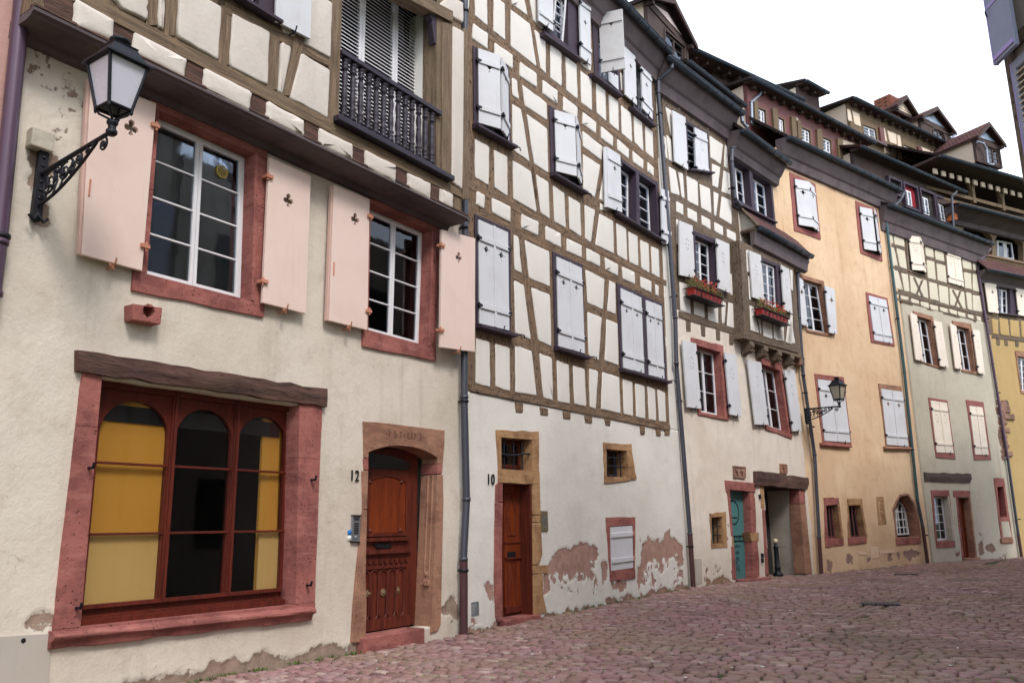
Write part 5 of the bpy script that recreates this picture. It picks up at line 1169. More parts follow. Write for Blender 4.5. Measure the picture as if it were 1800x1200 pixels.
# timbered part
wA=F8.uv('k 330 470, k 495 545, k 500 800, k 340 830',.03)
wAo=F8.uv('k 325 465, k 490 530, k 505 880, k 345 800',.03);wAi=F8.uv('k 345 500, k 470 555, k 480 850, k 358 800',.03)
wTo=F8.uv('j 340 845, j 500 935, j 515 1215, j 360 1195',.03);wTi=F8.uv('j 350 870, j 470 950, j 480 1210, j 365 1185',.03)
ob_=MB();zl=zpl-.1
uS=F8.uv1(*Q('k 620 600')[0],0)[0]
uS2=F8.uv1(*Q('j 640 950')[0],0)[0]
ob_.prism(F8,[(.0,zpl-.12),(uS+.1,zpl-.12),(uS+.1,9.6),(uS2+.25,9.9),(uS2+.25,zT8),(.0,zT8)],.0,-.28,[insetq(wAo,.03),insetq(wTo,.03)]);ob_.build('timber_frame',M['oak8'],h8)
rl=MB()
rail(rl,F8,'k 240 998, k 662 1130, k 662 1170, k 240 1038',.03);rail(rl,F8,'k 180 228, k 612 430, k 615 468, k 185 270',.006);rail(rl,F8,'k 190 345, k 612 545, k 620 585, k 190 385',.0055)
rail(rl,F8,'j 175 595, j 700 895, j 700 930, j 175 630',.006);rail(rl,F8,'j 180 705, j 650 970, j 640 1010, j 180 745',.0055)
for s,w in (('k 235 790 350 825',34),('k 540 900 625 940',34),('k 570 740 615 755',30),('k 225 580 245 590',24)):timber(rl,F8,s,w,.004)
for s,w in (('k 222 90 255 255',20),('k 512 30 485 375',22),('k 565 560 582 730',0),('k 555 930 540 1090',22)):
    if w:timber(rl,F8,s,w,.0075)
for s,w in (('k 275 100 285 270',20),('k 364 170 375 330',18),('k 445 20 460 360',22),('k 318 850 330 1030',24),('k 412 910 420 1060',22),('k 505 920 508 1090',22),('k 215 400 240 1010',20),('j 365 690 372 830',22),('j 262 600 265 760',18),('j 462 760 470 890',22),('j 560 850 565 950',22)):timber(rl,F8,s,w,.0025)
rl.build('timber_rails',M['oak8h'],h8)
panels('plaster_infill',F8,['k 170 50 213 75 240 240 185 222;k 232 85 262 97 272 262 255 250;k 287 110 358 150 362 312 295 275;k 373 165 440 195 450 357 385 322;k 454 30 508 55 492 190 458 175;k 532 75 568 95 575 235 518 215;k 465 215 497 230 480 375 470 370;k 520 245 578 275 583 430 505 385',
 'k 218 278 262 298 265 370 220 345;k 293 320 353 350 357 418 297 388;k 385 370 442 400 443 465 388 430;k 470 415 525 445 527 505 472 475;k 553 460 610 490 612 545 555 515',
 'k 218 395 232 403 238 565 222 560;k 595 582 608 592 605 735 582 722;k 575 755 610 770 620 915 577 890;k 240 810 305 830 313 1020 247 995;k 332 882 400 902 405 1045 337 1022;k 427 915 492 940 495 1085 430 1058;k 518 935 545 947 535 1085 522 1080;k 562 945 624 962 632 1125 553 1098;k 230 610 240 612 246 760 236 755',
 'j 180 545 248 580 248 630 182 600;j 270 600 352 655 352 708 272 660;j 377 680 455 730 455 780 379 735;j 473 752 550 800 550 848 475 803;j 567 815 617 848 617 892 569 863',
 'j 228 655 248 668 248 730 231 720;j 283 700 355 745 357 808 285 763;j 387 760 453 805 455 868 390 828;j 485 832 550 872 552 938 488 903;j 578 900 668 925 642 1000 582 965;j 183 630 197 638 197 690 185 682',
 'j 198 755 243 782 250 965 235 950;j 508 955 602 1020 585 1155 515 1110;j 615 1022 635 1040 632 1190 610 1172;j 205 950 235 985 250 1145 222 1125;j 190 960 200 970 212 1120 200 1110'],M['infill10'],h8,0,base=-.02,h=.018,r=.035)
je=MB()
for s in ('k 287 1058 316 1070 316 1135 290 1130','k 385 1092 412 1102 412 1168 388 1160','k 483 1122 510 1132 510 1192 486 1188','l 490 108 518 116 518 180 492 176'):je.prism_grain(F8,F8.uv(s,.02),.022,-.1)
je.build('joist_ends',M['oak8h'],h8,.006)
# windows
wn,o,i_=dwin(h8,F8,wAo,wAi,rows=4,leaves=2,back='curtain_red',rev=.2,lab='dark framed window with a deep red curtain')
pl_=dict(battens=False,kind='dots',mat=M['grey_shut'],es=.16)
def fl(s,side,root=h8,F=F8,d=.08,ec=(.5,.34),mat='grey_shut',kind='dots',es=.16,bt=False,cat=True):
    return leaf(root,F,F.uv(s,d+.04),d,kind,M[mat],battens=bt,es=es,ec=ec,hinges='iron',side=side,catch=cat)
fl('k 240 402, k 328 438, k 345 782, k 245 762','r',ec=(.55,.4));fl('k 485 520, k 570 558, k 578 882, k 500 850','l')
wn,o,i_=dwin(h8,F8,wTo,wTi,rows=5,leaves=1,glassm=M['glass_blue'])
fl('j 248 775, j 340 825, j 360 1195, j 265 1135','r',kind=None,mat='white_shut');leaf(h8,F8,F8.uv('j 405 895, j 490 940, j 505 1215, j 415 1190',.12),.08,'dots',M['white_shut'],es=.14,ec=(.55,.4),hinges='iron',side='l',bt=(.2,.96))
for O,I,ss in ((r1o,r1i,('l 158 148, l 255 175, l 292 632, l 195 620','l 455 235, l 535 252, l 578 688, l 495 672')),(r2o,r2i,('l 618 290, l 712 305, l 765 745, l 672 742','l 875 362, l 945 362, l 998 785, l 935 790'))):
    wn=stone_frame(h8,F8,O,I,M['sand_red'],.035,-.3,joints=(.32,.5),rough=.012);sash(wn,F8,I,-.2,rows=3,leaves=2,fw=.055,back='curtain')
    fl(ss[0],'r',mat='white_shut',ec=(.55,.32));fl(ss[1],'l',mat='white_shut',ec=(.5,.33))
wn=stone_frame(h8,F8,bwo,bwi,M['sand_ochre'],.02,-.34,joints=(.4,.6),rough=.02);sash(wn,F8,bwi,-.25,rows=1,leaves=1,mat=M['teal'],fw=.03)
br=MB()
for s in (.35,.7):br.tube([F8.w(*quadpt(bwi,s,0),-.05),F8.w(*quadpt(bwi,s,1),-.05)],.013,6)
for t in (.35,.7):br.tube([F8.w(*quadpt(bwi,0,t),-.045),F8.w(*quadpt(bwi,1,t),-.045)],.013,6)
br.build('iron_bars',M['iron'],wn)
# teal door
b=MB();rpoly(b,F8,'y 35 22, y 368 55, y 368 160, y 315 150, y 85 128, y 82 150, y 45 150',.03,-.3);rpoly(b,F8,'y 55 170, y 85 160, y 120 640, y 95 640',.02,-.3);rpoly(b,F8,'y 98 755, y 132 750, y 158 1130, y 112 1120',.02,-.3)
rpoly(b,F8,'y 308 165, y 350 170, y 362 230, y 372 400, y 375 600, y 325 600',.028,-.3);rpoly(b,F8,'y 330 705, y 388 700, y 410 900, y 412 1090, y 360 1110, y 345 1110',.028,-.3);dw=b.build('doorway',M['sand_red'],h8,.012)
b=MB();rpoly(b,F8,'y 300 603, y 405 603, y 405 700, y 328 702',.032,-.3);rpoly(b,F8,'y 48 142, y 85 150, y 86 172, y 55 168',.022,-.25);rpoly(b,F8,'y 100 642, y 120 640, y 132 748, y 104 752',.01,-.25);b.build('jamb',M['sand_ochre'],dw,.012)
dd=-.2;u0=F8.uv1(*Q('y 80 500')[0],dd)[0]-.3;u1=F8.uv1(*Q('y 290 900')[0],dd)[0]+.02;z1=dri[0][1]+.02
b=MB();b.box(F8,u0,u1+.25,.1,z1,dd-.05,dd);b.build('door',M['teal'],dw);b=MB()
zq=lambda y:F8.uv1(*Q('y 200 %d'%y)[0],dd)[1]
b.box(F8,u0,u1+.2,zq(640)-.012,zq(640)+.012,dd,dd+.015);b.box(F8,u0,u1+.2,zq(695)-.012,zq(695)+.012,dd,dd+.015);b.build('door_rail',M['black'],dw)
b=MB();c=F8.uv1(*Q('y 120 380')[0],dd);b.prism(F8,circ(c,.33,32,1),dd+.003,dd-.001,[circ(c,.29,32)]);b.box(F8,c[0]-.1,c[0]+.2,c[1]-.16,c[1]-.12,dd,dd+.003);b.build('round_emblem',M['black'],dw)
for y,tx,sz in ((665,'YOTHE  A',.17),(752,'sation',.17),(822,'ublic',.17),(895,'ght',.22),(1000,'(Ā)',.26)):
    p=F8.uv1(*Q('y %d %d'%(165 if y>700 else 180,y))[0],dd);text_obj('lettering',tx,F8,p[0],p[1],dd+.001,sz,M['black'],dw,.002,.8)
b=MB();q=F8.uv('y 160 1120, y 390 1105, y 400 1150, y 150 1175',.15);b.box(F8,u0+.2,u1+.45,-.05,.14,-.36,.2);b.build('doorstep',M['sand_red'],dw,.015)
# passage with old lintel beam
b=MB();rough_beam(b,F8,F8.uv('m 600 268, m 968 315, m 962 396, m 600 368',.1),.1,-.3,12,.02);b.build('lintel_beam',M['oak_dark'],h8)
b=MB();rpoly(b,F8,'m 628 375, m 652 378, m 658 535, m 632 530',.02,-.32);pj=b.build('passage',M['sand_ochre'],h8,.01)
b=MB();rpoly(b,F8,'m 640 538, m 658 538, m 688 1010, m 668 1000',.02,-.32);rpoly(b,F8,'m 898 402, m 938 402, m 945 500, m 905 500',.025,-.32);b.build('jamb',M['sand_red'],pj,.01)
b=MB();rpoly(b,F8,'m 905 503, m 945 503, m 992 998, m 972 1002, m 942 992',.025,-.32);b.build('jamb',M['sand_pink'],pj,.01)
ul,ur=psi[3][0]-.1,psi[2][0]+.05;b=MB()
b.box(F8,ur-.02,ur+.2,-.1,psi[0][1]+.4,-3.2,-.3);b.box(F8,ul-.2,ul-.0,-.1,psi[0][1]+.4,-3.2,-.3);b.build('passage_wall',M['concrete'],pj)
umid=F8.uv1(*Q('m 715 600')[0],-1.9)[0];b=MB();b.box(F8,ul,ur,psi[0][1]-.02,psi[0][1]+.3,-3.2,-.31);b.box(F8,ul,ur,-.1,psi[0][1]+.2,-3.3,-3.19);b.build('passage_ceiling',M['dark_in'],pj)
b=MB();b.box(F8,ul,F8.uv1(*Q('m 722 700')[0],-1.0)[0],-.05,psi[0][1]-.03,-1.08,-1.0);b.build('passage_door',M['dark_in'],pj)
b=MB();ud=F8.uv1(*Q('m 722 700')[0],-1.0)[0];b.box(F8,ud-.02,ud+.1,-.05,psi[0][1]-.03,-1.05,-.93);b.build('passage_post',M['lead'],pj)
# carved stones
for s,lab in (('m 436 232, m 522 240, m 523 322, m 440 318','grey carved stone tablet with two shields'),('m 766 218, m 814 222, m 816 288, m 768 285',None)):
    q=F8.uv(s,.03);b=MB();b.prism(F8,q,.03,-.02);iq=insetq(q,.04);b2=b
    W,H=qsize(iq);b.prism(F8,q,.045,.02,[iq])
    for sx in ((.27,.73) if lab else (.5,)):
        for a in range(2):b.tube([F8.w(*quadpt(iq,sx-.17,.2+.5*a*.3),.035),F8.w(*quadpt(iq,sx,.5+.3*a),.05),F8.w(*quadpt(iq,sx+.17,.2+.5*a*.3),.035)],.014,5)
        b.lathe(F8.w(*quadpt(iq,sx,.35),.02),[(.05,0),(.04,.025),(.015,.035)],8,F8.N)
    o=b.build('carved_tablet',M['brass'] if False else M['sand_pink'] if lab is None else M['rubble'],h8,.004)
    if lab:o['label']=lab
b=MB()
for s in ('y 412 205','y 440 858','y 441 912'):
    u,z=F8.uv(s,.02)[0];b.box(F8,u-.035,u+.035,z-.06,z+.06,0,.06)
b.build('wall_sensor',M['iron'],h8,.006)
b=MB();b.prism(F8,F8.uv('m 168 886, m 214 884, m 220 1056, m 178 1068',.015),.015,-.02);b.build('meter_hatch',M['hatch'],h8,.004)
# ---- oriel bay
DO=.3
or_q=F8.uv('k 645 580, k 990 715, l 980 240, l 590 95',DO)
uo0=F8.uv1(*Q('k 668 800')[0],DO)[0]-.12;uo1=F8.uv1(*Q('k 1010 900')[0],DO)[0]-.0
zo0=F8.uv1(*Q('l 620 130')[0],DO)[1];zo1=F8.uv1(*Q('k 650 560')[0],DO)[1]+.1
wOo=F8.uv('k 770 640, k 925 700, k 945 1000, k 790 960',DO+.02);wOi=F8.uv('k 782 665, k 880 705, k 895 985, k 800 950',DO+.02)
b=MB();b.prism(F8,rect(uo0,uo1,zo0-.1,zo1),DO,DO-.12,[insetq(wOo,.02)]);b.box(F8,uo0,uo0+.12,zo0-.1,zo1,-.0,DO-.121);b.box(F8,uo1-.12,uo1,zo0-.1,zo1,0,DO-.121);b.box(F8,uo0+.121,uo1-.121,zo0-.1,zo0+.02,0,DO-.121)
ori=b.build('oriel_bay',M['oak8'],h8)
b=MB();rail(b,F8,'l 590 92, l 980 205, l 978 240, l 590 135',DO+.03,.0);timber(b,F8,'k 665 590 690 1150',42,DO+.025);timber(b,F8,'k 700 870 770 1140',20,DO+.014);timber(b,F8,'k 980 1010 940 1180',18,DO+.014)
for s,w in (('k 770 960 785 1160',18),('k 848 1040 860 1180',20),('k 925 1050 932 1190',20),('k 985 720 1010 1200',18)):timber(b,F8,s,w,DO+.01)
timber(b,F8,'k 690 930 790 965',30,DO+.012);b.build('timber_rails',M['oak8h'],ori)
OF=OffF(F8,DO)
panels('plaster_infill',F8,['k 673 595 697 603 705 745 680 745;k 690 770 702 780 712 930 697 925;k 702 965 725 975 762 1145 708 1128;k 745 975 770 985 778 1150 772 1148;k 787 1055 845 1065 850 1185 792 1165;l 788 -10 842 5 870 160 800 140;k 870 1065 922 1075 928 1200 876 1190;l 915 -30 930 -20 925 180 890 170;k 955 1060 975 1060 1000 1215 940 1205;k 970 730 982 735 985 870 975 860'],M['infill10'],ori,DO,base=-.02,h=.026,r=.03)
wn,o,i_=dwin(ori,F8,wOo,wOi,d=DO+.02,rows=4,leaves=2,sill=False,rev=.1)
fl('k 702 600, k 778 632, k 805 938, k 725 908','r',root=ori,d=DO+.06,ec=(.5,.38));fl('k 912 695, k 965 725, k 988 1018, k 932 990','l',root=ori,d=DO+.06,ec=(.55,.38))
# left cheek panels
LC=Fac((F8.w(uo0,0,0)[0],F8.w(uo0,0,0)[1]),math.degrees(math.atan2(-F8.N[1],-F8.N[0])))
# corbels
b=MB()
for x,y in ((625,165),(723,195),(820,222),(908,248)):
    u,z=F8.uv1(*Q('l %d %d'%(x,y))[0],DO-.1);zt=zo0-.06
    pr=[(.0,zt),(DO+.0,zt),(DO+.02,zt-.16),(DO-.1,zt-.34),(DO-.22,zt-.36),(.05,zt-.4),(0,zt-.42)]
    V=[F8.w(u-.13,z_,d_) for d_,z_ in pr]+[F8.w(u+.13,z_,d_) for d_,z_ in pr];n=len(pr)
    b.add(V,[tuple(range(n)),tuple(reversed(range(n,2*n)))]+[(i,(i+1)%n+0,(i+1)%n+n,i+n)[::-1] for i in range(n)]);b.obox(F8.w(u,zt-.3,DO-.02),F8.U*.1,F8.N*.05,(0,0,.025))
b.build('corbel',M['oak8h'],ori,.02)
b=MB();u,z=F8.uv1(*Q('l 965 300')[0],.05);b.obox(F8.w(u,z,.06),F8.U*.22,F8.N*.16,(0,0,.16));b.build('stone_corbel',M['rubble'],h8,.05)
# oriel roof, gutter
dg=DO+.27;eL,eR=F8.uv([Q('k 768 458')[0],Q('k 1110 628')[0]],dg);ze=(eL[1]+eR[1])/2
b=MB();halfpipe(b,F8,eL[0],eR[0],ze,ze,dg,.1);b.tube([F8.w(eL[0],ze-.02,dg),F8.w(eL[0]-.0,ze-.02,dg-.05)],.02);b.build('gutter',M['gutter'],ori)
zr=F8.uv1(*Q('k 640 310')[0],.02)[1];ue0,ue1=eL[0]-.05,eR[0]+.0
b=MB();V=[F8.w(ue0,ze+.08,dg),F8.w(ue1,ze+.08,dg),F8.w(ue1,zr,.02),F8.w(ue0,zr,.02)];V+=[v-np.array([0,0,.09]) for v in V];L=math.hypot(zr-ze,dg)
b.add(V,[(0,1,2,3),(7,6,5,4),(0,4,5,1),(1,5,6,2),(2,6,7,3),(3,7,4,0)],[[(ue0,0),(ue1,0),(ue1,L),(ue0,L)]]+[[(0,0)]*4]*5);b.build('oriel_roof',M['tile_red'],ori)
b=MB();b.sweep(F8,[(dg-.08,.06),(dg-.08,-.02),(DO+.14,-.28),(DO+.1,-.5),(DO-.02,-.55),(DO-.02,.0)],ue0,ue1-.02,ze);b.build('soffit',M['eave'],ori)
b=MB();b.add([F8.w(ue0+.04,ze,dg-.05),F8.w(ue0+.04,ze,.0),F8.w(ue0+.04,zr-.1,.0)],[(0,1,2),(2,1,0)]);b.build('oriel_cheek',M['infill10'],ori)
b=MB();b.tube([F8.w(ue0,ze+.02,dg),F8.w(ue0,zr-.05,.04)],.05,6);b.tube([F8.w(ue0+.02,ze-.04,.0),F8.w(ue0+.02,ze-.04,dg-.08)],.07,4);b.build('barge_board',M['oak8h'],ori)
# upper right bay with two dark framed windows
q0=F8.uv('k 600 20, k 862 120, k 882 412, k 600 262',.06);zt_=F8.uv1(*Q('j 720 930')[0],.06)[1]
uL_,uR_=F8.uv1(1291,300,.06)[0],F8.uv1(1366,370,.06)[0];zb_=zr-.1
c1=F8.uv('k 612 35, k 700 72, k 712 318, k 612 275',.06);c2=F8.uv('k 727 80, k 810 118, k 870 398, k 745 330',.06)
c1=[(uL_+.2,zt_-.5),(uL_+.2+(uR_-uL_)*.34,zt_-.5),(uL_+.2+(uR_-uL_)*.34,F8.uv1(*Q('k 690 320')[0],.06)[1]),(uL_+.2,F8.uv1(*Q('k 690 320')[0],.06)[1])]
a1=F8.uv1(*Q('k 608 100')[0],.06)[0];a2=F8.uv1(*Q('k 705 130')[0],.06)[0];a3=F8.uv1(*Q('k 728 150')[0],.06)[0];a4=F8.uv1(*Q('k 848 220')[0],.06)[0]
zc1=F8.uv1(*Q('k 640 30')[0],.06)[1];zc0=F8.uv1(*Q('k 790 360')[0],.06)[1]
C1=[(a1,zc1),(a2,zc1),(a2,zc0),(a1,zc0)];C2=[(a3,zc1),(a4,zc1),(a4,zc0),(a3,zc0)]
b=MB();b.prism(F8,rect(a1-.25,a4+.12,zr-.15,zT8-.2),.06,-.28,[C1,C2]);wn=b.build('window',M['purple_frame'],h8,.008);wn['label']='pair of large dark framed windows above the oriel roof'
for C_ in (C1,C2):sash(wn,F8,C_,-.18,rows=3,leaves=2,glassm=M['glass_blue'],back='curtain_white' if C_ is C2 else 'dark_in')
sillpx(wn,F8,*Q('k 620 285, k 885 418'),d=.06,out=.12)
b=MB();b.box(F8,a4+.1,uR8,zpl-.2,zT8-.2,-.28,0);b.build('wall_strip',M['plaster6'],h8)
b=MB();b.box(F8,uo0-.1,uR8,zpl-.3,zr,-.28,-.01);b.build('wall_behind_oriel',M['plaster8'],h8)
# eaves
eave(h8,F8,Q('j 220 395')[0],Q('j 745 800')[0],.55,0,drop=.8,r=.1,cl='tile_dark',pitch=48,run=1.8)
eave(h8,F8,Q('j 745 905')[0],Q('j 1075 1150')[0],.6,.06,drop=.7,r=.1,cl='tile_dark',pitch=45,run=2.4)
# attic storeys behind
def attic(root,F,d,gl,gr_,h,depth=3.5,clad='gable_plaster',gut=.32,ext=(0,0),drop=.35,rafters=True,pitch=12,cl='tile_dark',post=True,wall='oak_attic',wins=(),inset=.0,r=.085,soff='oak_attic'):
    """set-back attic storey: gutter line gl->gr_ at distance d+gut, wall of height h under it"""
    (u0,z0),(u1,z1)=F.uv([gl,gr_],d+gut);zz=(z0+z1)/2;u0-=ext[0];u1+=ext[1]
    b=MB();b.prism(F,rect(u0+inset,u1-.05,zz-h,zz-.02),d,d-.15,[insetq(F.uv(s,d),0) for s in wins] if wins else []);a=b.build('attic',M[wall],root)
    b=MB();b.box(F,u0+inset,u0+inset+.12,zz-h,zz-.02,d-depth,d-.151);b.box(F,u1-.17,u1-.05,zz-h,zz-.02,d-depth,d-.151);b.build('attic_cheek',M[clad],a)
    for s in wins:
        q=F.uv(s,d);f=MB();f.prism(F,insetq(q,-.05),d+.02,d-.1,[q]);f.build('window_frame',M['oak_tan'],a);sash(a,F,q,d-.06,rows=3,leaves=2,back='dark_in',glassm=M['glass_blue'],fw=.05)
    g=MB();halfpipe(g,F,u0-.15,u1,zz,zz,d+gut,r);g.build('gutter',M['gutter'],a)
    s=MB();s.sweep(F,[(d+gut-r,.05),(d+gut-r,-.02),(d+gut-r-.03,-.06),(d-.05,-.04),(d-.05,.06)],u0-.12,u1-.02,zz)
    if rafters:
        n=max(2,int((u1-u0)/.6))
        for k in range(n):
            u=u0+.2+k*.6;s.prism(F,rect(u,u+.13,zz-.2,zz-.05),d+gut-r-.1,d-.03)
    s.build('rafter_feet',M[soff],a)
    t=math.tan(math.radians(pitch));L=depth/math.cos(math.radians(pitch));rf=MB()
    V=[F.w(u0-.2,zz+.07,d+gut),F.w(u1+.05,zz+.07,d+gut),F.w(u1+.05,zz+.07+depth*t,d+gut-depth),F.w(u0-.2,zz+.07+depth*t,d+gut-depth)];V+=[v-np.array([0,0,.11]) for v in V]
    rf.add(V,[(0,1,2,3),(7,6,5,4),(0,4,5,1),(1,5,6,2),(2,6,7,3),(3,7,4,0)],[[(u0,0),(u1,0),(u1,L),(u0,L)]]+[[(0,0)]*4]*5);rf.build('attic_roof',M[cl],a)
    return a,u0,u1,zz
attic(h8,F8,-.9,Q('j 375 458')[0],Q('j 760 730')[0],1.6,wall='oak_attic',rafters=False)
attic(h8,Fac((9.06,26.13),36),-2.35,(1222,88),(1406,171),2.6,wall='oak_attic',ext=(.6,.3),depth=5,gut=.6)
# little pipes
pipe_multi(h8,F8,[(1307,240),(1287,262),(1286,285),(1292,350),(1302,362)],.22,.06,['pipe_dark']*4,[(1288,330)])
pipe_multi(h8,F8,[(1302,200),(1305,215),(1313,224)],.4,.05,['zinc']*2)
pipe_multi(h8,F6,[(1420,448),(1419,462),(1402,482),(1405,560),(1412,660)],.16,.055,['pipe_dark']*4,[(1410,630)])
pipe_multi(h8,F6,[(1412,660),(1432,800),(1440,945)],.13,.055,['pipe_dark']*2,[(1428,750),(1416,690)])
pipe_multi(h8,F6,[(1440,945),(1444,1010)],.13,.06,['pipe_brown'])
# ================================================================== apricot house
h6=thing('rendered_house','apricot rendered house with mauve-red window frames and a pointed stone window',"house",F6.w(3.8,0,0),'houses along the curved street')
uR6=F6.uv1(1636,980,0)[0];z6=14.0
wear=[F6.uv(s) for s in ('s 345 970, s 365 950, s 392 1000, s 398 1065, s 350 1050','s 520 1000, s 548 985, s 545 1040, s 522 1045','s 695 970, s 735 965, s 738 1030, s 700 1030','s 785 1010, s 795 955, s 825 985, s 800 1010','s 840 940, s 900 930, s 990 935, s 985 1000, s 900 1010, s 845 1000','s 165 1020, s 210 1010, s 215 1115, s 175 1118')]
A6=[('s 142 472, s 270 470, s 318 888, s 158 905','s 160 540, s 262 530, s 298 825, s 178 830','sand_red'),('s 350 482, s 475 480, s 518 865, s 362 885','s 356 540, s 465 535, s 512 820, s 375 826','sand_ochre')]
go=F6.uv('s 748 570, s 770 510, s 805 445, s 885 435, s 930 500, s 965 575, s 985 700, s 998 870, s 785 885, s 765 700',.02)
gi=F6.uv('s 765 575, s 785 520, s 815 462, s 880 452, s 920 512, s 950 590, s 970 700, s 985 812, s 792 826, s 775 700',.02)
co=F6.uv('o 200 868, o 378 918, q 285 238, q 82 195',.03);ci=F6.uv('o 218 898, o 362 942, q 270 215, q 92 180',.03)
hol=[insetq(F6.uv(a,.02),.05) for a,_,_ in A6]+[insetq(co,.04),F6.uv('s 757 575, s 777 515, s 810 455, s 882 445, s 925 507, s 958 583, s 978 700, s 990 830, s 790 842, s 770 700')]
wallgrid('wall',F6,0,[(.0,-.2),(uR6,-.2),(uR6,z6),(.0,z6)],M['plaster6'],h6,holes=hol,res=.07,wear=wear,und=.012,seed=41)
shell(h6,F6,0,uR6,z6-.1,M['plaster6'])
b=MB()
for s in ('s 443 946, s 515 946, s 515 975, s 447 976','s 545 908, s 620 905, s 626 1000, s 556 1006','s 632 938, s 765 932, s 768 958, s 634 964'):b.prism(F6,F6.uv(s,.012),.012,-.02)
b.build('repair_patches',M['repair'],h6,.003)
def closed6(root,F,fo,fi,mat='paint_red',shut='white_shut',kind='cross',semi_=None,es=.14,sill=None,ec=(.5,.27),split=.5):
    o,i_=F.uv(fo,.03),F.uv(fi,.03);wn=flat_frame(root,F,o,i_,M[mat],.03,-.02);W,H=qsize(i_)
    b=MB();b.prism(F,insetq(i_,-.01),.008,-.02);b.build('recess',M['dark_in'],wn)
    if semi_:
        zt,zb=(i_[0][1]+i_[1][1])/2-.03,(i_[2][1]+i_[3][1])/2+.03
        leafrot(root,F,i_[0][0]+.02,zt,zb,W*.5,semi_[0],'l',.04,kind,M[shut],es=es,hinges='iron',catch=False,ec=ec);leafrot(root,F,i_[1][0]-.02,zt,zb,W*.5,semi_[1],'r',.04,kind,M[shut],es=es,hinges='iron',ec=ec)
    else:pair(root,F,insetq(i_,.015),.012,kind,M[shut],es=es,ec=ec,bt=(.16,.83),th=.035)
    if sill:sillpx(wn,F,*Q(sill),mat=mat,out=.08)
    return wn
closed6(h6,F6,'o 120 95, o 315 185, o 357 605, o 157 535','o 148 140, o 300 212, o 333 552, o 178 505',semi_=(15,15))
closed6(h6,F6,'o 615 310, o 780 380, o 822 770, o 657 705','o 638 355, o 768 408, o 803 728, o 672 685',semi_=(14,22))
closed6(h6,F6,'o 695 998, o 858 1045, q 800 318, q 610 280','o 712 1022, o 846 1058, q 780 298, q 630 270')
closed6(h6,F6,'q 150 538, q 385 565, q 450 1125, q 215 1108','q 168 578, q 378 605, q 438 1100, q 225 1085',sill='q 215 1112, q 458 1130',mat='sand_red')
closed6(h6,F6,'q 668 618, q 850 640, q 930 1135, q 730 1130','q 682 655, q 858 682, q 908 1130, q 732 1118',sill='q 732 1140, q 945 1145',mat='sand_pink')
wn=stone_frame(h6,F6,co,ci,M['sand_pink'],.035,-.3,rough=.004);wn['label']='open casement window in a brown frame on the apricot wall';sash(wn,F6,ci,-.16,rows=4,leaves=2,back='curtain_white')
leaf(h6,F6,F6.uv('k 1022 765, k 1058 800, k 1090 1105, k 1048 1085',.12),.08,'cross',M['white_shut'],battens=False,es=.13,ec=(.5,.3),hinges='iron',side='r');leaf(h6,F6,F6.uv('k 1200 830, k 1264 856, k 1282 1152, k 1232 1142',.12),.08,'cross',M['white_shut'],battens=False,es=.16,ec=(.6,.28),hinges='iron',side='l')
for a,b_,mt in A6:
    O,I=F6.uv(a,.02),F6.uv(b_,.02);wn=stone_frame(h6,F6,O,I,M[mt],.025,-.42,joints=(.9,.95),rough=.02)
    if mt=='sand_ochre':
        b=MB();rpoly(b,F6,'s 360 822, s 516 815, s 520 868, s 362 886',.035,-.2);b.build('sill',M['sand_red'],wn,.01)
    b=MB();b.prism(F6,[(I[1][0]-.012,I[1][1]),(I[1][0]+.1,I[1][1]),(I[2][0]+.1,I[2][1]),(I[2][0]-.012,I[2][1])],.03,-.4);b.build('jamb',M['sand_ochre'],wn,.01)
    b=MB();dd=-.2
    for s in (.25,.5,.75):b.tube([F6.w(*quadpt(I,s,0),dd+.1),F6.w(*quadpt(I,s,1),dd+.1)],.02,6)
    b.build('iron_bars',M['maroon'],wn);b=MB();q=insetq(I,-.05);b.prism(F6,q,dd,dd-.05,[insetq(q,.12)]);b.build('casement',M['maroon'],wn)
    b=MB();b.prism(F6,insetq(q,.1),dd-.02,dd-.03);b.build('pane',M['black'],wn)
b=MB();b.prism(F6,F6.uv('s 603 462, s 668 460, s 695 705, s 625 712',.02),.012,-.02,[F6.uv('s 625 505, s 655 505, s 672 660, s 640 665',.02)]);w_=b.build('slit_window',M['sand_ochre'],h6,.01)
b=MB();b.prism(F6,F6.uv('s 625 505, s 655 505, s 672 660, s 640 665',.0),.004,-.02);b.build('slit_infill',M['sand_ochre'],w_)
b=MB();b.prism(F6,go,.02,-.45,[gi]);gw=b.build('pointed_window',M['sand_pink'],h6,.012)
b=MB();rpoly(b,F6,'s 778 826, s 990 818, s 998 872, s 785 886',.035,-.2);b.build('sill',M['sand_red'],gw,.012)
dd=-.34;gs=F6.uv('s 775 800, s 768 600, s 795 500, s 830 530, s 855 590, s 885 795',dd);b=MB()
cx=sum(p[0] for p in gs)/6;cz=sum(p[1] for p in gs)/6;inn=[(cx+(u-cx)*.84,cz+(z-cz)*.92) for u,z in gs];b.prism(F6,gs,dd+.03,dd-.03,[inn])
for t in (.33,.66):
    u=min(p[0] for p in gs)*(1-t)+max(p[0] for p in gs)*t;b.box(F6,u-.02,u+.02,min(p[1] for p in gs),max(p[1] for p in gs)-.25*abs(t-.4)-.15,dd-.01,dd+.02)
for t in (.22,.45,.68):
    z=min(p[1] for p in gs)*(1-t)+max(p[1] for p in gs)*t;b.box(F6,min(p[0] for p in gs)+.05,max(p[0] for p in gs)-.08,z-.02,z+.02,dd-.01,dd+.018)
b.build('sash',M['white_sash'],gw);b=MB();b.prism(F6,[(u,z) for u,z in gi],dd-.04,dd-.06);b.build('pane',M['black'],gw)
eave(h6,F6,(1386,240),(1584,334.7),.5,0,drop=.85,r=.1,cl='tile_dark',pitch=42,run=1.6)
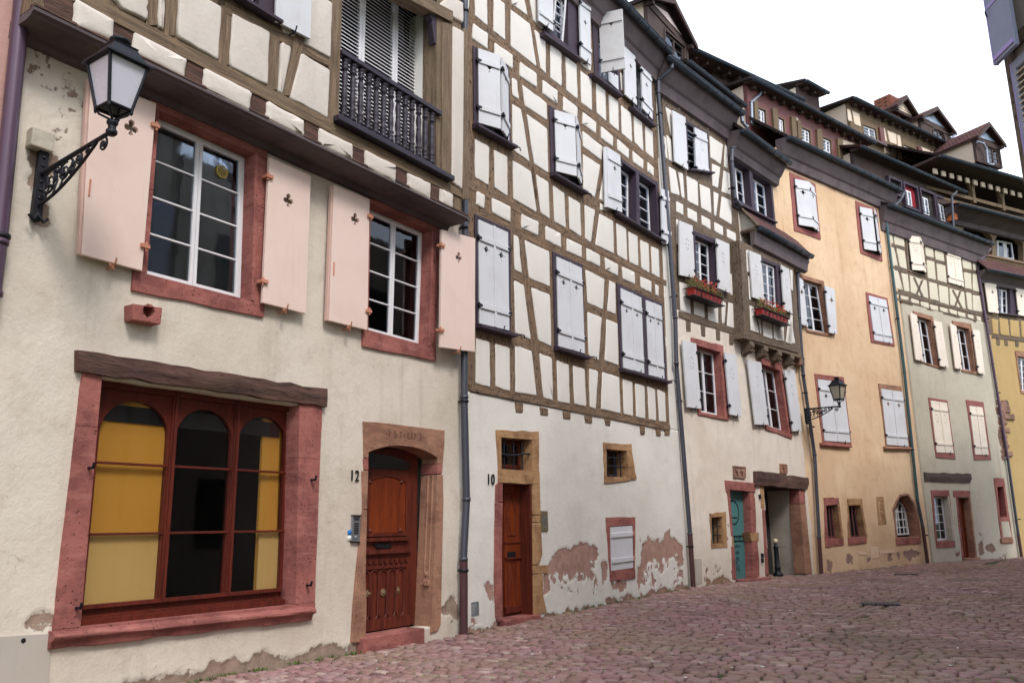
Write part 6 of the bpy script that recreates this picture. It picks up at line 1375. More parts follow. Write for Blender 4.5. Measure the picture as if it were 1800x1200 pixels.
# attic storey with square windows and posts
AD=-.95
wA6=['E 255 415, E 330 450, E 340 640, E 262 600','E 462 515, E 525 545, E 535 705, E 470 680','E 712 625, E 802 665, E 808 800, E 718 760','E 938 728, E 1022 765, E 1030 910, E 942 870']
a,u0,u1,zz=attic(h6,F6,AD,(1327,144),(1538,246.5),2.9,wins=wA6,wall='maroon',depth=4.5,gut=.36,pitch=8)
b=MB()
for s,w in (('E 235 340 245 590',36),('E 432 420 455 695',46),('E 632 510 645 720',46),('E 690 550 700 740',34),('E 905 640 915 855',52),('E 1122 740 1135 950',50),('E 1340 840 1370 1080',46),('E 145 200 165 590',0)):
    if w:timber(b,F6,s,w,AD+.09,AD-.02)
timber(b,F6,'E 1150 915 1350 985',24,AD+.06,AD-.02);timber(b,F6,'E 1285 800 1255 1010',26,AD+.07,AD-.02)
b.build('attic_posts',M['oak_tan'],a)
panels('plaster_infill',F6,['E 655 520 672 530 685 680 662 665;E 1145 755 1268 800 1255 925 1158 895;E 1298 825 1318 835 1325 960 1285 940;E 1160 935 1250 965 1245 1010 1168 970;E 1275 985 1325 1000 1335 1060 1265 1030'],M['gable_plaster'],a,AD,base=-.01,h=.03,r=.03)
a2,_,_,_=attic(h6,F6,-3.0,(1420,146),(1456,160.5),.9,depth=2.6,gut=.45,pitch=14,wall='oak_attic')
FM=Fac((9.06,26.13),43)
# ================================================================== khaki house
h4=thing('half_timbered_house','khaki rendered house with cream shutters, timber upper floor and slim red door',"house",F4.w(3.4,0,0),'houses along the curved street')
uR4=F4.uv1(1790,960,0)[0];uR4b=F4.uv1(*Q('p 805 810')[0],0)[0]
zp4=F4.uv1(*Q('p 160 715')[0],0)[1]
C4o=F4.uv('p 280 797, p 428 842, r 410 268, r 215 200',.03);C4i=F4.uv('p 308 835, p 412 868, r 380 238, r 228 195',.03)
D4o=F4.uv('p 575 872, p 715 895, r 757 320, r 605 285',.03);D4i=F4.uv('p 602 908, p 700 935, r 738 290, r 612 265',.03)
G4o=F4.uv('t 182 405, t 342 405, t 398 905, t 235 915',.02);G4i=F4.uv('t 205 455, t 332 458, t 380 850, t 238 855',.02)
I4o=F4.uv('t 735 300, t 825 300, t 905 870, t 808 875',.02);I4i=F4.uv('t 765 375, t 820 375, t 853 640, t 790 645',.02)
Hd=F4.uv('t 402 465, t 520 465, t 585 1040, t 462 1045')
wear=[F4.uv(s) for s in ('t 600 850, t 640 840, t 650 960, t 600 980','t 660 890, t 740 880, t 760 920, t 700 960, t 665 930','t 600 785, t 635 790, t 625 805','t 390 945, t 440 940, t 430 990, t 400 985','t 770 985, t 860 970, t 870 985, t 780 1000')]
wallgrid('wall',F4,0,[(.0,-.2),(uR4+.1,-.2),(uR4+.1,zp4),(.0,zp4)],M['plaster4'],h4,holes=[insetq(q,.05) for q in (C4o,D4o,G4o,I4o)]+[Hd],res=.07,wear=wear,seed=51)
z4=13.1;shell(h4,F4,0,uR4,z4,M['plaster4'])
b=MB();b.prism(F4,[(0,zp4-.1),(uR4b+.12,zp4-.1),(uR4b+.12,z4),(-.1,z4)],.0,-.28);b.build('timber_frame',M['oak8'],h4)
panels('plaster_infill',F4,['p 92 165 106 172 128 290 103 285;p 122 178 200 213 212 318 140 300;p 362 268 420 288 432 400 375 385;p 437 298 500 322 512 428 447 412;p 642 368 712 393 715 490 656 478;p 727 400 752 408 758 500 732 492',
 'p 105 320 133 325 160 462 122 455;p 152 328 212 350 230 485 178 468;p 380 415 435 430 447 565 390 550;p 455 442 518 460 530 590 465 570;p 660 508 712 518 718 638 670 625;p 728 520 762 528 780 658 728 645',
 'p 125 490 162 500 200 645 147 630;p 190 515 235 525 250 655 212 650;p 253 533 378 572 390 705 262 662;p 397 580 455 595 470 725 407 710;p 470 605 538 622 545 755 480 735;p 553 630 660 658 672 785 558 755;p 677 658 715 668 722 795 690 785;p 727 680 790 690 800 808 730 795',
 'p 155 672 165 675 168 695 158 690;p 183 683 240 695 243 722 185 708;p 263 705 318 722 320 748 265 735;p 335 730 392 740 395 780 338 765;p 405 752 462 765 465 800 408 785;p 480 770 535 785 538 818 482 800;p 552 785 605 800 605 832 555 815;p 615 805 668 818 670 850 618 835;p 690 825 730 835 732 862 692 850;p 755 838 785 845 790 880 762 870'],M['infill4'],h4,0,base=-.005,h=.022,r=.03)
b=MB()
for s in ('p 285 545 355 700','p 350 565 300 690','p 578 640 648 780','p 635 650 595 770'):timber(b,F4,s,16,.03)
rail(b,F4,'p 145 645, p 810 815, p 812 840, p 148 672',.02);rail(b,F4,'p 155 700, p 760 860, p 760 876, p 157 716',.02)
for s,w in (('p 100 300 212 340',26),('p 118 472 240 505',26),('p 370 400 520 448',24),('p 385 560 550 612',24),('p 655 490 765 515',24),('p 660 640 800 680',24)):timber(b,F4,s,w,.012)
b.build('timber_rails',M['oak8h'],h4)
fk=dict(shut='cream_shut',kind='dots',es=.17,ec=(.5,.34))
closed6(h4,F4,'p 220 212, p 350 262, p 382 545, p 242 500','p 232 225, p 340 268, p 372 530, p 255 490',mat='oak8',semi_=(18,20),**fk)
closed6(h4,F4,'p 512 318, p 634 360, p 668 630, p 538 588','p 522 325, p 630 362, p 662 620, p 545 585',mat='oak8',**fk)
closed6(h4,F4,'r 285 535, r 467 565, r 546 1128, r 360 1110','r 300 560, r 458 585, r 524 1072, r 360 1066',**fk)
closed6(h4,F4,'r 648 558, r 812 580, r 888 1132, r 728 1135','r 672 612, r 800 628, r 860 1090, r 730 1085',**fk)
for O,I,l_,r_,lab in ((C4o,C4i,'p 258 808, p 308 832, r 240 192, r 165 172','p 435 870, p 495 885, r 478 248, r 400 235',None),(D4o,D4i,'p 558 890, p 605 915, r 608 270, r 545 255','p 728 938, p 780 945, r 825 318, r 765 300',None)):
    wn=stone_frame(h4,F4,O,I,M['sand_pink'],.035,-.3,joints=(.5,.5));sash(wn,F4,I,-.18,rows=3,leaves=2,back='curtain')
    fl(l_,'r',root=h4,F=F4,mat='cream_shut',ec=(.5,.34));fl(r_,'l',root=h4,F=F4,mat='cream_shut')
b=MB();rough_beam(b,F4,F4.uv('t 130 248, t 540 262, t 532 342, t 135 322',.06),.06,-.2,10,.02);b.build('lintel_beam',M['oak_attic'],h4)
wn=stone_frame(h4,F4,G4o,G4i,M['sand_red'],.02,-.45,joints=(.5,.5));q=[(p[0],p[1]) for p in G4i];sash(wn,F4,[(q[0][0]-.1,q[0][1]),q[1],q[2],(q[3][0]-.1,q[3][1])],-.22,rows=5,leaves=1,cols=3,back='curtain_white',fw=.05)
b=MB();b.prism(F4,[(G4i[1][0]-.012,G4i[1][1]),(G4i[1][0]+.08,G4i[1][1]),(G4i[2][0]+.08,G4i[2][1]),(G4i[2][0]-.012,G4i[2][1])],.026,-.4);b.build('jamb',M['concrete'],wn,.01)
b=MB();rpoly(b,F4,'t 378 408, t 528 410, t 530 465, t 380 465',.02,-.3);rpoly(b,F4,'t 402 466, t 415 466, t 474 1020, t 460 1024',.012,-.3);dj=b.build('doorway',M['sand_red'],h4,.012)
b=MB();rpoly(b,F4,'t 518 466, t 532 466, t 594 1020, t 578 1022',.012,-.4);b.build('jamb',M['sand_pink'],dj,.01)
b=MB();b.box(F4,Hd[0][0]-.3,Hd[1][0]+.3,.05,Hd[0][1]+.1,-.3,-.24);b.build('door',M['door_orange'],dj);b=MB()
for k in range(6):
    u=Hd[0][0]-.1+k*.22;b.box(F4,u,u+.025,.1,Hd[0][1],-.25,-.225)
b.box(F4,Hd[0][0]-.3,Hd[1][0]+.2,1.2,1.26,-.25,-.21);b.build('door_moulding',M['door_dark'],dj)
b=MB();b.box(F4,Hd[0][0]-.1,Hd[2][0]+.1,-.1,.15,-.5,.12);b.build('doorstep',M['sand_pink'],dj,.01)
wn=stone_frame(h4,F4,I4o,I4i,M['sand_red'],.02,-.3,joints=(.5,.5));b=MB();b.prism(F4,insetq(I4i,-.05),-.24,-.28);b.build('pane',M['maroon'],wn)
b=MB();b.prism(F4,F4.uv('t 800 680, t 865 680, t 890 815, t 815 820',.024),.03,.0);b.build('panel',M['plaster4'],wn);b=MB();rpoly(b,F4,'t 805 828, t 905 822, t 910 865, t 812 872',.08,-.05);b.build('sill',M['sand_pink'],wn,.015)
eave(h4,F4,(1562,357),(1745,430),.5,0,drop=.95,r=.1,cl='tile_dark',pitch=30,run=1.2)
# recessed attic window band
AD=-.35;op=['D 0 435, D 88 470, D 90 590, D 0 520','D 118 480, D 218 520, D 240 700, D 125 640','D 252 535, D 355 570, D 382 775, D 268 710','D 378 585, D 475 625, D 505 800, D 395 780']
a,u0,u1,zz=attic(h4,F4,AD,(1517,254.7),(1698,341),2.75,wins=[],wall='oak_attic',depth=2.2,gut=.45,rafters=False,pitch=20,cl='tile_red')
for i,s in enumerate(op):
    q=F4.uv(s,AD+.04);q=[(q[0][0],(q[0][1]+q[1][1])/2),(q[1][0],(q[0][1]+q[1][1])/2),(q[2][0],(q[2][1]+q[3][1])/2),(q[2][0]-(q[1][0]-q[0][0]),(q[2][1]+q[3][1])/2)]
    b=MB();b.prism(F4,insetq(q,-.1),AD+.16,AD+.001,[q]);w_=b.build('window',M['purple_frame'],a)
    hq=subq(q,.0,.62,.22,1)
    if i==0:hq=subq(q,.0,.62,.4,1)
    sash(w_,F4,hq,AD+.05,rows=2,leaves=2,glassm=M['glass_blue'],back=None);b=MB();b.prism(F4,insetq(q,.0),AD+.02,AD+.004);b.build('reveal',M['curtain_red' if i==1 else 'dark_in'],w_)
b=MB();ql=F4.uv('D 80 635, D 510 810',AD+.35);b.tube([F4.w(*p,AD+.35) for p in ql],.02,6);b.tube([F4.w(p[0],p[1]+.12,AD+.35) for p in ql],.015,6);b.build('guard_rail',M['iron'],a)
# upper timbered attic
AD=-2.1;wu=['n 438 448, n 520 478, n 532 560, n 446 525','n 705 580, n 778 608, n 795 692, n 712 655']
a,u0,u1,zz=attic(h4,F4,AD,(1504,168),(1666.7,257),3.0,wins=wu,wall='oak_tan',depth=5,gut=.38,pitch=6,soff='oak_attic')
panels('plaster_infill',F4,['n 335 345 352 352 365 430 342 422;n 367 358 412 378 422 462 382 445;n 572 470 580 475 595 560 574 552;n 597 488 655 510 658 580 615 565;n 662 515 680 520 690 595 668 590;n 577 570 605 580 622 650 582 635;n 622 580 662 595 655 665 632 655;n 672 600 685 605 697 675 668 668;n 820 595 880 618 872 690 825 672;n 885 625 910 632 915 705 888 698;n 826 690 868 705 872 755 832 730;n 880 708 915 720 918 768 882 760'],M['gable_plaster'],a,AD,base=-.01,h=.03,r=.03)
for s in wu:
    q=F4.uv(s,AD+.05);b=MB();b.box(F4,q[0][0]-.15,q[1][0]+.55,q[3][1]-.12,q[3][1]-.02,AD-.02,AD+.22);b.build('sill',M['eave'],a)
    b=MB();b.box(F4,q[1][0]+.3,q[1][0]+.65,q[3][1]-.02,q[0][1]+.25,AD,AD+.1);b.build('shutter_post',M['maroon'],a)
b=MB();c=F4.w(*F4.uv1(*Q('n 597 330')[0],-3.6),-3.6);b.obox(c+np.array([0,0,-.9]),F4.U*.42,F4.N*.42,(0,0,1.3));ch=b.build('chimney',M['brickr'],h4);
me=ch.data;ul=me.uv_layers.new(name='UVMap')
for p_ in me.polygons:
    for li in p_.loop_indices:
        v=me.vertices[me.loops[li].vertex_index].co;ul.data[li].uv=((v.x+v.y)*1.2,v.z*1.6)
dormer(h4,F4,-3.0,Q('n 727 250, n 812 385, n 652 372'),None,None,depth=4,clad='gable_plaster',lab='small cream gable peeping over the roofline beside the brick chimney')
dormer(h4,F4,-2.6,Q('n 930 325, n 1055 495, n 852 446'),None,None,depth=4,win='n 902 475, n 965 495, n 985 575, n 905 560',body='n 880 440, n 1015 500, n 1015 600, n 890 600',clad='oak_attic',gab='glass_tri',glassy=False)
# ================================================================== yellow house with galleries
h2=thing('half_timbered_house','yellow rendered house with rough corner stones and wooden galleries under the roof',"house",F2.w(2,0,0),'houses along the curved street')
q2o=F2.uv('r 1115 92, r 1290 120, r 1290 520, r 1172 495',.02);q2i=F2.uv('r 1135 140, r 1270 160, r 1270 490, r 1175 468',.02)
z2=F2.uv1(*Q('w 340 800')[0],0)[1]
wallgrid('wall',F2,0,[(-.6,-.2),(6.5,-.2),(6.5,z2),(-.6,z2)],M['plaster2'],h2,holes=[insetq(q2o,.05)],res=.1,seed=61)
zt2=F2.uv1(*Q('w 330 380')[0],0)[1];shell(h2,F2,-.6,6.5,13.2,M['plaster2'])
wn=stone_frame(h2,F2,q2o,q2i,M['sand_pink'],.03,-.3);sash(wn,F2,q2i,-.15,rows=5,leaves=2,back='dark_in')
b=MB();b.prism(F2,rect(-.6,6.5,z2-.1,zt2),.0,-.28,[insetq(F2.uv('w 275 455, w 385 478, w 395 650, w 290 640'),0)]);b.build('timber_frame',M['oak8'],h2)
panels('plaster_infill',F2,['w 238 642 258 645 262 655 240 652;w 235 675 275 685 278 780 245 775;w 285 670 340 680 352 790 295 780;w 355 682 412 690 420 798 362 790;w 428 690 460 695 465 805 434 798'],M['plaster2'],h2,0,base=-.01,h=.03,r=.03)
b=MB();rail(b,F2,'w 240 785, w 470 815, w 470 828, w 240 800',.03)
for s in ('w 268 805 290 808 292 850 272 848','w 322 812 342 815 345 852 325 850','w 394 818 414 820 416 858 396 856'):b.prism_grain(F2,F2.uv(s,.02),.022,-.1)
b.build('timber_rails',M['oak8h'],h2)
wn,o,i_=dwin(h2,F2,'w 270 445, w 392 470, w 405 655, w 285 640','w 285 470, w 358 482, w 362 645, w 292 636',rows=3,leaves=2,back='curtain_white')
fl('w 192 438, w 268 445, w 285 640, w 218 630','r',root=h2,F=F2,kind='club',mat='cream_shut',es=.14,ec=(.6,.3));fl('w 395 465, w 470 478, w 480 665, w 415 650','l',root=h2,F=F2,kind='club',mat='cream_shut',es=.14,ec=(.45,.3))
# small tiled canopy
(u0,z0),(u1,z1)=F2.uv(Q('w 215 358, w 450 392'),.6);zc=(z0+z1)/2;zr2=F2.uv1(*Q('w 300 300')[0],.1)[1];uu0=F2.uv1(*Q('w 160 320')[0],.3)[0];b=MB();halfpipe(b,F2,u0,7,zc,zc,.6,.09);b.build('gutter',M['gutter'],h2)
b=MB();V=[F2.w(uu0,zc+.07,.58),F2.w(7,zc+.07,.58),F2.w(7,zr2,.02),F2.w(uu0,zr2,.02)];V+=[v-np.array([0,0,.08]) for v in V];b.add(V,[(0,1,2,3),(7,6,5,4),(0,4,5,1),(1,5,6,2),(2,6,7,3),(3,7,4,0)],[[(uu0,0),(7,0),(7,.9),(uu0,.9)]]+[[(0,0)]*4]*5);b.build('canopy_roof',M['tile_red'],h2)
b=MB();b.sweep(F2,[(.5,.05),(.5,-.03),(.15,-.3),(.1,-.45),(-.02,-.45),(-.02,.05)],uu0,7,zc);b.build('soffit',M['eave'],h2)
# first gallery storey with arched timber openings
GD=-.15;o1=F2.uv('w 45 90, w 68 66, w 205 98, w 240 142, w 242 262, w 50 215',GD);o2=F2.uv('w 262 150, w 285 112, w 405 142, w 443 182, w 448 300, w 266 282',GD)
zg0=zr2-.1;zg1=F2.uv1(*Q('w 300 30')[0],GD)[1]
b=MB();b.prism(F2,rect(-2.2,7,zg0,zg1+.3),GD,GD-.25,[o1,o2]);ga=b.build('gallery',M['oak_tan'],h2)
b=MB();ql=F2.uv(Q('w 190 252, w 470 318'),GD+.2);zl=(ql[0][1]+ql[1][1])/2;b.box(F2,-2.2,7,zl-.05,zl+.05,GD+.14,GD+.26);b.box(F2,-2.2,7,zl-.35,zl-.28,GD+.02,GD+.26);b.build('gallery_rail',M['oak10h'],ga)
b=MB();b.box(F2,-2.2,7,zg0,zg1+.2,GD-1.1,GD-1.0);b.build('gallery_back',M['dark_in'],ga)
for s in ('w 270 158, w 318 165, w 325 288, w 272 275','w 322 165, w 370 175, w 385 292, w 328 285','w 105 120, w 150 130, w 160 160, w 110 150'):
    q=F2.uv(s,GD-.35);sash(ga,F2,q,GD-.35,rows=1,leaves=1,glassm=M['glass_blue'],back=None,fw=.06)
eave(h2,F2,(1688,362),(1800,384),.75,GD,drop=.55,r=.1,cl='tile_dark',pitch=16,run=.9,ext=(0,4))
# second gallery : open loggia
GD=.0;zt_=F2.uv1(1652,275,.9)[1]
(u0,z0),(u1,z1)=F2.uv([(1652,273),(1800,316)],.9);zz=(z0+z1)/2
b=MB();ztop=zz-.25;zb=F2.uv1(1720,350,GD)[1];b.box(F2,u0-.6,8,zb-2.6,zz+.25,-1.6,-1.53);g2=b.build('loggia',M['oak_attic'],h2)
b=MB()
for x,y0,y1 in ((1711,318,358),(1763,335,368),(1820,340,380)):
    u=F2.uv1(x,(y0+y1)/2,GD+.1)[0];b.box(F2,u-.09,u+.09,zb-.3,ztop,GD-.1,GD+.12);b.prism(F2,[(u-.35,ztop),(u-.09,ztop-.45),(u-.09,ztop)],GD+.08,GD-.04);b.prism(F2,[(u+.35,ztop),(u+.09,ztop-.45),(u+.09,ztop)],GD+.08,GD-.04)
b.build('loggia_post',M['oak_tan'],g2);b=MB();b.box(F2,u0-.8,8,zb-.75,zb-.55,-1.59,GD+.1);b.box(F2,u0-.8,8,zb-1.2,zb-.75,GD-.3,GD-.2);b.build('loggia_floor',M['oak_attic'],g2)
b=MB();q=F2.uv([(1716,352),(1800,372)],GD+.1);zl=(q[0][1]+q[1][1])/2;b.box(F2,u0,8,zl-.08,zl+.08,GD+.02,GD+.1);b.box(F2,u0,8,zl-.4,zl-.3,GD+.02,GD+.1);b.build('loggia_rail',M['oak_tan'],g2)
b=MB()
for k in range(14):
    u=u0+.4+k*.55;b.box(F2,u,u+.26,zz-.5,zz-.27,.22,.28)
b.build('plaster_between_rafters',M['gable_plaster'],g2)
eave(h2,F2,(1652,273),(1800,316),.9,-1.5,drop=.2,r=.1,cl='tile_dark',pitch=32,run=4.5,ext=(0,4),soffit='oak_attic')
dormer(h2,F2,-.1,Q('n 1272 428, n 1382 575, n 1195 520'),None,None,depth=3.2,win='n 1257 590, n 1330 615, n 1345 715, n 1265 700',body='n 1215 545, n 1365 590, n 1370 730, n 1230 700',clad='oak_attic',gab='glass_tri',lab='right-hand dormer with a glazed gable triangle and brown tiled roof',glassy=False)
b=MB();rr=random.Random(3)
for k in range(34):
    x=985+rr.uniform(0,95)*(1 if k%3 else .4);y=615+k*16+rr.uniform(-6,6)
    if k%9==5:continue
    x0,y0=1580+x/5.4545,600+y/5.4545;uw,hh=rr.uniform(.3,.75),rr.uniform(.13,.3)
    u,z=F2.uv1(x0,y0,.03)
    if z<.2:break
    b.prism(F2,[(u-.5,z),(u-.5+uw,z+rr.uniform(-.03,.03)),(u-.52+uw,z+hh),(u-.5,z+hh-rr.uniform(0,.04))],.05+rr.uniform(0,.04),-.1)
b.build('corner_stones',M['rubble'],h2,.03)
# pipes of the far houses
pipe_multi(h6,F4,[(1589,339),(1584,350),(1563,372),(1558,392),(1590,655),(1613,880)],.14,.055,['pipe_dark']*3+['pipe_green']*2,[(1568,470),(1578,560),(1604,790)])
pipe_multi(h6,F4,[(1613,880),(1622,925)],.14,.055,['pipe_dark']);pipe_multi(h6,F4,[(1622,925),(1631,992)],.14,.06,['pipe_brown'],[(1628,940)])
pipe_multi(h4,F2,[(1741,437),(1733,447),(1722,458),(1719,475),(1745,640),(1772,810)],.15,.055,['pipe_violet']*5,[(1735,560),(1756,690),(1770,806)])
pipe_multi(h4,F2,[(1772,810),(1790,940)],.15,.055,['pipe_dark']);pipe_multi(h4,F2,[(1790,940),(1797,985)],.15,.06,['pipe_brown'],[(1791,912)])
pipe_multi(h6,F6,[(1339,152),(1337,165),(1321,180),(1322,218),(1336,224)],AD+1.2,.05,['zinc']*4)
pipe_multi(h4,F4,[(1680,410),(1676,400),(1673,345),(1681,338)],.3,.05,['pipe_dark']*3)
pipe_multi(h4,F4,[(1664,258),(1650,268),(1648,298),(1655,314)],-1.7,.05,['pipe_dark']*3)
pipe_multi(h4,F4,[(1679,238),(1672,243),(1676,268),(1682,273)],-2.2,.05,['zinc']*3)
pipe_multi(h2,F2,[(1718,249),(1729,253),(1734,262),(1737,288),(1746,290)],.1,.05,['zinc']*4)
b=MB();b.prism(F4,F4.uv('D 528 622, D 555 628, D 572 765, D 545 765',.05),.05,-.3);b.build('orange_board',M['orange'],h4)
# ================================================================== neighbour at the left edge
hp=thing('rendered_house','pink rendered house at the left edge with a violet-brown downpipe',"house",F12.w(-8.6,0,0),'houses along the curved street')
uE=F12.uv1(30,60,.02)[0]
wallgrid('wall',F12,.02,[(-12,-.2),(uE,-.2),(uE,12),(-12,12)],M['pink_wall'],hp,res=.08,seed=71);shell(hp,F12,-12,uE,11.8,M['pink_wall'])
pipe_multi(hp,F12,[(45,-60),(-3,430),(-14,520)],.14,.075,['pipe_violet','pipe_violet'],[(0,415)])
# ================================================================== building at the right edge
FR=Fac((6.0,9.0),-91)
hr=thing('shuttered_house','dark timber building at the right edge with lilac shutters, one of them louvred',"house",FR.w(4,0,0),'houses along the curved street')
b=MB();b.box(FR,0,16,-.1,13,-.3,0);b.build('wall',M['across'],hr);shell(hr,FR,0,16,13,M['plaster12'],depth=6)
b=MB();b.box(FR,-.0,.14,.1,11,-.25,.05);b.box(FR,.5,.62,.1,11,-.2,.03);b.box(FR,.14,16,6.98,7.14,-.2,.03)
for k in range(8):b.box(FR,2+k*1.7,2.14+k*1.7,3.5,11,-.2,.03)
b.build('timber_frame',M['oak8'],hr)
# unseen house opposite, added along the bend so panes reflect a wall
FW=Fac((22.4,30.2),-127.5)
b=MB();b.box(FW,0,26.6,-.1,10.5,-.3,0);b.build('unseen_opposite_wall',M['across'],hr)
b=MB()
for k in range(9):
    for z_ in (1.2,4.4,7.2):b.box(FW,1.2+k*2.9,2.3+k*2.9,z_,z_+1.6,-.02,.03)
b.build('unseen_opposite_windows',M['black'],hr)
for k in range(3):
    for zz_ in (4.6,7.6):
        b=MB();b.box(FR,3+k*4,4.2+k*4,zz_,zz_+1.9,-.02,.04);w_=b.build('window',M['purple_frame'],hr);b=MB();b.box(FR,3.08+k*4,4.12+k*4,zz_+.08,zz_+1.82,.0,.045);b.build('pane',M['black'],w_)
sl=FR.uv([(1748,115),(1785,78),(1733,0)],.22);zb=(sl[0][1]+sl[1][1])/2;q=[(sl[0][0],zb+2.2),(sl[1][0],zb+2.2),(sl[1][0],zb),(sl[0][0],zb)]
b=MB();b.prism(FR,q,.22,.17);o=b.build('shutter',M['lilac'],hr,.005);b=MB()
for t in (.02,.94):b.box(FR,q[0][0]+.02,q[1][0]-.02,zb+2.2*t+.0,zb+2.2*t+.05,.22,.235)
b.box(FR,q[0][0]+.03,q[1][0]-.03,zb+.72,zb+.76,.22,.228);b.box(FR,q[0][0]-.012,q[0][0]-.001,zb,zb+2.2,.165,.225);b.build('shutter_trim',M['lilac_edge'],o)
b=MB();b.tube([FR.w(sl[0][0]+.03,zb+.62,.24),FR.w(sl[0][0]+.06,zb+.66,.27),FR.w(sl[0][0]+.03,zb+.7,.24)],.01,5);b.build('latch',M['iron'],o)
lq=FR.uv([(1776,113),(1800,84),(1800,300)],.1);zt=lq[0][1];u0=lq[0][0];b=MB();b.prism(FR,rect(u0,u0+.75,zt-2.1,zt),.1,.06,[rect(u0+.07,u0+.68,zt-2.0,zt-.1),]);o=b.build('louvred_shutter',M['lilac'],hr,.004);b=MB()
for k in range(26):
    z=zt-.15-k*.073;b.obox(FR.w(u0+.375,z,.08),FR.U*.31,(FR.N*.03+np.array([0,0,-.028])),np.cross(FR.U,FR.N*.7+np.array([0,0,-.7]))*.006)
b.build('slat',M['cream_shut'],o);b=MB();b.box(FR,u0-.012,u0-.001,zt-2.1,zt,.055,.105);b.build('shutter_trim',M['lilac_edge'],o)
# ================================================================== street lamps
def at_u(F,u,px):
    """point above the line u = const seen at px"""
    r=ray(*px);P0=F.P+F.U*u;t=((P0-CAM)@F.U)/(r@F.U);q=CAM+r*t;return (q-F.P)@F.N,q[2]
def lamp(label,F,top,bot,tip,H_px,d0,opal,scroll=1):
    u,zt=F.uv1(*top,d0);u=(u+F.uv1(*bot,d0)[0])/2;zb=F.uv1(*bot,d0)[1];dt,z=at_u(F,u,tip)
    root=thing('street_lamp',label,'street lamp',F.w(u,zb,0),'lanterns on wall brackets')
    P=lambda d,zz,uo=0:F.w(u+uo,zz,d)
    dist=np.linalg.norm(P(dt,z)-CAM);H=H_px/FPX*dist
    b=MB();b.box(F,u-.045,u+.045,zb+.02,zt,d0-.06,d0)
    for k in range(9):
        zz=zb+.06+(zt-zb-.1)*k/8;b.lathe(P(d0-.005,zz),[(.022,0),(.014,.016)],7,F.N)
    b.tube([P(d0,zb+.06),P(d0+.03,zb-.02,-.05),P(d0+.02,zb+.03,-.09)],.016,6);b.tube([P(d0,zb+.06),P(d0+.03,zb-.02,.05),P(d0+.02,zb+.03,.09)],.016,6);b.lathe(P(d0-.04,zb+.03),[(.05,0),(.05,.03),(.02,.05)],10,F.N);b.build('wall_plate',M['iron'],root)
    b=MB();z1=zb+(zt-zb)*.62 if scroll else zt-.03
    b.tube([P(d0-.02,z1),P(dt-.02,z-.02)],[.026,.02],8)
    lowz=zb+(zt-zb)*.2
    def bez(p0,p1,p2,n=14):return [((1-t)**2*p0[0]+2*t*(1-t)*p1[0]+t*t*p2[0],(1-t)**2*p0[1]+2*t*(1-t)*p1[1]+t*t*p2[1]) for t in [k/n for k in range(n+1)]]
    L=dt-d0
    low=bez((d0,lowz),(d0+L*.35,lowz+(z-lowz)*.05),(d0+L*.8,z-.06));b.tube([P(*p) for p in low],.017,6)
    b.build('arm',M['iron'],root)
    b=MB()
    def spiral(c,r,turns,a0,sg=1,rr=.011):
        n=int(18*turns);pts=[]
        for k in range(n+1):
            t=k/n;rad=r*(1-.8*t);a=a0+sg*t*turns*2*math.pi;pts.append(P(c[0]+rad*math.cos(a),c[1]+rad*math.sin(a)))
        b.tube(pts,rr,5);b.lathe(P(c[0]+r*.18*math.cos(a0+sg*turns*2*math.pi),c[1]+r*.18*math.sin(a0+sg*turns*2*math.pi))-F.U*.015,[(.02,0),(.02,.03)],8,F.U)
    def tz(f):return z1+(z-z1)*f
    def lz(f):
        d=d0+L*f;return np.interp(d,[p[0] for p in low],[p[1] for p in low])
    hh=lambda f:tz(f)-lz(f)
    for f,k in ((.14,.42),(.36,.36),(.56,.33),(.76,.4)):
        h=max(hh(f),.06);spiral((d0+L*f,lz(f)+h*.5),h*k,1.6,1.2,1 if f<.5 else -1)
    spiral((d0+L*.9,tz(.9)-.1),.075,1.5,2.2,-1);spiral((d0+L*.24,lz(.24)+hh(.24)*.75),hh(.24)*.2,1.3,-1.5,-1);spiral((d0+L*.46,lz(.46)+hh(.46)*.3),hh(.46)*.2,1.3,1.5,1);spiral((d0+L*.06,lz(.06)+hh(.06)*.2),hh(.06)*.16,1.2,0,1)
    for f in (.08,.2,.3,.45,.66):
        b.tube([P(d0+L*f,lz(f)),P(d0+L*(f+.05),(lz(f)+tz(f))/2,.01),P(d0+L*(f-.03),tz(f)-.01)],.01,5)
        b.tube([P(d0+L*f,lz(f)+hh(f)*.4),P(d0+L*(f+.04),lz(f)+hh(f)*.62),P(d0+L*(f+.02),lz(f)+hh(f)*.8)],[.012,.022,.005],5)
    b.build('scrollwork',M['iron'],root)
    # lantern : H from collar to finial top
    c=P(dt,z);X,Y=F.U,F.N;Z=np.array([0,0,1.])
    b=MB();b.lathe(c-Z*.06,[(.03,0),(.05,.02),(.05,.05),(.035,.06),(.035,.1),(.05,.115),(.05,.14),(.02,.16)],12)
    hb,ht=H*.21,H*.68;wb,wt=H*.115,H*.195;rim=H*.238
    def ring(h,w_):return [c+Z*h+X*w_*a+Y*w_*e for a,e in ((-1,-1),(1,-1),(1,1),(-1,1))]
    B=ring(hb,wb);T=ring(ht,wt)
    for i in range(4):
        b.tube([B[i],T[i]],.018,4);b.tube([B[i],B[(i+1)%4]],.02,4);b.tube([T[i],T[(i+1)%4]],.018,4)
        m_=(B[i]+c+Z*.1)/2+ (B[i]-c-Z*hb)*.3;b.tube([B[i],m_-Z*.0,c+Z*.09],.012,5);b.lathe(B[i]-Z*.05,[(.006,0),(.016,.02),(.016,.05)],6)
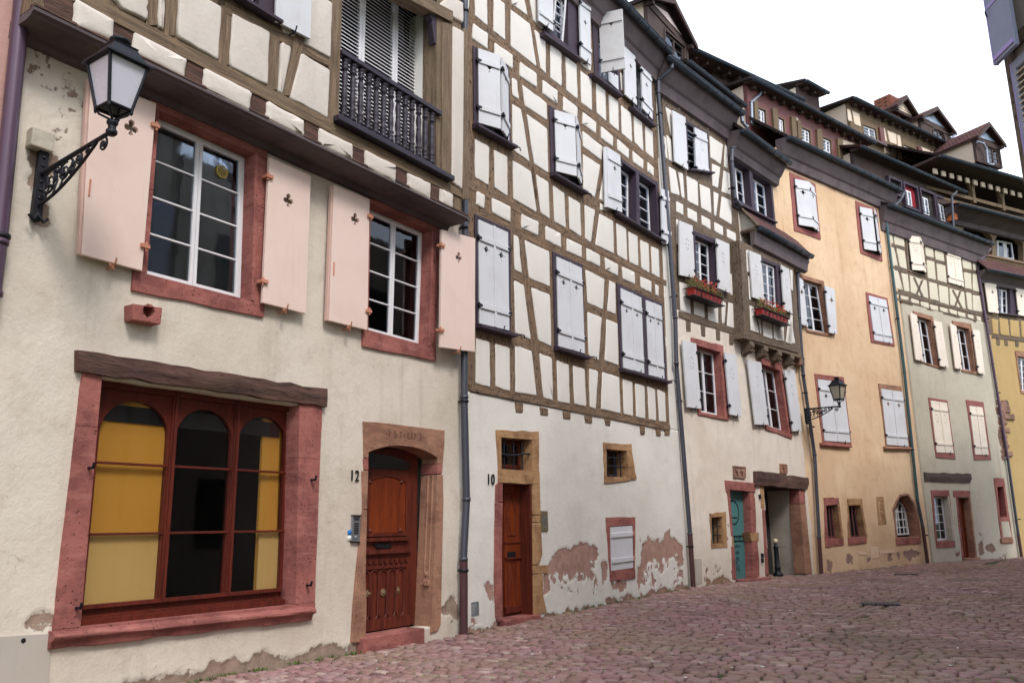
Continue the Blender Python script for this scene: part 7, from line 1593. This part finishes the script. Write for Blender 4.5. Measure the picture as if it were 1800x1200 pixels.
    R0=ring(ht-.005,rim);R1=ring(ht+H*.02,rim*.98);R2=ring(ht+H*.05,wt*.95);R3=ring(ht+H*.17,wt*.62);R4=ring(ht+H*.19,wt*.66);R5=ring(ht+H*.2,wt*.3);V=R0+R1+R2+R3+R4+R5
    fs=[(i+4*j,(i+1)%4+4*j,(i+1)%4+4*j+4,i+4*j+4) for j in range(5) for i in range(4)]+[(3,2,1,0),(20,21,22,23)];b.add(V,fs)
    b.lathe(c+Z*(ht+H*.195),[(wt*.34,0),(wt*.34,H*.04),(wt*.5,H*.05),(wt*.52,H*.075),(wt*.3,H*.1),(wt*.1,H*.115),(.01,H*.125)],14);b.build('lantern_frame',M['iron'],root)
    g=MB();B=ring(hb+.012,wb*.95);T=ring(ht-.012,wt*.96);g.add(B+T,[(i,(i+1)%4,(i+1)%4+4,i+4) for i in range(4)]);g.build('lantern_glass',M[opal],root)
    return root
lamp('large black wrought-iron lantern with milky panes on the cream wall above the shop window',F12,(75,255),(70,388),(196.5,228),160,.08,'opal')
lamp('smaller distant black lantern on the apricot house beside the brown downpipe',F6,(1417,717),(1420,744),(1475.5,712.5),48,.22,'opal2',0)
# ================================================================== door stations
def station(label,F,s,d,mat,rows,hood):
    q=F.uv(s,d);root=thing('door_station',label,'intercom',F.w(*quadpt(q,.5,1),0),'door intercoms');b=MB();b.prism(F,q,d,.0);b.build('plate',M[mat],root,.004);b=MB()
    if hood:
        b.prism(F,subq(q,-.02,1.02,-.03,.01),d+.02,.0);b.prism(F,subq(q,-.02,1.02,.98,1.03),d+.012,.0);b.build('hood',M['black'],root)
    for r in range(rows):
        b=MB();t=.28+.45*r/rows;b.prism(F,subq(q,.25,.78,t,t+.25/rows),d+.005,d-.001);b.build('name_plate',M['black' if hood else 'steel'],root)
    b=MB();p=quadpt(q,.5,.82);b.lathe(F.w(*p,d),[(.018,0),(.018,.008),(.006,.012)],10,F.N);b.build('button',M['zinc'],root);b=MB();b.prism(F,subq(q,.2,.8,.07,.18),d+.003,d-.001);b.build('speaker_grille',M['lead'] if hood else M['brass'],root);return root
station('steel intercom panel with black name slots between the shop window and door 12',F12,'B 170 735, B 295 738, B 275 1135, B 155 1125',.035,'steel',5,True)
station('tan bronze intercom plate to the right of door 10',F10,'z 552 858, z 615 860, z 622 1050, z 556 1048',.03,'brass',5,False)
for (x,y),mt,lab in (((132,992),'blue','small round blue tag on the wall beside the steel intercom'),((128,1072),'white_bits','small round white tag below the blue one beside the steel intercom')):
    u,z=F12.uv1(*Q('B %d %d'%(x,y))[0],.02);b=MB();b.lathe(F12.w(u,z,.0),[(.036,0),(.036,.022),(.03,.026),(.012,.026),(.01,.032)],18,F12.N);tag(b.build('round_tag',M[mt]),lab,'tag','round tags beside door 12')
# ================================================================== flower boxes
def flowerbox(label,F,s,d0,seed,d1=.32):
    r=random.Random(seed);q=F.uv(s,d0+d1);(ua,za),(ub,zb)=q[0],q[1];zt=(za+zb)/2;h=.2
    root=thing('flower_box',label,'flower box',F.w((ua+ub)/2,zt-h,d0+.15),'flower boxes under windows');b=MB();m=(ua+ub)/2
    for a,c in ((ua,ua+(ub-ua)*.26),(ua+(ub-ua)*.28,ub)):
        V=[];
        for z,k in ((zt-h,.02),(zt,0),(zt,.0)):V+=[F.w(a+k,z,d0+.06+k),F.w(c-k,z,d0+.06+k),F.w(c-k,z,d0+d1-.03-k),F.w(a+k,z,d0+d1-.03-k)]
        b.add(V[:8],[(3,2,1,0),(0,1,5,4),(1,2,6,5),(2,3,7,6),(3,0,4,7)]);b.box(F,a-.01,c+.01,zt-.03,zt+.005,d0+.05,d0+d1-.02)
    b.build('planter',M['planter'],root,.004)
    b=MB()
    for z in (zt-h-.03,zt-.02):
        pts=[F.w(ua-.06,z,d0),F.w(ua-.06,z,d0+d1),F.w(ub+.06,z,d0+d1),F.w(ub+.06,z,d0)];b.tube(pts,.014,5)
    b.box(F,ua-.06,ub+.06,zt-h-.045,zt-h-.02,d0+.02,d0+d1+.01)
    n=7
    for k in range(n):
        u=ua+(ub-ua)*(k+.5)/n;b.tube([F.w(u-.06,zt-h,d0+d1),F.w(u,zt-.03,d0+d1),F.w(u+.06,zt-h,d0+d1)],.008,4)
        b.tube([F.w(u+.04*math.cos(a),zt-h*.6+.04*math.sin(a),d0+d1) for a in [i*math.pi/4 for i in range(9)]],.006,4)
    b.build('bracket',M['iron'],root)
    g=MB();f=MB()
    for k in range(620):
        u=r.uniform(ua,ub);d=d0+r.uniform(.08,d1-.04);hh=r.uniform(.05,.24)*(1+.7*math.exp(-((u-(ua+(ub-ua)*.15))/.25)**2));lx,ly=r.gauss(0,.05),r.gauss(0,.05);t=F.w(u+lx,zt+hh,d+ly);bs=F.w(u,zt-.02,d);sd_=F.U*r.uniform(.004,.01)+F.N*r.uniform(-.006,.006)
        g.add([bs-sd_,bs+sd_,t+sd_*.3,t-sd_*.3],[(0,1,2,3)])
        for j in range(2):
            cc=np.array(lerp(bs,t,r.uniform(.4,.95)));a=np.array([r.gauss(0,1) for _ in range(3)])*.017;c2=np.array([r.gauss(0,1) for _ in range(3)])*.013;g.add([cc,cc+a,cc+a+c2,cc+c2],[(0,1,2,3)])
    for k in range(120):
        u=r.choice([ua+(ub-ua)*x for x in (.2,.42,.5,.68,.8,.93)])+r.gauss(0,.07);z=zt+r.uniform(.08,.34);d=d0+d1*.6+r.gauss(0,.06);cc=F.w(u,z,d)
        for j in range(3):
            a=np.array([r.gauss(0,1) for _ in range(3)])*.02;c2=np.array([r.gauss(0,1) for _ in range(3)])*.018;f.add([cc,cc+a,cc+a+c2,cc+c2],[(0,1,2,3)])
    g.build('leaves',M['leaf'],root);f.build('flowers',M['flower'],root)
flowerbox('red flower box with orange blooms under the red-curtained window',F8,'k 345 842, k 528 905',.03,1)
flowerbox('red flower box with orange blooms on the projecting oriel bay',F8,'k 795 985, k 962 1030',DO+.03,2)
# ================================================================== bollard
def gpt(x,y,z=.05):
    r=ray(x,y);t=(z-CAM[2])/r[2];return CAM+r*t
p=gpt(1368,1012,.06);zb=p[2];hh=.98
root=thing('bollard','dark iron bollard with a cream ball top before the open passage','bollard',p);b=MB();b.lathe(p,[(.15,0),(.15,.06),(.11,.09),(.085,.14),(.08,.2),(.095,.22),(.095,.25),(.075,.27),(.065,.7),(.075,.8),(.08,.83),(.05,.86),(.04,hh-.05)],16);b.build('post',M['iron'],root)
b=MB();b.lathe(p+np.array([0,0,hh-.06]),[(.01,0)]+[(.07*math.sin(a),.07-.07*math.cos(a)) for a in [math.pi*k/8 for k in range(1,8)]]+[(.005,.14)],16);b.build('ball_top',M['ball'],root)
# ================================================================== paving
def cobmat():
    m=NT('rose_sandstone_setts');co=m.coord('World');at=m.n('ShaderNodeAttribute');at.attribute_name='tint'
    cr=m.n('ShaderNodeValToRGB');m.l(at.outputs['Fac'],cr.inputs[0]);e=cr.color_ramp.elements;e[0].color=srgb(116,88,88);e[1].color=srgb(198,166,162)
    for p_,c in ((.25,srgb(142,106,104)),(.5,srgb(162,122,120)),(.72,srgb(156,126,128)),(.9,srgb(178,154,142))):x=e.new(p_);x.color=c
    a=m.noise(co,.45,4,.6);c=m.mix(m.rng(a,.42,.6,0,.6),cr.outputs[0],srgb(146,122,100));d_=m.noise(co,1.3,5,.65);c=m.mix(m.rng(d_,.52,.7,0,.5),c,srgb(160,134,124));c=m.mix(m.rng(m.noise(co,.28,4,.6,.4),.54,.62,0,.4),c,srgb(96,72,70));b_=m.noise(co,30,4,.7);c=m.mix(m.rng(b_,.45,.75,0,.35),c,srgb(100,76,74));s=m.noise(co,9,4,.7);c=m.mix(m.rng(s,.6,.72,0,.5),c,srgb(178,150,140))
    mo=m.math('MULTIPLY',m.rng(m.noise(co,.5,3,.6),.44,.56),m.rng(m.noise(co,20,5,.7),.53,.62));c=m.mix(m.math('MULTIPLY',mo,.8),c,srgb(100,112,52))
    return m.done(c,m.rng(a,.3,.7,.62,.8),m.bump(m.math('ADD',b_,s),.5,.012),spec=.3)
def jointmat():
    m=NT('dark_mossy_joint_sand');co=m.coord('World');a=m.noise(co,.6,4,.6);b_=m.noise(co,9,4,.7);c=m.mix(m.rng(b_,.4,.65),srgb(40,32,30),srgb(66,54,48));k=m.math('MULTIPLY',m.rng(a,.36,.5),m.rng(b_,.42,.54));c=m.mix(k,c,srgb(74,96,34));return m.done(c,.95,m.bump(b_,.5,.02))
def surf(x,y):
    h=gz(x,y);return h+.018*(vnoise(x,y,2.3,8)+.5*vnoise(x,y,.9,9))
XG,YG=np.meshgrid(np.concatenate([np.linspace(-300,-15,8),np.linspace(-14,40,110),np.linspace(42,300,8)]),np.concatenate([np.linspace(-300,-8,8),np.linspace(-7,48,110),np.linspace(50,300,8)]))
ZG=surf(XG,YG)-.042;n0,n1=XG.shape
me=bpy.data.meshes.new('ground');idx=np.arange(n0*n1).reshape(n0,n1);q=np.stack([idx[:-1,:-1],idx[:-1,1:],idx[1:,1:],idx[1:,:-1]],-1).reshape(-1,4)
me.from_pydata(np.stack([XG,YG,ZG],-1).reshape(-1,3).tolist(),[],q.tolist());me.materials.append(jointmat());g=bpy.data.objects.new('ground',me);sc.collection.objects.link(g);g['kind']='structure'
# setts laid in slightly curved courses across the street
az=math.radians(70);SU=np.array([math.cos(az),math.sin(az)]);SN=np.array([math.sin(az),-math.cos(az)]);O=np.array([-.85,13.43])
fronts=[F12,F10,F8,F6,F4,F2]
cuts=[(-12,0,F12),(0,8.8,F10),(8.8,99,None)]
r_=np.random.default_rng(5)
cA=np.array(gpt(1310,1150)[:2])-O;cB=np.array(gpt(1650,1025)[:2])-O;tA,tB=cA@SN,cB@SN;sA,sB=cA@SU,cB@SU
def tc(s):return tA+(tB-tA)*(s-sA)/(sB-sA)
cent=[];s=-11.
def addrow(s0,w,kind):
    t=-3.+r_.uniform(0,.2)
    while t<16:
        l=r_.uniform(.14,.25);cent.append((s0,t+l/2,w,l,kind));t+=l
while s<42:
    w=r_.uniform(.115,.15);addrow(s+w/2,w,0);s+=w
C=np.array(cent);S,T,Wd,Ln=C[:,0],C[:,1],C[:,2],C[:,3]
bow=.028*(T-7)**2+.07*vnoise(S,T,3.1,3)+.02*vnoise(S,T,1.1,4)
dbow=(.028*(T+.1-7)**2+.07*vnoise(S,T+.1,3.1,3)+.02*vnoise(S,T+.1,1.1,4)-bow)/.1
Sx=S+bow
inband=np.abs(T-tc(Sx))<.16
P=O[None]+Sx[:,None]*SU+T[:,None]*SN
rel=np.stack([P[:,0],P[:,1],np.full(len(P),-1.55)],1);dep=rel@CF;px=900+FPX*(rel@CR)/dep;py=600-FPX*(rel@CU)/dep
ok=(dep>3)&(px>-80)&(px<1900)&(py<1290)&(~inband)
# keep the street side of every front
front=np.full(len(P),1e9)
def dist(F,sl):
    global front
    D=(P-F.P[:2])@F.N[:2];front=np.where(sl,np.minimum(front,D),front)
u12=(P-F12.P[:2])@F12.U[:2]
pj=[np.array(f.P[:2]) for f in (F10,F8,F6,F4,F2)];us=[(P-p)@np.array([.64,.77]) for p in pj]
dist(F12,us[0]<.3);dist(F10,(us[0]>-.3)&(us[1]<.4));dist(F8,(us[1]>-.4)&(us[2]<.4));dist(F6,(us[2]>-.4)&(us[3]<.4));dist(F4,(us[3]>-.4)&(us[4]<.4));dist(F2,us[4]>-.4)
lu=(P-F8.P[:2])@F8.U[:2];inpass=(lu>psi[3][0])&(lu<psi[2][0])&(front>-3)
ok&=(front>.05)|inpass
ok&=~((P[:,0]>5.9)&(P[:,1]<9.1))
P,Wd,Ln,dbow=P[ok],Wd[ok],Ln[ok],dbow[ok];N=len(P)
# channel stones running with the street
ex=[];s=sA-6
while s<sB+9:
    l=r_.uniform(.16,.26)
    for o_ in (-.08,.08):ex.append((s+l/2,tc(s)+o_,l))
    s+=l
ex=np.array(ex);PE=O[None]+ex[:,0:1]*SU+ex[:,1:2]*SN
P=np.concatenate([P,PE]);hw=np.concatenate([Wd/2,ex[:,2]/2])-.0115;hl=np.concatenate([Ln/2,np.full(len(ex),.08)])-.010;sl=np.concatenate([dbow,np.zeros(len(ex))]);N=len(P)
ang=np.arctan(sl)+r_.normal(0,.02,N);ca,sa=np.cos(ang),np.sin(ang)
ax=ca[:,None]*SU-sa[:,None]*SN*0+0;eS=np.stack([SU[0]*ca-SN[0]*sa,SU[1]*ca-SN[1]*sa],1);eT=np.stack([SU[0]*sa+SN[0]*ca,SU[1]*sa+SN[1]*ca],1)
base=surf(P[:,0],P[:,1])+r_.normal(0,.0055,N);tilt=r_.normal(0,.017,(N,2))
rings=[(1.0,-.045),(.96,-.02),(.89,-.002),(.5,.003)];cor=[(-1,-1),(0,-1),(1,-1),(1,0),(1,1),(0,1),(-1,1),(-1,0)]
jit=r_.normal(0,.003,(N,8,2));V=[]
for k,(sc_,zo) in enumerate(rings):
    for i,(a,c) in enumerate(cor):
        f=.975 if (a and c) else 1.0
        x=(hw*a*sc_*f+jit[:,i,0]*sc_);y=(hl*c*sc_*f+jit[:,i,1]*sc_);z=base+zo+tilt[:,0]*x+tilt[:,1]*y
        V.append(np.stack([P[:,0]+eS[:,0]*x+eT[:,0]*y,P[:,1]+eS[:,1]*x+eT[:,1]*y,z],1))
V=np.stack(V,1);nv=32
fq=[]
for k in range(3):
    for i in range(8):fq.append((k*8+i,k*8+(i+1)%8,(k+1)*8+(i+1)%8,(k+1)*8+i))
fq=np.array(fq);quads=(fq[None]+np.arange(N)[:,None,None]*nv).reshape(-1,4);octs=(np.arange(24,32)[None]+np.arange(N)[:,None]*nv)
# orientation check
flip=(SU[0]*SN[1]-SU[1]*SN[0])<0
if flip:quads=quads[:,::-1];octs=octs[:,::-1]
me=bpy.data.meshes.new('cobblestones');me.vertices.add(N*nv);me.vertices.foreach_set('co',V.reshape(-1));lv=np.concatenate([quads.ravel(),octs.ravel()]);me.loops.add(len(lv));me.loops.foreach_set('vertex_index',lv)
ls_=np.concatenate([np.arange(0,quads.size,4),quads.size+np.arange(0,octs.size,8)]);me.polygons.add(len(ls_));me.polygons.foreach_set('loop_start',ls_);me.polygons.foreach_set('use_smooth',np.ones(len(ls_),bool))
at=me.attributes.new('tint','FLOAT','POINT');at.data.foreach_set('value',np.repeat(np.clip(r_.normal(.5,.22,N),0,1),nv))
me.materials.append(cobmat());me.update(calc_edges=True);me.validate();o=bpy.data.objects.new('cobblestone_paving',me);sc.collection.objects.link(o);o['kind']='structure';print('setts',N)
# drain covers
for (x0,x1,y0,y1,lab) in ((1499,1594,1056,1070,'dark rectangular drain cover sunk in the middle of the paving'),(1563,1622,1005,1014,'flat grey-green drain cover near the apricot house')):
    a,b_,c,d=[gpt(*p,.05) for p in ((x0,(y0+y1)/2-1),(x1,(y0+y1)/2+1),(x1-8,y1),(x0+8,y0))]
    cen=(gpt((x0+x1)/2,(y0+y1)/2,.05));wx=np.linalg.norm(gpt(x1,(y0+y1)/2,.05)-gpt(x0,(y0+y1)/2,.05))/2;X=np.array([*SN,0]);Y=np.array([*SU,0]);zc=float(surf(np.array([cen[0]]),np.array([cen[1]]))[0])
    cen[2]=zc+.012;b=MB();w2=wx*.72
    b.obox(cen,X*w2,Y*w2*.7,(0,0,.008))
    for k in range(9):b.obox(cen+X*w2*(-.85+k*.2125)+np.array([0,0,.012]),X*w2*.05,Y*w2*.62,(0,0,.006))
    tag(b.build('drain_cover',M['lead']),lab,'drain cover','drain covers in the paving')
b=MB();r=random.Random(31)
for k in range(70):
    p=gpt(r.uniform(500,1800),r.uniform(1015,1200),.03)
    if (p[:2]-F10.P[:2])@F10.N[:2]<.3:continue
    z=float(surf(np.array([p[0]]),np.array([p[1]]))[0])+.006;s_=r.uniform(.006,.02);a=r.uniform(0,6);X=np.array([math.cos(a),math.sin(a),0])*s_;Y=np.array([-math.sin(a),math.cos(a),0])*s_*.6;b.obox(np.array([p[0],p[1],z]),X,Y,(0,0,.004))
o=b.build('pebbles',M['white_bits']);o['kind']='stuff'
# weeds and moss along the foot of the walls
b=MB();r=random.Random(9)
def tuft(x,y,n,h):
    z=float(surf(np.array([x]),np.array([y]))[0])
    for _ in range(n):
        a=r.uniform(0,6.28);p=np.array([x+r.gauss(0,.05),y+r.gauss(0,.05),z-.01]);t=p+np.array([math.cos(a)*h*r.uniform(.2,.8),math.sin(a)*h*r.uniform(.2,.8),h*r.uniform(.3,1)]);s_=np.array([-math.sin(a),math.cos(a),0])*r.uniform(.004,.012);b.add([p-s_,p+s_,t],[(0,1,2)])
for F,a,c,n in ((F12,-5.2,-2.3,42),(F10,3,8.6,50),(F8,.3,6.8,16),(F6,.5,7,18),(F4,.5,6,14)):
    for _ in range(n):
        u=r.uniform(a,c);p=F.w(u,0,r.uniform(.01,.07));tuft(p[0],p[1],r.randint(6,18),r.uniform(.02,.06))
for x,y,k in ((880,1155,9),(960,1160,9),(1010,1110,10),(900,1120,8),(1060,1130,8),(1150,1120,6),(760,1180,8),(990,1180,8),(1080,1100,8)):
    for _ in range(k):
        p=gpt(x+r.uniform(-60,60),y+r.uniform(-14,14),.03);tuft(p[0],p[1],r.randint(5,12),.022)
o=b.build('grass_tufts',M['moss']);o['kind']='stuff'
